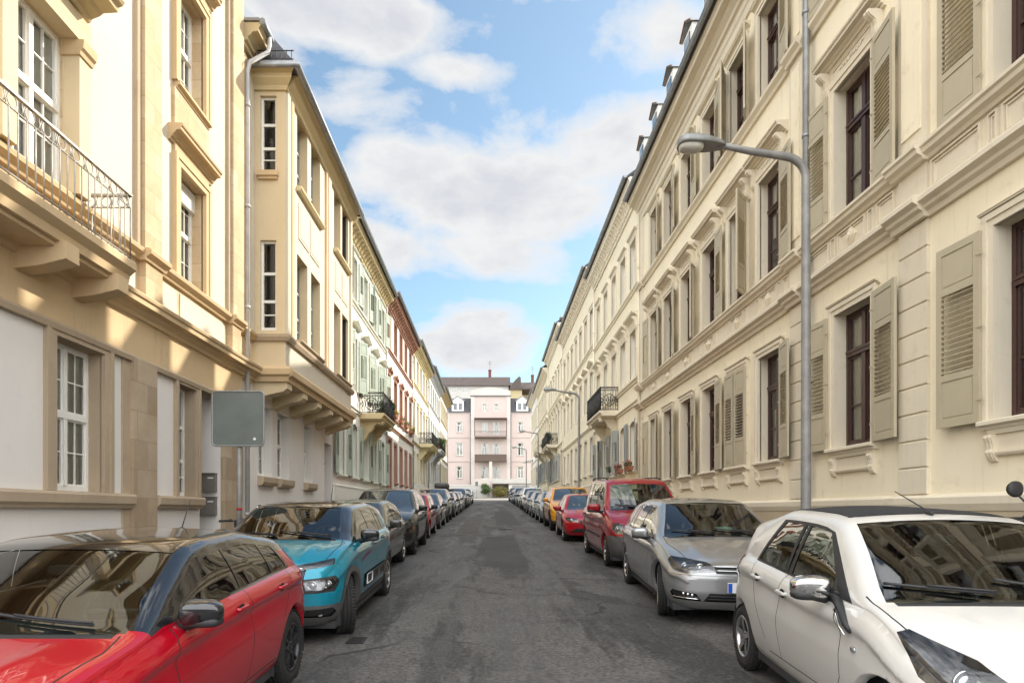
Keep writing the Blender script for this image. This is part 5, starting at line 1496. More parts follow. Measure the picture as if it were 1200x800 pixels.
class Car:
    """one-piece lofted body cut into panels, glass, lamps and trim; local x across, y along (nose at -y), z up"""
    def __init__(s, name, **k):
        s.name = name; s.k = k; s.parts = []
        L, W, H = k['L'], k['W'], k['H']; s.L, s.W, s.H = L, W, H
        qc, zc, qh, zhd, qr, zr, qrb, zrb = k['qc'], k['zc'], k['qh'], k['zhd'], k['qr'], k['zr'], k['qrb'], k['zrb']
        zn, zh0, zre = k.get('zn', .58), k['zh0'], k.get('zre', .72)
        fo = k['fo']; s.fo = fo; s.wb = k['wb']; s.r = k['r']
        s.zb = k.get('zb', .20)
        sl = (zhd-zc)/(qh-qc)
        mid = (qh+qr)/2
        s.zt = pchip([(0, zn), (.035, zn+.085), (.11, zh0-.055), (.24, zh0), ((.24+qc)/2, (zh0+zc)/2+k.get('hood_up', .018)), (qc-.05, zc-.012), (qc, zc),
                      (qc+.06, zc+.06*sl*1.0), ((qc+qh)/2, (zc+zhd)/2+.012), (qh-.07, zhd-.07*sl*.88), (qh, zhd), (qh+.10, zhd+(H-zhd)*.45), (qh+.38, H-.008), (mid+.1, H),
                      (qr-.40, zr+(H-zr)*k.get('roof_hold', .62)), (qr-.05, zr+.012), (qr, zr), (qr+.06*(qrb-qr)/.3, zr-.06*(zr-zrb)/.3), (qrb, zrb), (L-.08, zrb-k.get('tail_drop', .10)), (L-.025, zre+.09), (L, zre)])
        s.zbelt = pchip([(0, zn-.07), (.035, zn-.01), (.11, zh0-.15), (.24, zh0-.085), (qc, zc-.075), (qc+.45, k['zb1']), (qr-.1, k['zb2']), (qrb, min(k['zb2']+.01, zrb-.05)), (L-.08, zrb-k.get('tail_drop', .10)-.08), (L-.025, zre), (L, zre-.08)])
        hw = W/2
        s.plan = pchip([(0, .76*hw), (.025, .84*hw), (.08, .905*hw), (.2, .955*hw), (.45, .988*hw), (.9, hw), (L-.8, hw), (L-.35, .975*hw), (L-.12, .93*hw), (L-.03, .87*hw), (L, .79*hw)])
        nc = k.get('nose', .26)
        s.c = pchip([(0, nc), (.4, nc*.85), (qc, k.get('cc', .17)), (qh, k.get('ch', .10)), (mid, .0), (qr, -.06), (qrb, -.10), (L, -.15)])
        s.prof = pchip([(0, .86), (.06, .915), (.14, .95), (.32, .985), (.48, .998), (.58, 1.0), (.70, .986), (.79, .976), (.815, .979), (.838, .997), (.862, .996), (.91, .978), (.96, .955), (1, .912)])
        s.tum = k.get('tum', .42); s.crown = k.get('crown', .055)
        s.bm = None
    def section(s, q):
        k = s.k; W = s.plan(q); zb = s.zb; zt = s.zt(q); ze = min(s.zbelt(q), zt-.02)
        pts = []
        for f in (0, .35, .7): pts.append((W*.86*f, zb))
        NS = 30
        for i in range(NS+1):
            t = i/NS; pts.append((W*s.prof(t), zb+(ze-zb)*t))
        xb = W*s.prof(1.0)
        tum = s.tum
        # where the side-glass plane meets the crowned roof
        lo, hi = 0.0, zt-ze
        for _ in range(30):
            h = (lo+hi)/2; x = xb-tum*h
            if ze+h < zt-s.crown*min(1, (zt-ze)/.25+.35)*(x/xb)**2: lo = h
            else: hi = h
        h = (lo+hi)/2; xc, zc = xb-tum*h, ze+h
        cr = s.crown*min(1, (zt-ze)/.25+.35)
        top = lambda x: zt-cr*(x/xb)**2
        ra = min(k.get('ra', .06), h*.55); rb = k.get('rb', .085)
        Pa = (xc+tum*ra, zc-ra)
        xB = xc-rb; Pb = (xB, top(xB))
        NG, NC, NT = 9, 6, 20
        for i in range(1, NG+1):
            t = i/NG; bow = .012*sin(pi*t)*min(1, h/.3)
            pts.append((xb+(Pa[0]-xb)*t+bow, ze+(Pa[1]-ze)*t))
        s.ia = len(pts)-1
        for i in range(1, NC+1):
            t = i/NC; u = 1-t
            pts.append((u*u*Pa[0]+2*u*t*xc+t*t*Pb[0], u*u*Pa[1]+2*u*t*zc+t*t*Pb[1]))
        s.ib = len(pts)-1
        for i in range(1, NT+1):
            t = i/NT; x = xB*(1-t); hz = max(0, min(1, (k['qc']-.06-q)/.25, (q-.16)/.25)); pts.append((x, top(x)+hz*.011*math.exp(-((x/xB-.66)/.085)**2)))
        return pts
    def warp(s, x, q, z):
        sN = min(1.0, abs(x)/(s.W/2)); p = q+s.c(q)*sN*sN
        f = max(0, 1-q/.55)
        if f > 0:
            g = .11*max(0, (.42-z)/.22)**2 + s.k.get('rake', .10)*max(0, (z-.56)/.3)**1.5 + s.k.get('tuck', 0.0)
            p += g*f*f
        f = max(0, 1-(s.L-q)/.45)
        if f > 0:
            g = .10*max(0, (.45-z)/.25)**2 + .05*max(0, (z-.62)/.3)**1.5
            p -= g*f*f
        return (x, p, z)
    def loft(s):
        k = s.k; L = s.L
        crit = [k['qc']-.055, k['qc'], k['qh'], k['qh']+.13, k['qr'], k['qrb']] + k.get('qs', [])
        qs = [0, .008, .018, .032, .05, .075, .105, .14, .18, .22]
        q = .265
        st = k.get('step', .045)
        while q < L-.22: qs.append(q); q += st
        qs += [L-.20, L-.16, L-.12, L-.085, L-.055, L-.035, L-.02, L-.009, L]
        qs = [q for q in qs if all(abs(q-c) > .018 for c in crit)]+crit
        qs = sorted(qs); s.qs = qs
        bm = bmesh.new(); s.lay = bm.faces.layers.int.new('pid')
        s.lq = bm.faces.layers.float.new('q'); s.lj = bm.faces.layers.int.new('j')
        rows = []
        for q in qs:
            pts = s.section(q); n = len(pts); row = []
            for i in range(n-1): row.append(bm.verts.new(s.warp(pts[i][0], q, pts[i][1])) if i > 0 else None)
            row[0] = bm.verts.new(s.warp(0, q, pts[0][1]))
            row.append(bm.verts.new(s.warp(0, q, pts[-1][1])))
            left = [row[0]]+[bm.verts.new((-v.co.x, v.co.y, v.co.z)) for v in row[1:-1]]+[row[-1]]
            rows.append((row, left, pts))
        n = len(rows[0][0])
        for a in range(len(qs)-1):
            qm = (qs[a]+qs[a+1])/2
            for j in range(n-1):
                A, B = rows[a][0], rows[a+1][0]
                f = bm.faces.new((A[j], B[j], B[j+1], A[j+1])); f[s.lq] = qm; f[s.lj] = j
                A, B = rows[a][1], rows[a+1][1]
                f = bm.faces.new((A[j+1], B[j+1], B[j], A[j])); f[s.lq] = qm; f[s.lj] = j
        # nose and tail closing faces, curved in plan like the ribs
        for a, flip in ((0, False), (len(qs)-1, True)):
            R_, L_, pts = rows[a]; q = qs[a]; NC = 14
            grid = []
            for j in range(n):
                if j in (0, n-1): grid.append([R_[j]]*(NC+1)); continue
                g = []
                for c in range(NC+1):
                    t = -1+2*c/NC
                    if c == 0: g.append(L_[j])
                    elif c == NC: g.append(R_[j])
                    else: g.append(bm.verts.new(s.warp(pts[j][0]*t, q, pts[j][1])))
                grid.append(g)
            for j in range(n-1):
                for c in range(NC):
                    vs = [grid[j][c], grid[j][c+1], grid[j+1][c+1], grid[j+1][c]]
                    u = []
                    for v in vs:
                        if v not in u: u.append(v)
                    if len(u) < 3: continue
                    if flip: u.reverse()
                    try: f = bm.faces.new(u)
                    except ValueError: continue
                    f[s.lq] = q; f[s.lj] = -1
        bmesh.ops.recalc_face_normals(bm, faces=bm.faces)
        for f in bm.faces: f.smooth = True
        s.bm = bm
        s.bvh = BVHTree.FromBMesh(bm)
        return bm
    # ---- surface queries
    def side(s, p, z, sg=1):
        h = s.bvh.ray_cast(Vector((sg*2.0, p, z)), Vector((-sg, 0, 0)))
        return (h[0], h[1]) if h[0] is not None else (Vector((sg*s.W/2, p, z)), Vector((sg, 0, 0)))
    def front(s, x, z):
        h = s.bvh.ray_cast(Vector((x, -2.0, z)), Vector((0, 1, 0))); return (h[0], h[1])
    def topz(s, x, p):
        h = s.bvh.ray_cast(Vector((x, p, 3.0)), Vector((0, 0, -1))); return (h[0], h[1])
    # ---- panel cutting
    def newpart(s, name, mat, push=0.0, **kw):
        s.parts.append(dict(name=name, mat=mat, push=push, **kw)); return len(s.parts)
    def select(s, pid, fn):
        for f in s.bm.faces:
            if fn(f[s.lq], f[s.lj], f.calc_center_median()): f[s.lay] = pid
    def cut(s, poly, ea, eb, cond, pid, margin=.14):
        ea, eb = Vector(ea), Vector(eb)
        A = [p[0] for p in poly]; B = [p[1] for p in poly]
        a0, a1, b0, b1 = min(A)-margin, max(A)+margin, min(B)-margin, max(B)+margin
        area = sum(poly[i][0]*poly[(i+1) % len(poly)][1]-poly[(i+1) % len(poly)][0]*poly[i][1] for i in range(len(poly)))
        if area < 0: poly = poly[::-1]
        def near(f):
            c = f.calc_center_median(); a, b = c.dot(ea), c.dot(eb)
            return a0 < a < a1 and b0 < b < b1 and cond(f, c)
        faces = [f for f in s.bm.faces if near(f)]
        for i in range(len(poly)):
            p, q = poly[i], poly[(i+1) % len(poly)]
            da, db = q[0]-p[0], q[1]-p[1]
            if abs(da)+abs(db) < 1e-7: continue
            no = (ea*(-db)+eb*da).normalized(); co = ea*p[0]+eb*p[1]
            edges = set(); verts = set()
            for f in faces: edges.update(f.edges); verts.update(f.verts)
            res = bmesh.ops.bisect_plane(s.bm, geom=list(faces)+list(edges)+list(verts), dist=1e-5, plane_co=co, plane_no=no)
            faces = [g for g in res['geom'] if isinstance(g, bmesh.types.BMFace) and g.is_valid]
        def inside(a, b):
            r = False; n = len(poly); j = n-1
            for i in range(n):
                if (poly[i][1] > b) != (poly[j][1] > b) and a < (poly[j][0]-poly[i][0])*(b-poly[i][1])/(poly[j][1]-poly[i][1])+poly[i][0]: r = not r
                j = i
            return r
        out = []
        for f in faces:
            c = f.calc_center_median()
            if cond(f, c) and inside(c.dot(ea), c.dot(eb)):
                f[s.lay] = pid; out.append(f)
        return out
    def cut_side(s, poly, pid_r, pid_l=None, only=None):
        for sg, pid in ((1, pid_r), (-1, pid_l if pid_l is not None else pid_r)):
            s.cut(poly, (0, 1, 0), (0, 0, 1), lambda f, c, sg=sg: c.x*sg > .25*s.W and f.normal.x*sg > .12 and (only is None or f[s.lay] in only), pid)
    def cut_front(s, poly, pid, pmax=.75, only=None):
        s.cut(poly, (1, 0, 0), (0, 0, 1), lambda f, c: c.y < pmax and f.normal.y < .2 and (only is None or f[s.lay] in only), pid)
    def cut_corner(s, pts3, deg, pids, pmin=-1, pmax=1.3, rear=False):
        """outline given as (x,p,z) points, cut as seen from a front (or rear) corner"""
        t = D2R(deg)
        for sg, pid in ((1, pids[0]), (-1, pids[1])):
            ea = (sg*cos(t), sin(t) if not rear else -sin(t), 0)
            poly = [(x*cos(t)+(p if not rear else -p)*sin(t), z) for (x, p, z) in pts3]
            d = Vector((sg*sin(t), -cos(t) if not rear else cos(t), 0))
            s.cut(poly, ea, (0, 0, 1), lambda f, c, sg=sg, d=d: c.x*sg > .08 and pmin < c.y < pmax and f.normal.dot(d) > .05, pid)
    def strip(s, pts, w, pid, fn='side', only=None):
        for a, b in zip(pts[:-1], pts[1:]):
            d = Vector((b[0]-a[0], b[1]-a[1])); d.normalize(); n = Vector((-d.y, d.x))*w/2; e = d*.001
            poly = [(a[0]-n.x-e.x, a[1]-n.y-e.y), (b[0]-n.x+e.x, b[1]-n.y+e.y), (b[0]+n.x+e.x, b[1]+n.y+e.y), (a[0]+n.x-e.x, a[1]+n.y-e.y)]
            if fn == 'side': s.cut_side(poly, pid, only=only)
            elif fn == 'front': s.cut_front(poly, pid, only=only)
            else:
                s.cut(poly, (1, 0, 0), (0, 1, 0), lambda f, c: f.normal.z > .35 and (only is None or f[s.lay] in only), pid)
    def arches(s, rad, pid_del, n=26):
        for p in (s.fo, s.fo+s.wb):
            poly = [(p+rad*cos(2*pi*i/n), s.r+.01+rad*sin(2*pi*i/n)) for i in range(n)]
            s.cut_side(poly, pid_del)
    def open_arches(s, pid_del):
        bm = s.bm
        dead = [f for f in bm.faces if f[s.lay] == pid_del]
        bmesh.ops.delete(bm, geom=dead, context='FACES')
        edges = [e for e in bm.edges if e.is_boundary]
        if edges:
            r = bmesh.ops.extrude_edge_only(bm, edges=edges)
            for v in [g for g in r['geom'] if isinstance(g, bmesh.types.BMVert)]:
                v.co.x -= math.copysign(.055, v.co.x)
                c = s.fo if abs(v.co.y-s.fo) < abs(v.co.y-s.fo-s.wb) else s.fo+s.wb
                d = Vector((0, v.co.y-c, v.co.z-s.r-.01)); v.co -= d*.03
    # ---- emit
    def emit(s, root, paint, mats=None):
        bm = s.bm; bm.normal_update()
        groups = {}
        for f in bm.faces: groups.setdefault(f[s.lay], []).append(f)
        y0 = -s.fo
        objs = {}
        seam_id = s.seam
        def mk(name, faces, matlist, push, matfn=None):
            idx = {}; v = []; nrm = []; fs = []; mi = []
            for f in faces:
                ring = []
                for vv in f.verts:
                    if vv not in idx:
                        idx[vv] = len(v); co = vv.co + vv.normal*push; v.append((co.x, co.y+y0, co.z)); nrm.append(tuple(vv.normal))
                    ring.append(idx[vv])
                fs.append(ring); mi.append(matfn(f) if matfn else 0)
            me = bpy.data.meshes.new(name); me.from_pydata(v, [], fs)
            for m in matlist: me.materials.append(m)
            me.polygons.foreach_set('use_smooth', [True]*len(fs)); me.polygons.foreach_set('material_index', mi)
            me.normals_split_custom_set_from_vertices(nrm)
            me.update(); return me
        body = [f for pid in (0, seam_id) for f in groups.get(pid, [])]
        objs['body'] = put('body', mk('body', body, [paint, M['seam']], 0, lambda f: 1 if f[s.lay] == seam_id else 0), root)
        for i, pt in enumerate(s.parts, 1):
            if i == seam_id or i not in groups or pt['name'] is None: continue
            faces = groups[i]
            split = pt.get('split')
            sets = [faces]
            if split: sets = [[f for f in faces if f.calc_center_median().x > 0], [f for f in faces if f.calc_center_median().x <= 0]]
            for fc in sets:
                if not fc: continue
                mat = paint if pt['mat'] == 'PAINT' else M[pt['mat']]
                par = root
                o = put(pt['name'], mk(pt['name'], fc, [mat], pt['push']), par)
                if pt.get('lamp'):
                    s.lamp(o, fc, y0, pt)
                pt.setdefault('objs', []).append(o)
        return objs
    def lamp(s, o, faces, y0, pt):
        """reflector bowl, bezel and projector behind a clear lens"""
        idx = {}; v = []; fs = []
        edges = {}
        dep = pt.get('depth', .055)
        for f in faces:
            ring = []
            for vv in f.verts:
                if vv not in idx:
                    idx[vv] = len(v); co = vv.co - vv.normal*dep; v.append((co.x, co.y+y0, co.z))
                ring.append(idx[vv])
            fs.append(ring)
            for e in f.edges: edges[e] = edges.get(e, 0)+1
        n0 = len(v)
        for e, c in edges.items():
            if c == 1:
                a, b = e.verts; k = len(v)
                for vv in (a, b): co = vv.co-vv.normal*.002; v.append((co.x, co.y+y0, co.z))
                fs.append([idx[a], idx[b], k+1, k])
        me = bpy.data.meshes.new('reflector'); me.from_pydata(v, [], fs); me.materials.append(M[pt.get('house', 'lamp_house')]); me.update()
        put('reflector', me, o)
        tot = Vector((0, 0, 0)); nn = Vector((0, 0, 0)); ar = 0
        for f in faces: a = f.calc_area(); tot += f.calc_center_median()*a; nn += f.normal*a; ar += a
        c = tot/ar; nn.normalize()
        for (t, du, r) in pt.get('bulbs', [(0, 0, .045)]):
            side = Vector((0, 0, 1)).cross(nn); side.normalize(); up = nn.cross(side)
            cc = c+side*t*(1 if c.x > 0 else -1)+up*du-nn*(dep*.75)
            cc.y += y0
            mb = MB()
            d = Vector((0, -1, 0))
            R1 = [cc+Vector((r*cos(2*pi*i/20), -.012, r*sin(2*pi*i/20))) for i in range(20)]
            mb.tube(R1, r*.16, 6, 0, closed=True)
            mb.ball(cc, r*.82, r*.6, r*.82, 16, 10, 1)
            mb.build('bulb', [M['chrome'], M['lens_glass']], o)

M['lens_glass'] = plain('projector_glass', (0.42, 0.44, 0.46), 0.03, 0.7, var=.1, rvar=.02, coat=1.0)

def superball(mb, c, rx, ry, rz, e=.6, n=18, m=10, mi=0, taper=None, rot=0.0):
    b = len(mb.v); sp = lambda a, k: math.copysign(abs(a)**k, a)
    for i in range(m+1):
        th = -pi/2+pi*i/m
        for j in range(n):
            ph = 2*pi*j/n
            x = sp(cos(th), e)*sp(cos(ph), e); y = sp(cos(th), e)*sp(sin(ph), e); z = sp(sin(th), e)
            if taper: k = taper(x, y, z); x, y, z = k
            X, Y, Z = rx*x, ry*y, rz*z
            mb.v.append((c[0]+X*cos(rot)-Y*sin(rot), c[1]+X*sin(rot)+Y*cos(rot), c[2]+Z))
    for i in range(m):
        for j in range(n):
            j2 = (j+1) % n
            mb.f.append((b+i*n+j, b+i*n+j2, b+(i+1)*n+j2, b+(i+1)*n+j)); mb.m.append(mi); mb.sm.append(True)

def m_tyre(r, w):
    def fn():
        mb = MB(); h = w/2
        pr = [(-h+.02, r*.62), (-h, r*.68), (-h-.006, r*.80), (-h+.004, r*.92), (-h+.022, r*.975), (-h+.045, r)]
        for g in (-.3, 0, .3):
            x = g*w*.75; pr += [(x-.006, r), (x-.005, r-.008), (x+.005, r-.008), (x+.006, r)]
        pr += [(h-.045, r), (h-.022, r*.975), (h-.004, r*.92), (h+.006, r*.80), (h, r*.68), (h-.02, r*.62)]
        mb.lathe_x(pr, 44)
        n = 56          # shoulder tread blocks
        for i in range(n):
            a = 2*pi*i/n
            for sx in (-1, 1):
                c = (sx*(h-.028), (r+.0005)*cos(a), (r+.0005)*sin(a))
                mb.obox(c, (.024, 0, 0), (0, -.011*sin(a), .011*cos(a)), (sx*-.002, .004*cos(a), .004*sin(a)))
        return mb.mesh('wheel', M['rubber'])
    return cached(('tyre', r, w), fn)

def m_rim(r, w, style, mat):
    def fn():
        mb = MB(); h = w/2; R_ = r*.64
        mb.lathe_x([(h-.002, R_+.004), (h+.004, R_-.004), (h-.004, R_-.016), (h-.03, R_-.022), (-h+.02, R_-.02)], 40, 0)
        mb.lathe_x([(h-.075, .001), (h-.075, R_-.03)], 32, 1); mb.lathe_x([(h-.06, .05), (h-.06, R_*.72), (h-.07, R_*.72)], 28, 2)
        mb.lathe_x([(h-.012, .001), (h-.012, .022), (h-.018, .034), (h-.024, .05), (h-.06, .055)], 20, 0)
        def spoke(a, wi, wo, x0, x1, tw=0.0):
            c, s_ = cos(a), sin(a); t = (-s_, c)
            r0, r1 = .035, R_-.012; nseg = 4
            for i in range(nseg):
                f0, f1 = i/nseg, (i+1)/nseg
                q = []
                for f in (f0, f1):
                    rr = r0+(r1-r0)*f; ww = wi+(wo-wi)*f; xx = x0+(x1-x0)*f-.010*sin(pi*f)*-1; off = tw*f*f
                    q.append([(xx, rr*c+(off-ww)*t[0], rr*s_+(off-ww)*t[1]), (xx, rr*c+(off+ww)*t[0], rr*s_+(off+ww)*t[1])])
                A, B = q
                mb.face([A[0], A[1], B[1], B[0]])
                for k in (0, 1): mb.face([A[k], B[k], (B[k][0]-.028, B[k][1], B[k][2]), (A[k][0]-.028, A[k][1], A[k][2])], 1)
        if style == 'five2':
            for i in range(5):
                for d in (-.15, .15): spoke(2*pi*i/5+d, .013, .010, h-.028, h-.008, d*.10)
        elif style == 'star5':
            for i in range(5): spoke(2*pi*i/5, .030, .024, h-.028, h-.006)
        elif style == 'turbine':
            for i in range(8): spoke(2*pi*i/8, .014, .026, h-.026, h-.006, .045)
        elif style == 'ten':
            for i in range(10): spoke(2*pi*i/10, .012, .012, h-.028, h-.006)
        else:
            for i in range(7): spoke(2*pi*i/7, .020, .026, h-.026, h-.008)
        for i in range(5):
            a = 2*pi*(i+.5)/5; mb.lathe_x([(h-.012, .001), (h-.012, .007), (h-.03, .008)], 8, 2, c=(0, .045*cos(a), .045*sin(a)))
        return mb.mesh('rim', [M[mat], M['seam'], M['brake']])
    return cached(('rim', r, w, style, mat), fn)

def add_wheels(car, root, style, mat, steer=0.0, w=.205):
    r = car.r
    for p, st in ((0, steer), (car.wb, 0)):
        for sg in (1, -1):
            o = put('wheel', m_tyre(r, w), root, (sg*(car.W/2-w/2-.035), p, r))
            o.rotation_euler = (0, 0, (0 if sg > 0 else pi)+D2R(st))
            rm = put('rim', m_rim(r, w, style, mat), o)
            rm.rotation_euler = (rnd.uniform(0, 6), 0, 0)

def add_cabin(car, root, light=False, rhd=False):
    """floor, wells, seats, dashboard and wheel so the glass looks into something"""
    k = car.k; y0 = -car.fo; W = car.W; mb = MB()
    qc = k['qc']; zb = k['zb1']
    fl = .34
    mb.box(-W*.43, W*.43, qc-.25+y0, k['qrb']-.05+y0, fl-.02, fl)
    mb.box(-W*.45, W*.45, .25+y0, car.L-.3+y0, .175, .235)
    # engine bay block and inner wheel wells keep daylight out
    for p in (0, car.wb):
        for sg in (1, -1):
            n = 14; ra = car.r+.085; xo, xi = sg*(W/2-.06), sg*(W/2-.30)
            P = [(ra*cos(pi*i/n), car.r+.01+ra*sin(pi*i/n)) for i in range(n+1)]
            P = [(ra, .18)]+P+[(-ra, .18)]
            for (a, b) in zip(P[:-1], P[1:]):
                mb.face([(xo, p+a[0], a[1]), (xo, p+b[0], b[1]), (xi, p+b[0], b[1]), (xi, p+a[0], a[1])])
            mb.face([(xi, p+a[0], a[1]) for a in P])
    # dashboard
    mb.prism([(qc+.02+y0, zb-.02), (qc+.30+y0, zb+.03), (qc+.55+y0, zb-.01), (qc+.58+y0, zb-.22), (qc+.3+y0, zb-.45), (qc-.1+y0, zb-.4)], -W*.40, W*.40)
    sx = .36 if W > 1.7 else .33
    H = car.H
    for sg in (-1, 1):
        y = qc+1.22+y0
        superball(mb, (sg*sx, y-.12, fl+.20), .24, .27, .10, .5, 14, 8)
        superball(mb, (sg*sx, y+.20, fl+.52), .235, .085, .34, .5, 14, 8)
        superball(mb, (sg*sx, y+.26, min(H-.22, fl+.95)), .12, .05, .085, .5, 12, 8)
        mb.bar((sg*sx-.05, y+.24, fl+.8), (sg*sx-.05, y+.26, fl+.92), .008); mb.bar((sg*sx+.05, y+.24, fl+.8), (sg*sx+.05, y+.26, fl+.92), .008)
    y = min(qc+2.05, k['qr']-.25)+y0
    superball(mb, (0, y-.1, fl+.2), W*.38, .25, .10, .4, 18, 8); superball(mb, (0, y+.18, fl+.50), W*.38, .08, .30, .4, 18, 8)
    for sg in (-1, 1): superball(mb, (sg*sx, y+.22, min(H-.26, fl+.87)), .12, .045, .07, .5, 12, 8)
    cx = (sx if not rhd else -sx)
    R1 = []
    for i in range(24):
        a = 2*pi*i/24; R1.append((cx+.18*cos(a), qc+.62+y0+.18*sin(a)*.45, zb+.02+.18*sin(a)*.9))
    mb.tube(R1, .014, 6, closed=True); mb.bar((cx-.17, qc+.62+y0, zb+.02), (cx+.17, qc+.62+y0, zb+.02), .018)
    superball(mb, (0, qc+.72+y0, car.zt(qc+.62)-.085), .11, .02, .032, .6, 14, 8)
    return mb.build('cabin', [M['cabin']], root)

def add_mirror(car, root, mat, p, z, size=1.0, base='black_plastic', cap=None):
    y0 = -car.fo
    for sg in (1, -1):
        co, no = car.side(p, z, sg)
        mb = MB(); x = co.x+sg*.145*size; y = co.y+y0-.015; zc = z+.055*size
        tp = lambda X, Y, Z, sg=sg: (X, Y*(1-.25*X*sg)+.12*Y*Z, Z*(1-.22*(X*sg+1)/2))
        superball(mb, (x, y, zc), .115*size, .072*size, .078*size, .62, 22, 14, 0, tp, 0)
        o = mb.build('door_mirror', M[mat] if isinstance(mat, str) else mat, root)
        mb = MB()
        mb.tube([(co.x-sg*.02, y+.03, z-.03), (co.x+sg*.05, y+.02, z-.02), (x-sg*.02, y+.01, zc-.055*size)], [.035, .028, .03], 8)
        superball(mb, (x, y+.006, zc-.047*size), .108*size, .066*size, .034*size, .6, 18, 8, 0)
        mb.build('mirror_base', M[base], o)
        mb = MB(); n = 18
        mb.face([(x+.090*size*math.copysign(abs(cos(2*pi*i/n))**.7, cos(2*pi*i/n)), y+.066*size, zc+.004+.058*size*math.copysign(abs(sin(2*pi*i/n))**.7, sin(2*pi*i/n))) for i in range(n)])
        mb.build('mirror_glass', M['chrome'], o)

def add_handles(car, root, mat, spots, cup=True):
    y0 = -car.fo
    for (p, z) in spots:
        for sg in (1, -1):
            co, no = car.side(p, z, sg); a = math.atan2(no.y, no.x*sg)
            mb = MB()
            superball(mb, (co.x+sg*.022, co.y+y0, z), .011, .085, .015, .6, 12, 8)
            for e in (-.07, .07): superball(mb, (co.x+sg*.008, co.y+y0+e, z), .018, .015, .014, .7, 8, 6)
            o = mb.build('door_handle', mat if not isinstance(mat, str) else M[mat], root)
            if cup:
                mb = MB(); n = 16
                mb.face([(co.x+sg*.0035+no.y*0, co.y+y0+.055*cos(2*pi*i/n), z-.004+.033*sin(2*pi*i/n)) for i in range(n)])
                mb.build('handle_cup', M['seam'], o)

def add_wipers(car, root, x0=.55, span=.62):
    y0 = -car.fo; qc = car.k['qc']
    mb = MB()
    for (xa, xb, up) in ((x0, x0-span, .10), (x0-.62, x0-.62-span*.85, .09)):
        pts = []
        for i in range(9):
            t = i/8; x = xa+(xb-xa)*t; sN = abs(x)/(car.W/2)
            p = qc+car.c(qc)*sN*sN+.045+up*t*(.6+.4*t)
            h = car.topz(x, p)
            if h[0] is not None: pts.append((x, p+y0, h[0].z+.014))
        if len(pts) > 2:
            mb.tube(pts, .0085, 6); mb.tube([(p[0], p[1]-.012, p[2]+.014) for p in pts[:6]], .0065, 6)
    return mb.build('wiper', M['black_plastic'], root)

def add_plate(car, root, z, text=False):
    h = car.front(0, z); y = h[0].y-.012-car.fo
    mb = MB(); mb.box(-.26, .26, y-.006, y+.02, z-.055, z+.055, 0); mb.box(-.258, -.215, y-.009, y-.0055, z-.052, z+.052, 1)
    return mb.build('licence_plate', [M['plate_white'], M['plate_blue']], root)

def add_antenna(car, root, p, tilt=.25, ln=.30):
    h = car.topz(0, p); y = p-car.fo; z = h[0].z
    mb = MB(); superball(mb, (0, y, z+.012), .018, .04, .02, .8, 10, 6); mb.bar((0, y, z+.02), (0, y+ln*sin(tilt*2), z+.02+ln*cos(tilt*2)), .006, 6, r2=.003)
    return mb.build('antenna', M['black_plastic'], root)

def dlo(car, wins, trim, far=False):
    """black window surround, then each side light"""
    t = car.newpart('window_trim', 'gloss_black', .001, split=True)
    car.cut_side(trim, t)
    for w in wins:
        g = car.newpart('side_window', 'far_glass' if far else 'side_glass', -.003, split=True)
        car.cut_side(w, g)
    return t

def base_parts(car, far=False, roof=None, cowl=True):
    k = car.k
    car.loft(); ia, ib = car.ia, car.ib
    ws = car.newpart('windscreen', 'far_glass' if far else 'car_glass', -.004)
    rw = car.newpart('rear_window', 'far_glass' if far else 'car_glass', -.004)
    cw = car.newpart('cowl', 'black_plastic', -.006)
    car.seam = car.newpart('seam', 'seam', -.004)
    car.gone = car.newpart(None, 'seam')
    car.select(ws, lambda q, j, c: k['qc'] < q < k['qh'] and j >= ib)
    car.select(rw, lambda q, j, c: k['qr'] < q < k['qrb'] and j >= ib)
    car.select(cw, lambda q, j, c: k['qc']-.055 < q < k['qc'] and j >= ib+1)
    if roof == 'all':
        r = car.newpart('roof', 'gloss_black', 0)
        car.select(r, lambda q, j, c: k['qh'] < q < k['qr']+.05 and j >= ia-2 or k['qc']+.02 < q <= k['qh'] and ia-3 <= j < ib)
    elif roof == 'fabric':
        r = car.newpart('fabric_roof', 'fabric_black', .004)
        car.select(r, lambda q, j, c: k['qh']+.13 < q < k['qr']-.1 and j >= ib)
    return ws
M['fabric_black'] = plain('roof_fabric', (0.016, 0.016, 0.018), 0.85, var=.15, scale=160, bump=.3)
def side_curves(car):
    """roof rail seen from the side, as p -> z, and the belt line"""
    k = car.k; pts = []
    q = k['qc']+.08
    while q < min(k['qrb'], car.L-.15):
        sec = car.section(q); x, z = sec[car.ia]; w = car.warp(x, q, z); pts.append((w[1], w[2])); q += .06
    pts.sort()
    def up(p):
        if p <= pts[0][0]: return pts[0][1]
        for a, b in zip(pts[:-1], pts[1:]):
            if a[0] <= p <= b[0]: return a[1]+(b[1]-a[1])*(p-a[0])/max(1e-6, b[0]-a[0])
        return pts[-1][1]
    return up

def light_poly(up, lo, b0, t0, b1, t1, dz0, dz1):
    """outline between two slanted uprights, dz0 above the belt, dz1 under the rail"""
    out = [(b0, lo(b0)+dz0)]
    n = 3
    for i in range(1, n+1): p = b0+(b1-b0)*i/n; out.append((p, lo(p)+dz0))
    n = max(2, int(abs(t1-t0)/.13))
    for i in range(n+1):
        p = t1+(t0-t1)*i/n; out.append((p, up(p)-dz1))
    return out

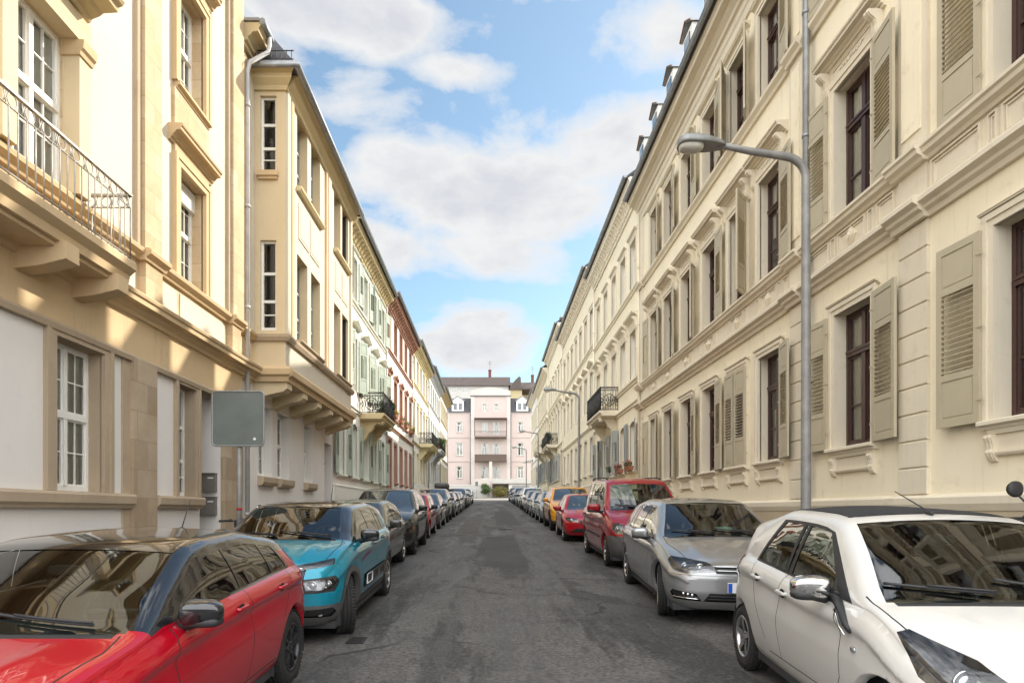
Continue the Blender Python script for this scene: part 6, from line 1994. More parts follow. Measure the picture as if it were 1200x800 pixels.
def std_side(car, b, far=False, handles=True, handle_mat=None, lo=None, door0=None, seams=True, glass_mat=None, trim_mat='gloss_black', root=None):
    """b: list of uprights (bottom p, top p) from the A-pillar to the rear; pairs make side lights"""
    up = side_curves(car); k = car.k
    lo = lo or (lambda p: k['zb1']+(k['zb2']-k['zb1'])*max(0, min(1, (p-k['qc']-.45)/(k['qr']-k['qc']-.55)))+.004)
    t = car.newpart('window_trim', trim_mat, .001, split=True)
    first, last = b[0], b[-1]
    car.cut_side(light_poly(up, lo, first[0]-first[2]-.02, first[1]-.02, last[0]+.035, last[1]+.03, .0, .004), t)
    for i in range(len(b)-1):
        A, B = b[i], b[i+1]
        if A[0] == B[0]: continue
        g = car.newpart('side_window', 'far_glass' if far else (glass_mat or 'side_glass'), -.003, split=True)
        gp = .022
        car.cut_side(light_poly(up, lo, A[0]+(gp if i else 0), A[1]+(gp if i else .02), B[0]-gp, B[1]-gp, .020, .024), g)
    return up, lo

def finish(car, name, label, cat, group, paint, x, y, yaw, z=None):
    root = empty(name, (x, y, gx(x, y) if z is None else z), D2R(yaw), label, cat, group)
    root.rotation_euler = (math.atan(SLOPE), 0, D2R(yaw))
    return root

GL, GR = 'cars parked along the left kerb', 'cars parked along the right kerb'

def car_red_hatch():
    c = Car('red', L=4.06, W=1.78, H=1.37, fo=.84, wb=2.56, r=.315, ch=.19, zh0=.80, qc=1.12, zc=.96, qh=1.84, zhd=1.30, qr=3.50, zr=1.27, qrb=3.88, zrb=1.02, zb1=.925, zb2=.985, zn=.56, zre=.66, tuck=0, step=.04)
    base_parts(c, roof='all')
    up, lo = std_side(c, [(1.70, 2.10, .26), (2.44, 2.38), (3.06, 2.98), (3.42, 3.24)])
    S = [0]
    for pts in ([(1.46, .915), (1.40, .72), (1.44, .40), (1.52, .33), (3.0, .33)], [(2.44, .955), (2.46, .60), (2.40, .34)], [(3.34, .975), (3.30, .82), (3.10, .64)]):
        c.strip(pts, .009, c.seam, only=S)
    c.strip([(.70, .55), (.735, 1.0), (.70, 1.20)], .009, c.seam, 'top', only=S); c.strip([(-.70, .55), (-.735, 1.0), (-.70, 1.20)], .009, c.seam, 'top', only=S)
    hl = [c.newpart('headlight', 'lens', 0, lamp=True, bulbs=[(0, 0, .05)]) for _ in (0, 1)]
    c.cut_corner([(.42, .1, .66), (.80, .45, .74), (.82, .6, .80), (.46, .15, .735)], 40, hl)
    g = c.newpart('grille', 'black_plastic', -.012); c.cut_front([(-.40, .58), (.40, .58), (.46, .70), (-.46, .70)], g)
    g2 = c.newpart('grille', 'black_plastic', -.012); c.cut_front([(-.62, .27), (.62, .27), (.50, .40), (-.50, .40)], g2)
    tl = [c.newpart('tail_light', 'red_lens', .003) for _ in (0, 1)]
    c.cut_corner([(.44, 4.05, .80), (.84, 3.78, .82), (.84, 3.70, .93), (.46, 3.99, .93)], 45, tl, 3.2, 5, rear=True)
    c.arches(.365, c.gone); c.open_arches(c.gone)
    P = paint('red_paint', (0.36, 0.002, 0.012), .0, rough=.3, dust=.003)
    root = finish(c, 'parked_car', 'red hatchback with a black roof, nearest car at the left kerb', 'car', GL, P, -2.55, 2.80, 0)
    c.emit(root, P); add_cabin(c, root); add_wheels(c, root, 'five2', 'dark_alloy', 0)
    add_mirror(c, root, 'gloss_black', 1.55, .925, 1.0); add_handles(c, root, P, [(2.26, .865), (3.06, .885)])
    add_wipers(c, root); add_plate(c, root, .47); add_antenna(c, root, 3.25, .30, .28)
    return root

def car_teal():
    c = Car('teal', L=4.0, W=1.75, H=1.49, fo=.80, wb=2.54, r=.33, zh0=.92, qc=.94, zc=1.075, qh=1.66, zhd=1.425, qr=3.52, zr=1.38, qrb=3.86, zrb=1.06, zb1=1.0, zb2=1.05, zn=.72, zre=.74, nose=.22, rake=.05, tum=.38, step=.04, crown=.05, zb=.22, rb=.135)
    base_parts(c, roof='all')
    S = [0]
    cl = c.newpart('cladding', 'grey_plastic', .004)
    for p in (c.fo, c.fo+c.wb):
        poly = [(p+.445*cos(2*pi*i/26), c.r+.01+.445*sin(2*pi*i/26)) for i in range(26)]; c.cut_side(poly, cl)
    c.cut_side([(.9, .15), (3.9, .15), (3.9, .36), (.9, .34)], cl)
    # black lower bumper wrapping round the nose, fog lamp in it
    c.cut_front([(-1, .12), (1, .12), (1, .44), (.52, .44), (.40, .36), (-.40, .36), (-.52, .44), (-1, .44)], cl, pmax=.5)
    c.cut_side([(-.2, .12), (.46, .12), (.46, .43), (-.2, .43)], cl)
    up, lo = std_side(c, [(1.42, 1.84, .20), (2.20, 2.16), (2.86, 2.80), (3.12, 2.98)])
    # thin upper lamp strip, big lower lamp, black band between with a bright line
    dk = c.newpart('grille', 'black_plastic', -.010)
    c.cut_front([(-.50, .70), (.50, .70), (.52, .845), (-.52, .845)], dk, pmax=.5)
    c.cut_front([(-.36, .52), (.36, .52), (.40, .66), (-.40, .66)], dk, pmax=.5)
    up_l = [c.newpart('daytime_light', 'lens', .002, lamp=True, depth=.03, bulbs=[]) for _ in (0, 1)]
    c.cut_corner([(.44, .02, .795), (.80, .30, .845), (.82, .36, .905), (.46, .04, .85)], 35, up_l)
    hb = [c.newpart('headlight_bezel', 'black_plastic', -.004) for _ in (0, 1)]
    c.cut_corner([(.40, .02, .67), (.49, .05, .565), (.78, .26, .575), (.83, .33, .66), (.80, .28, .735), (.52, .06, .715), (.42, .03, .73)], 35, hb)
    hl = [c.newpart('headlight', 'lens', .0, lamp=True, depth=.06, bulbs=[(-.08, 0, .045), (.09, .0, .04)]) for _ in (0, 1)]
    c.cut_corner([(.515, .06, .69), (.54, .07, .60), (.76, .24, .60), (.80, .29, .66), (.775, .25, .715), (.56, .08, .70)], 35, hl)
    fg = [c.newpart('fog_recess', 'gloss_black', -.012) for _ in (0, 1)]
    c.cut_corner([(.52, .05, .32), (.76, .22, .31), (.80, .28, .36), (.76, .23, .41), (.54, .06, .40)], 35, fg)
    for pts in ([(1.30, .985), (1.24, .80), (1.27, .42), (1.33, .345)], [(2.22, 1.02), (2.24, .60), (2.20, .35)], [(3.12, 1.04), (3.06, .82), (2.92, .66)], [(1.30, .352), (2.9, .365)]):
        c.strip(pts, .009, c.seam, only=S)
    c.strip([(.66, .32), (.72, .80), (.68, 1.10)], .009, c.seam, 'top', only=S); c.strip([(-.66, .32), (-.72, .80), (-.68, 1.10)], .009, c.seam, 'top', only=S)
    # door bump strip with its three capsules
    bs = c.newpart('door_bump', 'black_plastic', .014, split=True)
    c.cut_side([(1.42, .43), (2.86, .46), (2.86, .615), (1.42, .60)], bs)
    c.arches(.375, c.gone); c.open_arches(c.gone)
    P = paint('teal_paint', (0.003, 0.225, 0.32), .35, rough=.28)
    root = finish(c, 'parked_car', 'teal blue hatchback with black cladding and grey roof, front wheels turned outwards', 'car', GL, P, -2.45, 7.22, 0)
    o = c.emit(root, P); add_cabin(c, root); add_wheels(c, root, 'turbine', 'alloy', 22)
    add_mirror(c, root, 'gloss_black', 1.46, 1.03, 1.0); add_handles(c, root, 'gloss_black', [(2.06, .93), (2.78, .96)])
    add_wipers(c, root); add_plate(c, root, .45); add_antenna(c, root, 3.2)
    y0 = -c.fo
    for sg in (1, -1):
        mb = MB()
        for j, (a, b) in enumerate(((1.50, 1.84), (1.90, 2.30), (2.36, 2.78))):
            co, no = c.side((a+b)/2, .52, sg)
            for (p0, p1, z0, z1, m_) in ([(a, b, .462, .471, 0), (a, b, .577, .586, 0), (a, a+.010, .471, .577, 0), (b-.010, b, .471, .577, 0)]):
                mb.box(min(co.x+sg*.012, co.x+sg*.024), max(co.x+sg*.012, co.x+sg*.024), p0+y0, p1+y0, z0, z1, 1 if j == 0 else 0)
        mb.build('bump_capsule', [M['grey_plastic'], M['plate_white']], root)
        # violet decal lettering sweeping along the door, too fine to read
        mb = MB(); r = random.Random(11)
        for i in range(26):
            p = 1.34+.62*i/25; z = .775+.085*i/25; co, no = c.side(p, z, sg); w_ = .010; hh = .016+.018*r.random()
            d = Vector((0, w_*(.6+.6*r.random()), .002)); uu = Vector((0, -.006, hh))
            ctr = Vector((co.x+sg*.0025, p+y0, z+.006*r.uniform(-1, 1)))
            mb.face([ctr-d-uu, ctr+d-uu, ctr+d+uu, ctr-d+uu])
        mb.build('door_decal', plain('decal_violet', (0.20, 0.045, 0.13), .35), root, fix=False)
        co, no = c.side(.42+.02, .845, sg)
        mb = MB(); co, no = c.side(3.30, .92, sg); mb.box(min(co.x, co.x+sg*.006), max(co.x, co.x+sg*.006), 3.27+y0, 3.33+y0, .88, .96); mb.build('orange_sticker', M['orange_lens'], root)
    for sg in (1, -1):
        h = c.front(sg*.63, .365)
        mb = MB(); mb.lathe_x([(0, .001), (0, .035), (.012, .042), (.03, .045)], 18); 
        me = mb.mesh('fog_lamp', M['chrome']); q = put('fog_lamp', me, root, (sg*.645, h[0].y+y0+.05, .365)); q.rotation_euler = (0, 0, -pi/2+sg*.5); 
    mb = MB()
    for zz, w_ in ((.795, .50), (.70, .42)):
        pts = []
        for i in range(25):
            x = -w_+2*w_*i/24; h = c.front(x, zz+ (.03*abs(x)/w_ if zz > .75 else -.06*max(0, abs(x)/w_-.75)*4)); pts.append((x, h[0].y+y0-.006, h[0].z))
        mb.tube(pts, .008, 6)
    mb.build('chrome_strip', M['chrome'], root)
    return root

def car_white():
    c = Car('white', L=3.47, W=1.615, H=1.46, fo=.66, wb=2.34, r=.285, zh0=.82, qc=.80, zc=1.0, qh=1.50, zhd=1.40, qr=3.12, zr=1.33, qrb=3.38, zrb=.99, zb1=.925, zb2=1.01, zn=.60, zre=.62, nose=.27, tum=.34, crown=.06, step=.035, roof_hold=.55)
    base_parts(c, roof='fabric')
    up, lo = std_side(c, [(1.25, 1.62, .15), (2.02, 1.98), (2.10, 2.06), (2.70, 2.42)], trim_mat='black_plastic')
    S = [0]
    for pts in ([(1.22, .90), (1.10, .74), (1.08, .50), (1.16, .36), (2.30, .34)], [(2.06, .975), (2.10, .60), (2.04, .35)], [(2.70, .99), (2.66, .80), (2.52, .60), (2.36, .42)]):
        c.strip(pts, .008, c.seam, only=S)
    # long roof ditch line over the doors
    hl = [c.newpart('headlight', 'lens', 0, lamp=True, depth=.06, bulbs=[(.0, .0, .058), (-.12, -.07, .03)]) for _ in (0, 1)]
    c.cut_corner([(.40, .03, .62), (.44, .06, .57), (.64, .20, .60), (.74, .42, .70), (.765, .60, .865), (.735, .56, .885), (.60, .26, .80), (.45, .08, .685)], 42, hl)
    g = c.newpart('grille', 'black_plastic', -.012); c.cut_front([(-.42, .27), (.42, .27), (.34, .50), (-.34, .50)], g)
    tl = [c.newpart('tail_light', 'red_lens', .004) for _ in (0, 1)]
    c.cut_corner([(.52, 3.4, .78), (.77, 3.14, .80), (.76, 3.10, 1.0), (.54, 3.36, .98)], 45, tl, 2.6, 5, rear=True)
    c.strip([(.665, .52), (.69, .75), (.70, 1.0)], .008, c.seam, 'top', only=S); c.strip([(-.665, .52), (-.69, .75), (-.70, 1.0)], .008, c.seam, 'top', only=S)
    c.arches(.335, c.gone); c.open_arches(c.gone)
    P = paint('white_paint', (0.56, 0.545, 0.505), 0, rough=.35, dust=.02)
    root = finish(c, 'parked_car', 'small white hatchback with a black fabric roof and chrome mirrors, nearest at the right kerb', 'car', GR, P, 2.80, 3.20, -5.0)
    c.emit(root, P); add_cabin(c, root); add_wheels(c, root, 'star5', 'alloy', 0, .175)
    add_mirror(c, root, 'chrome', 1.34, .935, 1.0); add_handles(c, root, P, [(1.98, .845), (2.54, .885)])
    add_wipers(c, root, .5, .56); add_plate(c, root, .50)
    y0 = -c.fo
    # front mounted whip aerial on the roof edge
    h = c.topz(-.02, 1.60); mb = MB(); superball(mb, (-.02, 1.60+y0, h[0].z+.012), .016, .035, .018, .8, 10, 6); mb.bar((-.02, 1.61+y0, h[0].z+.02), (-.02, 2.02+y0, h[0].z+.15), .005, 6, r2=.003)
    mb.build('antenna', M['black_plastic'], root)
    # black triangle and chrome arrow running down from the mirror
    for sg in (1, -1):
        mb = MB(); pts = []
        for i in range(8):
            t = i/7; p = 1.32-.36*t; z = .925-.13*t*t; co, no = c.side(p, z, sg); pts.append((co.x+sg*.004, p+y0, z))
        mb.tube(pts, [.030, .030, .029, .028, .026, .024, .022, .016], 8)
        o = mb.build('mirror_fin', M['black_plastic'], root)
        mb = MB(); mb.tube([(q[0]+sg*.022, q[1]+.02, q[2]-.025) for q in pts[3:]], .007, 6); mb.build('chrome_strip', M['chrome'], root)
        co, no = c.side(.93, .70, sg); mb = MB(); superball(mb, (co.x+sg*.004, .93+y0, .70), .010, .028, .018, .8, 12, 8); mb.build('side_repeater', M['lens_glass'], root)
    mb = MB()
    for i in range(4): mb.bar((-.36, c.front(0, .3+.05*i)[0].y+y0-.004, .30+.05*i), (.36, c.front(0, .3+.05*i)[0].y+y0-.004, .30+.05*i), .008)
    mb.build('grille_bar', M['black_plastic'], root)
    h = c.front(0, .66); mb = MB(); mb.obox((0, h[0].y+y0-.006, .655), (.085, 0, 0), (0, .008, 0), (0, .0, .05)); mb.build('nose_badge', M['chrome'], root)
    return root

def car_silver():
    c = Car('silver', L=4.255, W=1.79, H=1.452, fo=.86, wb=2.62, r=.32, zh0=.79, qc=1.10, zc=.985, qh=1.92, zhd=1.395, qr=3.72, zr=1.345, qrb=4.06, zrb=1.03, zb1=.915, zb2=.965, zn=.64, zre=.70, nose=.25, rake=.11, tum=.44, step=.04)
    base_parts(c)
    up, lo = std_side(c, [(1.62, 2.10, .22), (2.50, 2.46), (3.16, 3.10), (3.44, 3.26)])
    S = [0]
    for pts in ([(1.50, .90), (1.46, .70), (1.50, .40), (1.56, .32), (3.0, .32)], [(2.50, .94), (2.52, .60), (2.46, .33)], [(3.36, .96), (3.32, .80), (3.16, .64)]):
        c.strip(pts, .009, c.seam, only=S)
    hl = [c.newpart('headlight', 'lens', 0, lamp=True, depth=.06, bulbs=[(-.12, .0, .05), (.06, .0, .05)]) for _ in (0, 1)]
    c.cut_corner([(.385, .03, .640), (.70, .18, .615), (.80, .34, .645), (.845, .50, .74), (.83, .47, .785), (.74, .28, .775), (.56, .12, .745), (.40, .04, .70)], 38, hl)
    g = c.newpart('grille', 'black_plastic', -.022); c.cut_front([(-.37, .625), (.37, .625), (.38, .70), (-.38, .70)], g)
    g2 = c.newpart('grille', 'black_plastic', -.016); c.cut_front([(-.50, .30), (.50, .30), (.44, .40), (-.44, .40)], g2)
    fg = [c.newpart('fog_recess', 'gloss_black', -.014) for _ in (0, 1)]
    c.cut_corner([(.56, .06, .30), (.60, .08, .39), (.80, .30, .42), (.82, .34, .38), (.80, .30, .31)], 38, fg)
    c.strip([(-.86, .60), (-.2, .60), (.2, .60), (.86, .60)], .004, c.seam, 'front', only=S)
    c.strip([(.62, .32), (.74, .9), (.72, 1.24)], .008, c.seam, 'top', only=S); c.strip([(-.62, .32), (-.74, .9), (-.72, 1.24)], .008, c.seam, 'top', only=S)
    tl = [c.newpart('tail_light', 'red_lens', .003) for _ in (0, 1)]
    c.cut_corner([(.40, 4.2, .82), (.84, 3.92, .83), (.84, 3.85, .95), (.42, 4.15, .95)], 45, tl, 3.4, 5, rear=True)
    c.arches(.37, c.gone); c.open_arches(c.gone)
    P = paint('silver_paint', (0.37, 0.375, 0.375), .75, rough=.34)
    root = finish(c, 'parked_car', 'silver grey hatchback with clear headlights, between the small white car and the red van', 'car', GR, P, 2.98, 7.95, -3.3)
    c.emit(root, P); add_cabin(c, root); add_wheels(c, root, 'ten', 'alloy', -10)
    add_mirror(c, root, P, 1.66, .93, 1.0); add_handles(c, root, P, [(2.34, .835), (3.10, .865)])
    add_wipers(c, root); add_plate(c, root, .475); add_antenna(c, root, 3.45, .5, .12)
    y0 = -c.fo; mb = MB()
    for zz, w_ in ((.660, .37),):
        pts = [(-w_+2*w_*i/20, c.front(-w_+2*w_*i/20, zz)[0].y+y0-.001, zz) for i in range(21)]; mb.tube(pts, .006, 6)
    mb.build('chrome_strip', M['chrome'], root)
    mb = MB()
    for zz in (.33, .365):
        pts = [(-.46+.92*i/20, c.front(-.46+.92*i/20, zz)[0].y+y0+.004, zz) for i in range(21)]; mb.tube(pts, .007, 6)
    mb.build('grille_bar', M['black_plastic'], root)
    for sg in (1, -1):
        mb = MB()
        for k in range(3):
            x = sg*(.62+.045*k); h = c.front(x, .365); mb.lathe_x([(0, .001), (-.0, .018), (.02, .02)], 10, c=(0, 0, 0)) if False else mb.ball((x, h[0].y+y0-.004, .37+.006*k), .018, .012, .018, 10, 6)
        mb.build('fog_lamp', M['chrome'], root)
        pts = []
        for i in range(12):
            x = sg*(.55+.27*i/11); h = c.front(x, .325)
            if h[0] is not None: pts.append((x, h[0].y+y0-.004, .325+.012*(i/11)))
        mb = MB(); mb.tube(pts, .007, 6); mb.build('chrome_strip', M['chrome'], root)
    mb = MB(); h = c.topz(-.32, 1.30); mb.obox((.12, 1.36+y0, c.topz(.12, 1.36)[0].z-.06), (.10, 0, 0), (0, .05, .02), (0, 0, .003)); mb.build('parking_disc', plain('green_card', (0.16, .42, .32), .6), root)
    return root

def car_van():
    c = Car('van', L=4.41, W=1.79, H=1.83, fo=.88, wb=2.68, r=.325, zh0=.96, qc=1.02, zc=1.17, qh=1.72, zhd=1.70, qr=4.25, zr=1.77, qrb=4.35, zrb=1.12, zb1=1.08, zb2=1.12, zn=.76, zre=.72, nose=.24, rake=.08, tum=.24, crown=.05, step=.05, roof_hold=.9, tail_drop=.06)
    base_parts(c)
    cl = c.newpart('bumper', 'grey_plastic', .004)
    c.cut_front([(-1, .12), (1, .12), (1, .66), (.55, .66), (.45, .70), (-.45, .70), (-.55, .66), (-1, .66)], cl, pmax=.5)
    c.cut_side([(-.2, .12), (.47, .12), (.47, .64), (-.2, .66)], cl)
    up, lo = std_side(c, [(1.50, 1.94, .22), (2.36, 2.33), (2.46, 2.44), (3.28, 3.26), (3.38, 3.36), (4.08, 4.02)])
    S = [0]
    for pts in ([(1.38, 1.06), (1.32, .80), (1.36, .42), (1.44, .33), (3.0, .33)], [(2.41, 1.10), (2.43, .60), (2.38, .34)], [(3.33, 1.1), (3.33, .60), (3.24, .34)], [(2.5, .98), (4.1, .99)]):
        c.strip(pts, .008, c.seam, only=S)
    ms = c.newpart('side_moulding', 'grey_plastic', .012, split=True); c.cut_side([(1.46, .55), (3.12, .56), (3.12, .605), (1.46, .595)], ms)
    hl = [c.newpart('headlight', 'lens', 0, lamp=True, depth=.07, bulbs=[(-.10, .0, .06), (.08, .02, .05)]) for _ in (0, 1)]
    c.cut_corner([(.50, .05, .70), (.76, .22, .70), (.83, .36, .78), (.82, .42, .90), (.76, .30, .915), (.54, .09, .83)], 40, hl)
    g = c.newpart('grille', 'black_plastic', -.012); c.cut_front([(-.48, .715), (.48, .715), (.50, .82), (-.50, .82)], g)
    g2 = c.newpart('grille', 'black_plastic', -.010); c.cut_front([(-.66, .36), (.66, .36), (.62, .54), (-.62, .54)], g2)
    c.arches(.375, c.gone); c.open_arches(c.gone)
    P = paint('wine_red_paint', (0.27, 0.006, 0.013), .05, rough=.3)
    root = finish(c, 'parked_van', 'tall red van with a grey plastic bumper and roof rails, behind the silver hatchback', 'van', GR, P, 3.21, 13.0, 0)
    c.emit(root, P); add_cabin(c, root); add_wheels(c, root, 'ten', 'alloy', -4)
    add_mirror(c, root, P, 1.56, 1.11, 1.25); add_handles(c, root, P, [(2.26, .94), (2.62, .94)])
    add_wipers(c, root); add_plate(c, root, .50); y0 = -c.fo
    for sg in (1, -1):
        mb = MB(); pts = []
        for i in range(12):
            p = 2.1+2.0*i/11; h = c.topz(sg*.60, p); pts.append((sg*.60, p+y0, h[0].z+(.012 if i in (0, 11) else .045)))
        mb.tube(pts, .016, 8); mb.build('roof_rail', M['black_plastic'], root)
    mb = MB()
    for k in range(4):
        zz = .385+.045*k; pts = [(-.62+1.24*i/20, c.front(-.62+1.24*i/20, zz)[0].y+y0-.004, zz) for i in range(21)]; mb.tube(pts, .010, 6)
    mb.build('grille_bar', M['grey_plastic'], root)
    mb = MB()
    for zz in (.74, .795): mb.tube([(-.48+.96*i/20, c.front(-.48+.96*i/20, zz)[0].y+y0-.003, zz) for i in range(21)], .008, 6)
    mb.build('chrome_strip', M['chrome'], root)
    return root

PROTO = {}
def generic(kind):
    """the models that repeat down the street; returns (car, root)"""
    if kind == 'hatch':
        c = Car('hatch', L=3.96, W=1.74, H=1.43, fo=.80, wb=2.48, r=.315, zh0=.78, qc=1.02, zc=.97, qh=1.76, zhd=1.375, qr=3.46, zr=1.31, qrb=3.80, zrb=1.0, zb1=.905, zb2=.96, zn=.62, nose=.25, step=.07)
        b = [(1.52, 1.96, .22), (2.34, 2.28), (2.42, 2.36), (3.20, 3.02)]
    elif kind == 'suv':
        c = Car('suv', L=4.50, W=1.84, H=1.67, fo=.90, wb=2.68, r=.355, zh0=.97, qc=1.18, zc=1.16, qh=1.98, zhd=1.59, qr=3.98, zr=1.55, qrb=4.32, zrb=1.20, zb1=1.09, zb2=1.16, zn=.80, zre=.82, zb=.25, nose=.24, rake=.07, tum=.36, step=.07)
        b = [(1.74, 2.18, .22), (2.62, 2.56), (3.36, 3.28), (3.86, 3.62)]
    elif kind == 'mini':
        c = Car('mini', L=3.60, W=1.66, H=1.50, fo=.68, wb=2.36, r=.30, zh0=.88, qc=.82, zc=1.03, qh=1.46, zhd=1.43, qr=3.22, zr=1.40, qrb=3.50, zrb=1.05, zb1=.965, zb2=1.02, zn=.68, nose=.24, rake=.06, tum=.32, step=.07, roof_hold=.7)
        b = [(1.34, 1.68, .20), (2.02, 1.98), (2.10, 2.06), (2.84, 2.70)]
    else:
        c = Car('wagon', L=4.60, W=1.80, H=1.47, fo=.90, wb=2.68, r=.32, zh0=.79, qc=1.14, zc=.99, qh=1.98, zhd=1.40, qr=4.12, zr=1.38, qrb=4.46, zrb=1.03, zb1=.92, zb2=.96, zn=.63, nose=.26, rake=.11, tum=.42, step=.07, roof_hold=.75)
        b = [(1.68, 2.16, .22), (2.58, 2.52), (3.32, 3.26), (4.05, 3.86)]
    base_parts(c, far=True)
    S = [0]
    if kind == 'suv':
        cl = c.newpart('cladding', 'grey_plastic', .004)
        for p in (c.fo, c.fo+c.wb): c.cut_side([(p+.455*cos(2*pi*i/22), c.r+.01+.455*sin(2*pi*i/22)) for i in range(22)], cl)
        c.cut_side([(1.0, .2), (4.2, .2), (4.2, .37), (1.0, .36)], cl)
        c.cut_front([(-1, .15), (1, .15), (1, .40), (-1, .40)], cl, pmax=.4)
    std_side(c, b, far=True)
    z0 = c.k['zn']; zh = c.k['zh0']
    bp = b[1][0]+.03
    for pts in ([(b[0][0]-.14, c.k['zb1']-.01), (b[0][0]-.20, .7), (b[0][0]-.12, .36)], [(bp, c.k['zb1']+.01), (bp, .38)], [(b[-1][0]-.02, c.k['zb2']-.01), (b[-1][0]-.12, .75)]):
        c.strip(pts, .010, c.seam, only=S)
    hl = [c.newpart('headlight', 'lens', 0, lamp=True, depth=.05, bulbs=[(0, 0, .05)]) for _ in (0, 1)]
    hw = c.W/2
    c.cut_corner([(hw*.52, .06, zh-.19), (hw*.90, .30, zh-.15), (hw*.94, .46, zh-.055), (hw*.88, .36, zh-.045), (hw*.56, .09, zh-.085)], 38, hl)
    g = c.newpart('grille', 'black_plastic', -.010); c.cut_front([(-hw*.44, zh-.23), (hw*.44, zh-.23), (hw*.48, zh-.12), (-hw*.48, zh-.12)], g)
    g2 = c.newpart('grille', 'black_plastic', -.012); c.cut_front([(-hw*.78, .30), (hw*.78, .30), (hw*.60, .42), (-hw*.60, .42)], g2)
    tl = [c.newpart('tail_light', 'red_lens', .003) for _ in (0, 1)]
    c.cut_corner([(hw*.6, c.L-.05, c.k['zrb']-.22), (hw*.96, c.L-.30, c.k['zrb']-.2), (hw*.95, c.L-.34, c.k['zrb']-.04), (hw*.62, c.L-.1, c.k['zrb']-.05)], 45, tl, c.L-1, 9, rear=True)
    c.arches(c.r+.055, c.gone); c.open_arches(c.gone)
    P = paint(kind+'_paint', (0.2, 0.2, 0.2), .5)
    root = finish(c, 'parked_car', None, 'car', None, P, 0, 0, 0)
    c.emit(root, P)
    mb = MB(); y0 = -c.fo
    for p in (0, c.wb):
        for sg in (1, -1):
            ra = c.r+.065; xo, xi = sg*(c.W/2-.06), sg*(c.W/2-.3)
            mb.face([(xi, p+ra*cos(2*pi*i/14), c.r+ra*sin(2*pi*i/14)) for i in range(14)])
            for i in range(14):
                a, b_ = 2*pi*i/14, 2*pi*(i+1)/14
                if sin((a+b_)/2) < -.5: continue
                mb.face([(xo, p+ra*cos(a), c.r+ra*sin(a)), (xo, p+ra*cos(b_), c.r+ra*sin(b_)), (xi, p+ra*cos(b_), c.r+ra*sin(b_)), (xi, p+ra*cos(a), c.r+ra*sin(a))])
    mb.box(-c.W*.44, c.W*.44, .3+y0, c.L-.3+y0, c.zb+.01, c.zb+.03)
    mb.build('underbody', M['seam'], root)
    add_wheels(c, root, {'hatch': 'five2', 'suv': 'star5', 'mini': 'turbine'}.get(kind, 'ten'), 'alloy' if kind != 'suv' else 'dark_alloy', 0)
    add_mirror(c, root, P if kind != 'mini' else 'black_plastic', b[0][0]+.04, c.k['zb1']+.01, 1.0)
    add_handles(c, root, P, [(b[1][0]-.12, c.k['zb1']-.075)], cup=False)
    if kind in ('hatch', 'mini', 'wagon'): add_plate(c, root, .47)
    else: add_plate(c, root, .55)
    if kind == 'wagon':
        for sg in (1, -1):
            mb = MB(); pts = []
            for i in range(12):
                p = 2.2+1.9*i/11; h = c.topz(sg*.60, p); pts.append((sg*.60, p+y0, h[0].z+(.01 if i in (0, 11) else .04)))
            mb.tube(pts, .014, 8); mb.build('roof_rail', M['alloy'], root)
    return c, root, P

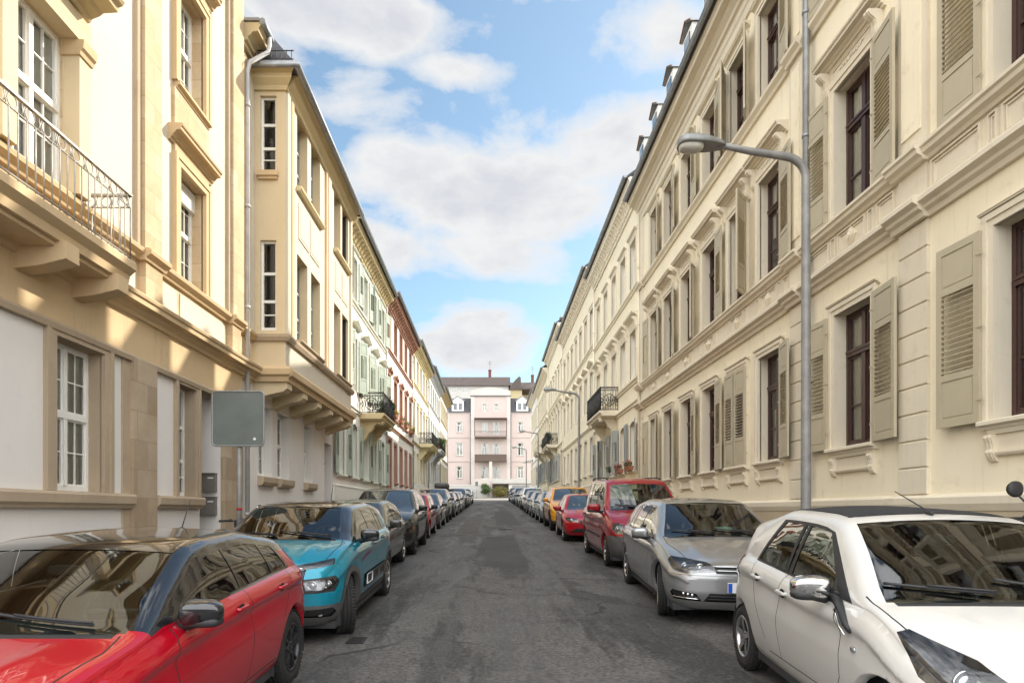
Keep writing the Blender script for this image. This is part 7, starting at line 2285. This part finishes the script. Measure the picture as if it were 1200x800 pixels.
def clone(kind, label, group, col, metallic, x, y, yaw=0.0, glassmat=None):
    if kind not in PROTO: PROTO[kind] = generic(kind); first = True
    else: first = False
    c, src, P = PROTO[kind]
    newP = paint('car_paint', col, metallic)
    if first: r = src; objs = list(src.children_recursive)
    else:
        r = src.copy(); COL.objects.link(r); objs = []
        for ch in list(src.children):
            o = ch.copy(); COL.objects.link(o); o.parent = r; objs.append(o)
            for g in ch.children: q = g.copy(); COL.objects.link(q); q.parent = o; objs.append(q)
    r.location = (x, y, gx(x, y)); r.rotation_euler = (math.atan(SLOPE), 0, D2R(yaw))
    tag(r, label, 'car', group)
    for o in objs:
        for sl in o.material_slots:
            if sl.link == 'OBJECT': sl.link = 'OBJECT'; sl.material = newP
            elif sl.material == P: sl.link = 'OBJECT'; sl.material = newP
    return r
def place_cars():
    car_red_hatch(); car_teal(); car_white(); car_silver(); car_van()
    L = [
      ('hatch', 'dark grey small car half hidden between the teal car and the black SUV', (0.075, 0.072, 0.068), .6, -2.84, 11.75),
      ('suv', 'black SUV with dark grille, third car beyond the teal one', (0.028, 0.028, 0.03), .5, -2.78, 15.75),
      ('mini', 'bright red small car just beyond the black SUV', (0.36, 0.005, 0.010), .0, -2.86, 20.9),
      ('wagon', 'dark grey estate car in front of the large grey SUV', (0.06, 0.062, 0.068), .6, -2.95, 25.7),
      ('suv', 'large brownish grey SUV ahead of the car with the roof box', (0.17, 0.165, 0.155), .7, -2.98, 30.6),
      ('wagon', 'black estate car carrying a grey roof box', (0.03, 0.03, 0.034), .5, -2.95, 36.0),
      ('hatch', 'anthracite hatchback right behind the estate with the roof box', (0.07, 0.072, 0.076), .6, -2.93, 41.2),
      ('hatch', 'light silver hatchback in the far part of the left row', (0.50, 0.50, 0.49), .5, -2.92, 46.0),
      ('suv', 'dark SUV beyond the light silver hatchback on the left', (0.04, 0.042, 0.05), .5, -2.9, 51.0),
      ('wagon', 'mid grey estate car near the end of the left row', (0.14, 0.145, 0.15), .6, -2.9, 56.6),
      ('hatch', 'slate blue hatchback last but one in the left row', (0.08, 0.10, 0.13), .5, -2.9, 62.0),
      ('suv', 'white SUV closing the left row of cars', (0.74, 0.73, 0.71), 0, -2.9, 67.0)]
    for (k, lab, col, me, x, y) in L: clone(k, lab, GL, col, me, x, y, rnd.uniform(-.8, .8))
    Rr = [
      ('hatch', 'bright red low hatchback between the red van and the yellow car', (0.36, 0.005, 0.012), .0, 3.02, 19.2, -1.5),
      ('suv', 'yellow orange car with a black roof edge beyond the red hatchback', (0.72, 0.30, 0.012), .05, 3.12, 24.0, 0),
      ('wagon', 'light blue grey estate car beyond the yellow one', (0.30, 0.34, 0.36), .6, 3.1, 29.2, 0),
      ('hatch', 'pale silver hatchback, second beyond the yellow car', (0.46, 0.46, 0.45), .6, 3.06, 34.6, 0),
      ('wagon', 'grey estate car, third beyond the yellow car', (0.20, 0.205, 0.21), .6, 3.06, 39.6, 0),
      ('suv', 'white SUV in the middle of the far right row', (0.72, 0.71, 0.69), 0, 3.08, 45.3, 0),
      ('mini', 'silver city car beyond the white SUV on the right', (0.42, 0.42, 0.41), .5, 3.05, 50.6, 0),
      ('hatch', 'dark green grey hatchback in the far right row', (0.06, 0.075, 0.07), .5, 3.05, 55.2, 0),
      ('suv', 'steel grey SUV far down the right row', (0.16, 0.165, 0.175), .6, 3.05, 60.6, 0),
      ('wagon', 'navy estate car far down the right row', (0.03, 0.045, 0.08), .5, 3.05, 66.2, 0),
      ('hatch', 'light grey hatchback last but one in the right row', (0.36, 0.36, 0.36), .5, 3.05, 71.6, 0),
      ('suv', 'black SUV closing the right row of cars', (0.035, 0.035, 0.04), .5, 3.05, 77.0, 0)]
    for (k, lab, col, me, x, y, yaw) in Rr: clone(k, lab, GR, col, me, x, y, yaw)
    # grey roof box on the black estate
    mb = MB(); y = 36.0; superball(mb, (0, 0, 0), .42, .95, .19, .5, 24, 12)
    o = mb.build('roof_box', M['grey_plastic'], None, (-2.95, y+1.35, gz(y)+1.47+.25+.05))
    tag(o, 'grey roof box strapped on top of the black estate car', 'roof box')
    mb = MB()
    for yy in (-.5, .5): mb.bar((-.6, yy, -.2), (.6, yy, -.2), .02)
    mb.build('rack_bar', M['black_plastic'], o)
place_cars()
# ------------------------------------------------------------------ street furniture
def lamp(x, y, label, h=6.05):
    z = gz(y)+.12
    r = empty('street_lamp', (x, y, z), 0, label, 'street lamp', 'street lamps along the right pavement')
    mb = MB(); pts = [(0, 0, 0), (0, 0, 1.0), (0, 0, h-.42)]
    R_ = .30
    for i in range(1, 9):
        a = D2R(80)*i/8; pts.append((-R_*(1-cos(a)), 0, h-.42+R_*sin(a)))
    x1, z1 = pts[-1][0], pts[-1][2]
    pts += [(x1-.5, 0, z1+.075), (-1.22, 0, z1+.17)]
    mb.tube(pts, [.068, .066, .055]+[.052]*8+[.045, .036], 14)
    mb.tube([(0, 0, .0), (0, 0, .9)], .078, 14); mb.tube([(0, 0, .9), (0, 0, .93)], .085, 14)
    mb.box(-.035, .035, -.084, -.06, .45, .78)
    mb.build('pole', M['post_paint'], r)
    hx, hz = -1.18, z1+.17
    # head: a flattened boat with a shallow diffuser slung below
    mb = MB(); n = 14; secs = []
    for i in range(n+1):
        t = i/n; xx = hx+.08-.62*t
        w_ = .05+.10*math.sin(min(1, t*1.5+.12)*pi*.5) if t < .85 else .15*sqrt(max(.05, 1-((t-.85)/.16)**2))
        top = hz+.04+.085*sin(min(1, t*1.6)*pi*.5)*(1 if t < .8 else max(.25, 1-((t-.8)/.22)**2)); bot = hz-.04+.012*t
        secs.append([(xx, w_*cos(pi*k/8), bot+(top-bot)*sin(pi*k/8)) for k in range(9)])
    for a, b in zip(secs[:-1], secs[1:]):
        for k in range(8): mb.face([a[k], b[k], b[k+1], a[k+1]], 0, True)
        mb.face([a[0], a[8], b[8], b[0]])
    mb.face(secs[0]); mb.face(list(reversed(secs[-1])))
    hd = mb.build('lamp_head', M['galv'], r, merge=True)
    mb = MB(); superball(mb, (hx-.36, 0, hz-.03), .165, .115, .075, .75, 22, 10)
    mb.build('diffuser', M['lamp_glass'], hd)
    return r
lamp(4.22, 8.42, 'grey curved street lamp nearest the camera, before the cream house with beige shutters')
lamp(4.24, 30.4, 'second grey street lamp, standing beyond the red van', 6.2)
lamp(4.24, 57.0, 'third grey street lamp, before the house with the red door', 6.6)
lamp(4.24, 76.5, 'farthest grey street lamp at the end of the right row', 6.4)

def sign_board():
    x, y = -3.78, 9.40; z = gz(y)+.12
    r = empty('traffic_sign', (x, y, z), 0, 'bare grey back of a square traffic sign on a galvanised post, by the sandstone house', 'traffic sign')
    mb = MB(); mb.tube([(0, 0, 0), (0, 0, 2.95)], .038, 14); mb.build('post', M['post_paint'], r)
    zb, zt = 2.565-z+0, 3.375-z
    def rr(hw, hz, rad, n=6):
        out = []
        for (cx, cz, a0) in ((hw-rad, hz-rad, 0), (-hw+rad, hz-rad, 90), (-hw+rad, -hz+rad, 180), (hw-rad, -hz+rad, 270)):
            for i in range(n+1): a = D2R(a0+90*i/n); out.append((cx+rad*cos(a), cz+rad*sin(a)))
        return out
    zc = (zb+zt)/2; hz = (zt-zb)/2; hw = .385
    mb = MB(); mb.prism_y([(a, b+zc) for a, b in rr(hw-.012, hz-.012, .05)], -.052, -.047)
    pl = mb.build('sign_plate', M['sign_back'], r)
    mb = MB(); P = rr(hw, hz, .06); mb.tube([(a, -.049, b+zc) for a, b in P], .014, 8, closed=True)
    mb.build('rim', M['galv'], pl)
    mb = MB()
    for dz in (-.26, .26):
        mb.box(-.05, .05, -.046, -.025, zc+dz-.02, zc+dz+.02); mb.tube([(0, 0, zc+dz-.015), (0, 0, zc+dz+.015)], .046, 14)
    mb.build('clamp', M['galv'], r)
    mb = MB(); mb.lathe_x([(0, .001), (0, .022), (.002, .022)], 12); s = mb.mesh('sticker', M['plate_white']); o = put('sticker', s, pl, (.25, -.055, zc-.30)); o.rotation_euler = (0, 0, -pi/2)
    mb = MB(); mb.tube([(0, 0, 1.15), (0, 0, 1.19)], .0395, 14); mb.build('sticker', M['petal_red'], r)
sign_board()

def scooter(x, y, yaw, label, col, mirrors=(-1, 1), sc=1.0):
    r = empty('motor_scooter', (x, y, gz(y)+.125), D2R(yaw), label, 'scooter'); r.scale = (sc, sc, sc)
    P = paint('scooter_paint', col, .2)
    for yy, nm in ((-.62, 0), (.58, 0)):
        mb = MB(); mb.lathe_x([(-.05, .15), (-.055, .19), (-.03, .235), (0, .245), (.03, .235), (.055, .19), (.05, .15)], 26)
        w_ = mb.build('wheel', M['rubber'], r, (0, yy, .245))
        mb = MB(); mb.lathe_x([(-.045, .001), (-.05, .06), (-.045, .155), (.045, .155), (.05, .06), (.045, .001)], 20); mb.build('rim', M['alloy'], w_)
    mb = MB()
    mb.tube([(0, -.62, .26), (0, -.54, .46), (0, -.36, .98)], .03, 8); mb.tube([(-.07, -.62, .245), (-.07, -.52, .52)], .02, 6); mb.tube([(.07, -.62, .245), (.07, -.52, .52)], .02, 6)
    mb.tube([(-.05, .2, .25), (-.05, .58, .245)], .03, 6); mb.tube([(.12, .25, .22), (.14, .75, .32)], .05, 10)
    mb.tube([(.03, .05, .18), (.22, .1, .0)], .012, 6); mb.build('frame', M['dark_metal'], r)
    mb = MB()
    superball(mb, (0, -.44, .62), .20, .07, .32, .6, 16, 10, 0, lambda X, Y, Z: (X*(1-.25*Z*-1*0), Y+.5*Z*1.1, Z))
    superball(mb, (0, -.05, .30), .17, .34, .06, .5, 16, 8); superball(mb, (0, .42, .52), .19, .40, .20, .6, 18, 10); superball(mb, (0, -.63, .44), .07, .16, .09, .6, 12, 8)
    superball(mb, (0, -.34, .98), .15, .11, .10, .6, 14, 8); mb.build('fairing', P, r)
    mb = MB(); superball(mb, (0, .34, .76), .15, .40, .065, .55, 18, 8); mb.build('seat', M['black_plastic'], r)
    mb = MB(); mb.tube([(-.36, -.22, 1.035), (-.20, -.27, 1.04), (0, -.30, 1.03), (.20, -.27, 1.04), (.36, -.22, 1.035)], .014, 8)
    for s in (-1, 1):
        mb.tube([(s*.23, -.262, 1.04), (s*.37, -.216, 1.035)], .020, 8); mb.tube([(s*.16, -.33, 1.04), (s*.33, -.30, 1.03)], .007, 6)
        superball(mb, (s*.19, -.275, 1.045), .035, .03, .028, .7, 10, 6)
    hb = mb.build('handlebar', M['black_plastic'], r)
    mb = MB()
    for s in (-1, 1): mb.ball((s*.378, -.213, 1.035), .017, .017, .017, 8, 6)
    mb.build('bar_end', M['alloy'], hb)
    for s in mirrors:
        mb = MB(); mb.tube([(s*.17, -.28, 1.05), (s*.19, -.30, 1.12), (s*.27, -.28, 1.21)], .007, 6)
        mb.lathe_x([(-.014, .001), (-.016, .035), (-.008, .058), (.004, .062), (.004, .001)], 20, c=(0, 0, 0)) if False else superball(mb, (s*.29, -.275, 1.255), .062, .022, .058, .9, 18, 10)
        m = mb.build('rear_mirror', M['black_plastic'], r)
        mb = MB(); mb.face([(s*.29+.052*cos(2*pi*i/18), -.252, 1.255+.048*sin(2*pi*i/18)) for i in range(18)]); mb.build('mirror_glass', M['chrome'], m)
    mb = MB(); superball(mb, (0, -.455, .96), .085, .03, .06, .7, 14, 8); mb.build('headlight', M['lens_glass'], r)
    return r
scooter(4.58, 5.5, 8, 'black motor scooter with round mirrors on the pavement beside the small white car', (0.02, 0.02, 0.022), sc=1.16)
scooter(-3.95, 9.75, 186, 'dark scooter with a bright round mirror behind the grey traffic sign post', (0.03, 0.035, 0.05), mirrors=(-1,), sc=.93)

def mailbox(z, label):
    x0, x1 = XL-.39, XL-.06; y = 12.03-.001
    r = empty('mailbox', ((x0+x1)/2, y, z), 0, label, 'mailbox', 'mailboxes in the entrance niche')
    hw = (x1-x0)/2
    mb = MB(); mb.prism_y([(-hw, -.17), (hw, -.17), (hw, .17), (-hw, .17)], -.10, 0); mb.build('box', M['mailbox'], r)
    mb = MB(); mb.box(-hw-.008, hw+.008, -.125, 0.0, .171, .187); mb.build('lid', M['mailbox'], r)
    mb = MB(); mb.box(hw*.15, hw*.8, -.106, -.099, .08, .105); mb.build('name_plate', M['plate_white'], r)
mailbox(2.13, 'upper of the two brown grey mailboxes in the entrance niche'); mailbox(1.68, 'lower of the two brown grey mailboxes in the entrance niche')

# ------------------------------------------------------------------ plants
def leaf_cloud(mb, c, rx, ry, rz, n, size, seed=0, mi=0, shell=.55, droop=0.0):
    r = random.Random(seed)
    for _ in range(n):
        d = Vector((r.gauss(0, 1), r.gauss(0, 1), r.gauss(0, 1))); d.normalize()
        k = (shell+(1-shell)*r.random())*(1 if r.random() < .85 else 1.15)
        p = Vector((c[0]+d.x*rx*k, c[1]+d.y*ry*k, c[2]+d.z*rz*k-droop*r.random()))
        a = Vector((r.gauss(0, 1), r.gauss(0, 1), r.gauss(0, .6))); a.normalize(); b = a.cross(d+Vector((.01, .02, .03))); b.normalize()
        s = size*r.uniform(.6, 1.3)
        mb.face([p-a*s, p+b*s*.45, p+a*s, p-b*s*.45], mi)

def flower_box(x, y, z, label, petals, seed, group, side='R', ln=.8):
    o = -1 if side == 'R' else 1
    r = empty('flower_box', (x, y, z), 0, label, 'flower box', group)
    mb = MB(); mb.prism_y([(-.09, 0), (.09, 0), (.11, .16), (-.11, .16)], -ln/2, ln/2); mb.build('planter', M['terracotta'], r)
    mb = MB(); leaf_cloud(mb, (o*.03, 0, .24), .16, ln*.5, .14, 130, .045, seed); mb.build('leaves', M['leaf'], r)
    mb = MB(); leaf_cloud(mb, (o*.06, 0, .30), .17, ln*.48, .14, 90, .034, seed+1, 0, .8); mb.build('blossoms', M[petals], r)
GF = 'flower boxes on the window sills'
flower_box(XR-.17, 24.35, 3.15, 'red geranium box nearest the beige shuttered house', 'petal_red', 1, GF); flower_box(XR-.17, 26.2, 3.15, 'red geranium box under the near iron balcony', 'petal_red', 2, GF)
flower_box(XL+.17, 32.9, 6.45, 'yellow flower box on the first sill of the red trimmed house', 'petal_yellow', 3, GF, 'L'); flower_box(XL+.17, 35.0, 6.45, 'red flower box between the yellow ones on the red trimmed house', 'petal_red', 4, GF, 'L')
flower_box(XL+.17, 37.0, 6.45, 'green trailing box on the fourth sill of the red trimmed house', 'leaf', 5, GF, 'L'); flower_box(XL+.17, 39.6, 6.45, 'yellow flower box on the last sill of the red trimmed house', 'petal_yellow', 6, GF, 'L')

def pot_plant(x, y, z, h, w, leaf, label, seed, group, name='potted_plant', pot=True, n=420, size=.07):
    r = empty(name, (x, y, z), 0, label, 'plant', group)
    if pot:
        mb = MB(); mb.tube([(0, 0, 0), (0, 0, .26)], [.12, .16], 14); mb.tube([(0, 0, .24), (0, 0, .28)], .172, 14); mb.build('pot', M['terracotta'], r)
    mb = MB(); rr = random.Random(seed)
    for i in range(7):
        a = rr.random()*6.28; mb.tube([(0, 0, .15), (w*.25*cos(a), w*.25*sin(a), h*.5), (w*.5*cos(a), w*.5*sin(a), h*.85)], .012, 5)
    mb.build('stem', M['twig'], r)
    mb = MB()
    for i in range(5):
        a = rr.random()*6.28; q = rr.random()
        leaf_cloud(mb, (w*.4*q*cos(a), w*.4*q*sin(a), h*(.45+.1*i)), w*.42, w*.42, h*.22, n//5, size, seed*7+i, 0, .3)
    mb.build('foliage', M[leaf], r)
GP = 'plants on the balconies'
pot_plant(XL+.70, 27.15, 5.45, 1.05, .55, 'leaf_dark', 'dark bushy plant at the far corner of the green shuttered house balcony', 1, GP)
pot_plant(XL+.70, 26.6, 5.45, .8, .4, 'leaf_dark', 'smaller dark plant beside the bushy one on the near left balcony', 2, GP)
for i, yy in enumerate((53.6, 54.8, 56.2)): pot_plant(XL+.75, yy, 6.8, 1.0+.3*(i == 2), .75, 'leaf', ['green shrub on the blue grey balcony, nearest of three', 'green shrub on the blue grey balcony, middle of three', 'tallest green shrub on the blue grey balcony'][i], 10+i, GP)
for i, yy in enumerate((52.8, 54.6, 56.4)): pot_plant(XR-.70, yy, 7.1, 1.15-.2*i, .7, 'leaf_dark', ['tall dark plant at the near end of the right planted balcony', 'dark plant in the middle of the right planted balcony', 'low dark plant at the far end of the right planted balcony'][i], 20+i, GP)
pot_plant(XR-.2, 28.15, 3.15, .45, .4, 'leaf', 'small green plant on a sill beyond the red geraniums', 31, GP, pot=False, n=120, size=.04)

# ------------------------------------------------------------------ the end of the street
def street_end():
    k = 106.0/735
    X = lambda px, y=106.0: (px-576)*y/735
    zb = gz(104)
    # garage with flat white roof
    r = empty('garage', (X(605), 104.5, zb), 0, 'low white garage with a flat overhanging roof at the end of the street', 'garage')
    mb = MB(); mb.box(X(578)-X(605), X(640)-X(605), 0, 3.2, 2.35, 2.6); mb.box(X(577)-X(605), X(641)-X(605), -.15, -.0, 2.45, 3.2); mb.build('roof', M['far_white'], r)
    mb = MB(); mb.box(X(596)-X(605), X(640)-X(605), .25, 3.1, 0, 2.35); mb.build('wall', M['grey_white'], r)
    mb = MB(); mb.box(X(600)-X(605), X(620)-X(605), .18, .25, .05, 2.1)
    for i in range(6): mb.box(X(600)-X(605), X(620)-X(605), .15, .18, .1+.34*i, .36+.34*i)
    mb.build('garage_door', M['zinc'], r)
    r = empty('garden_wall', (X(545), 104.6, zb), 0, 'low cream garden wall left of the green bush at the street end', 'wall')
    mb = MB(); mb.box(X(505)-X(545), X(574)-X(545), 0, .25, -.2, 2.1); mb.build('wall', M['far_white'], r)
    mb = MB(); mb.box(X(505)-X(545)-.05, X(574)-X(545)+.05, -.06, .31, 2.1, 2.2); mb.build('coping', M['grey_white'], r)
    mb = MB(); mb.box(X(556)-X(545), X(574)-X(545), -.1, .4, 2.2, 3.2); mb.build('gate_pier', M['palepink'], r)
    pot_plant(X(572), 103.2, zb, 2.3, 1.75, 'leaf', 'round green bush in front of the garden wall at the street end', 51, None, 'bush', False, 2200, .12)
    # clipped hedge by the garage
    r = empty('hedge', (X(586), 103.6, zb), 0, 'yellow green hedge between the bush and the garage', 'hedge')
    mb = MB(); leaf_cloud(mb, (0, .3, 1.0), X(595)-X(585), .5, 1.05, 2600, .11, 61, 0, .25); mb.build('foliage', M['leaf_yellow'], r)
    mb = MB()
    for i in range(5): mb.tube([(-1.2+.6*i, .3, 0), (-1.2+.6*i+.1, .3, 1.2)], .03, 6)
    mb.build('trunk', M['twig'], r)
    for px, yy, h_, w_, lf, lab, sd in ((549, 103.6, 1.5, 1.2, 'leaf_dark', 'dark green shrub left of the round bush, against the garden wall', 71), (541, 103.7, 1.1, .9, 'leaf', 'low green shrub by the left end of the garden wall', 72)):
        pot_plant(X(px), yy, zb, h_, w_, lf, lab, sd, None, 'bush', False, 900, .10)
    # small sign post at the crossing
    r = empty('traffic_sign', (X(558.5, 98), 98, gz(98)), 0, 'small dark sign on a thin post by the cream garden wall', 'traffic sign')
    mb = MB(); mb.tube([(0, 0, 0), (0, 0, 2.7)], .035, 8); mb.build('post', M['post_paint'], r)
    mb = MB(); mb.box(-.22, .22, -.05, -.035, 2.0, 2.65); mb.build('sign_plate', M['sign_back'], r)
    # white bracket sign on the far right house
    r = empty('bracket_sign', (XR, 84.0, 8.1), 0, 'small white awning sticking out of the last house on the right', 'awning')
    mb = MB(); mb.prism_y([(-1.3, 0), (0, .35), (0, .28), (-1.3, -.12)], -.9, .9); mb.build('awning_sheet', M['plate_white'], r)
    mb = MB(); mb.bar((0, -.8, 0), (-1.25, -.8, -.08), .02); mb.bar((0, .8, 0), (-1.25, .8, -.08), .02); mb.build('arm', M['dark_metal'], r)
street_end()
def cover(x, y, label, r_=.31):
    mb = MB(); n = 36
    mb.prism_z([(r_*cos(2*pi*i/n), r_*sin(2*pi*i/n)) for i in range(n)], 0, .008)
    for i in range(-4, 5):
        for j in range(-4, 5):
            if (i*i+j*j)*.0036 < (r_-.05)**2: mb.box(i*.06-.018, i*.06+.018, j*.06-.018, j*.06+.018, .008, .013)
    o = mb.build('manhole_cover', M['dark_metal'], None, (x, y, gx(x, y)+.003)); o.rotation_euler = (math.atan(SLOPE), 0, .3)
    return tag(o, label, 'manhole cover')
cover(.55, 24.5, 'round iron manhole cover in the middle of the carriageway')
def drain(x, y, label):
    mb = MB(); mb.box(-.15, .15, -.22, -.19, 0, .012); mb.box(-.15, .15, .19, .22, 0, .012); mb.box(-.15, -.12, -.19, .19, 0, .012); mb.box(.12, .15, -.19, .19, 0, .012)
    for k in range(7): mb.box(-.12, .12, -.165+.05*k, -.14+.05*k, 0, .010)
    o = mb.build('drain_grate', M['dark_metal'], None, (x, y, gx(x, y)+.003)); o.rotation_euler = (math.atan(SLOPE), 0, 0); o.scale = (.6, .6, 1)
    return tag(o, label, 'drain')
drain(-1.45, 6.75, 'small dark drain grate beside the front wheel of the teal car')
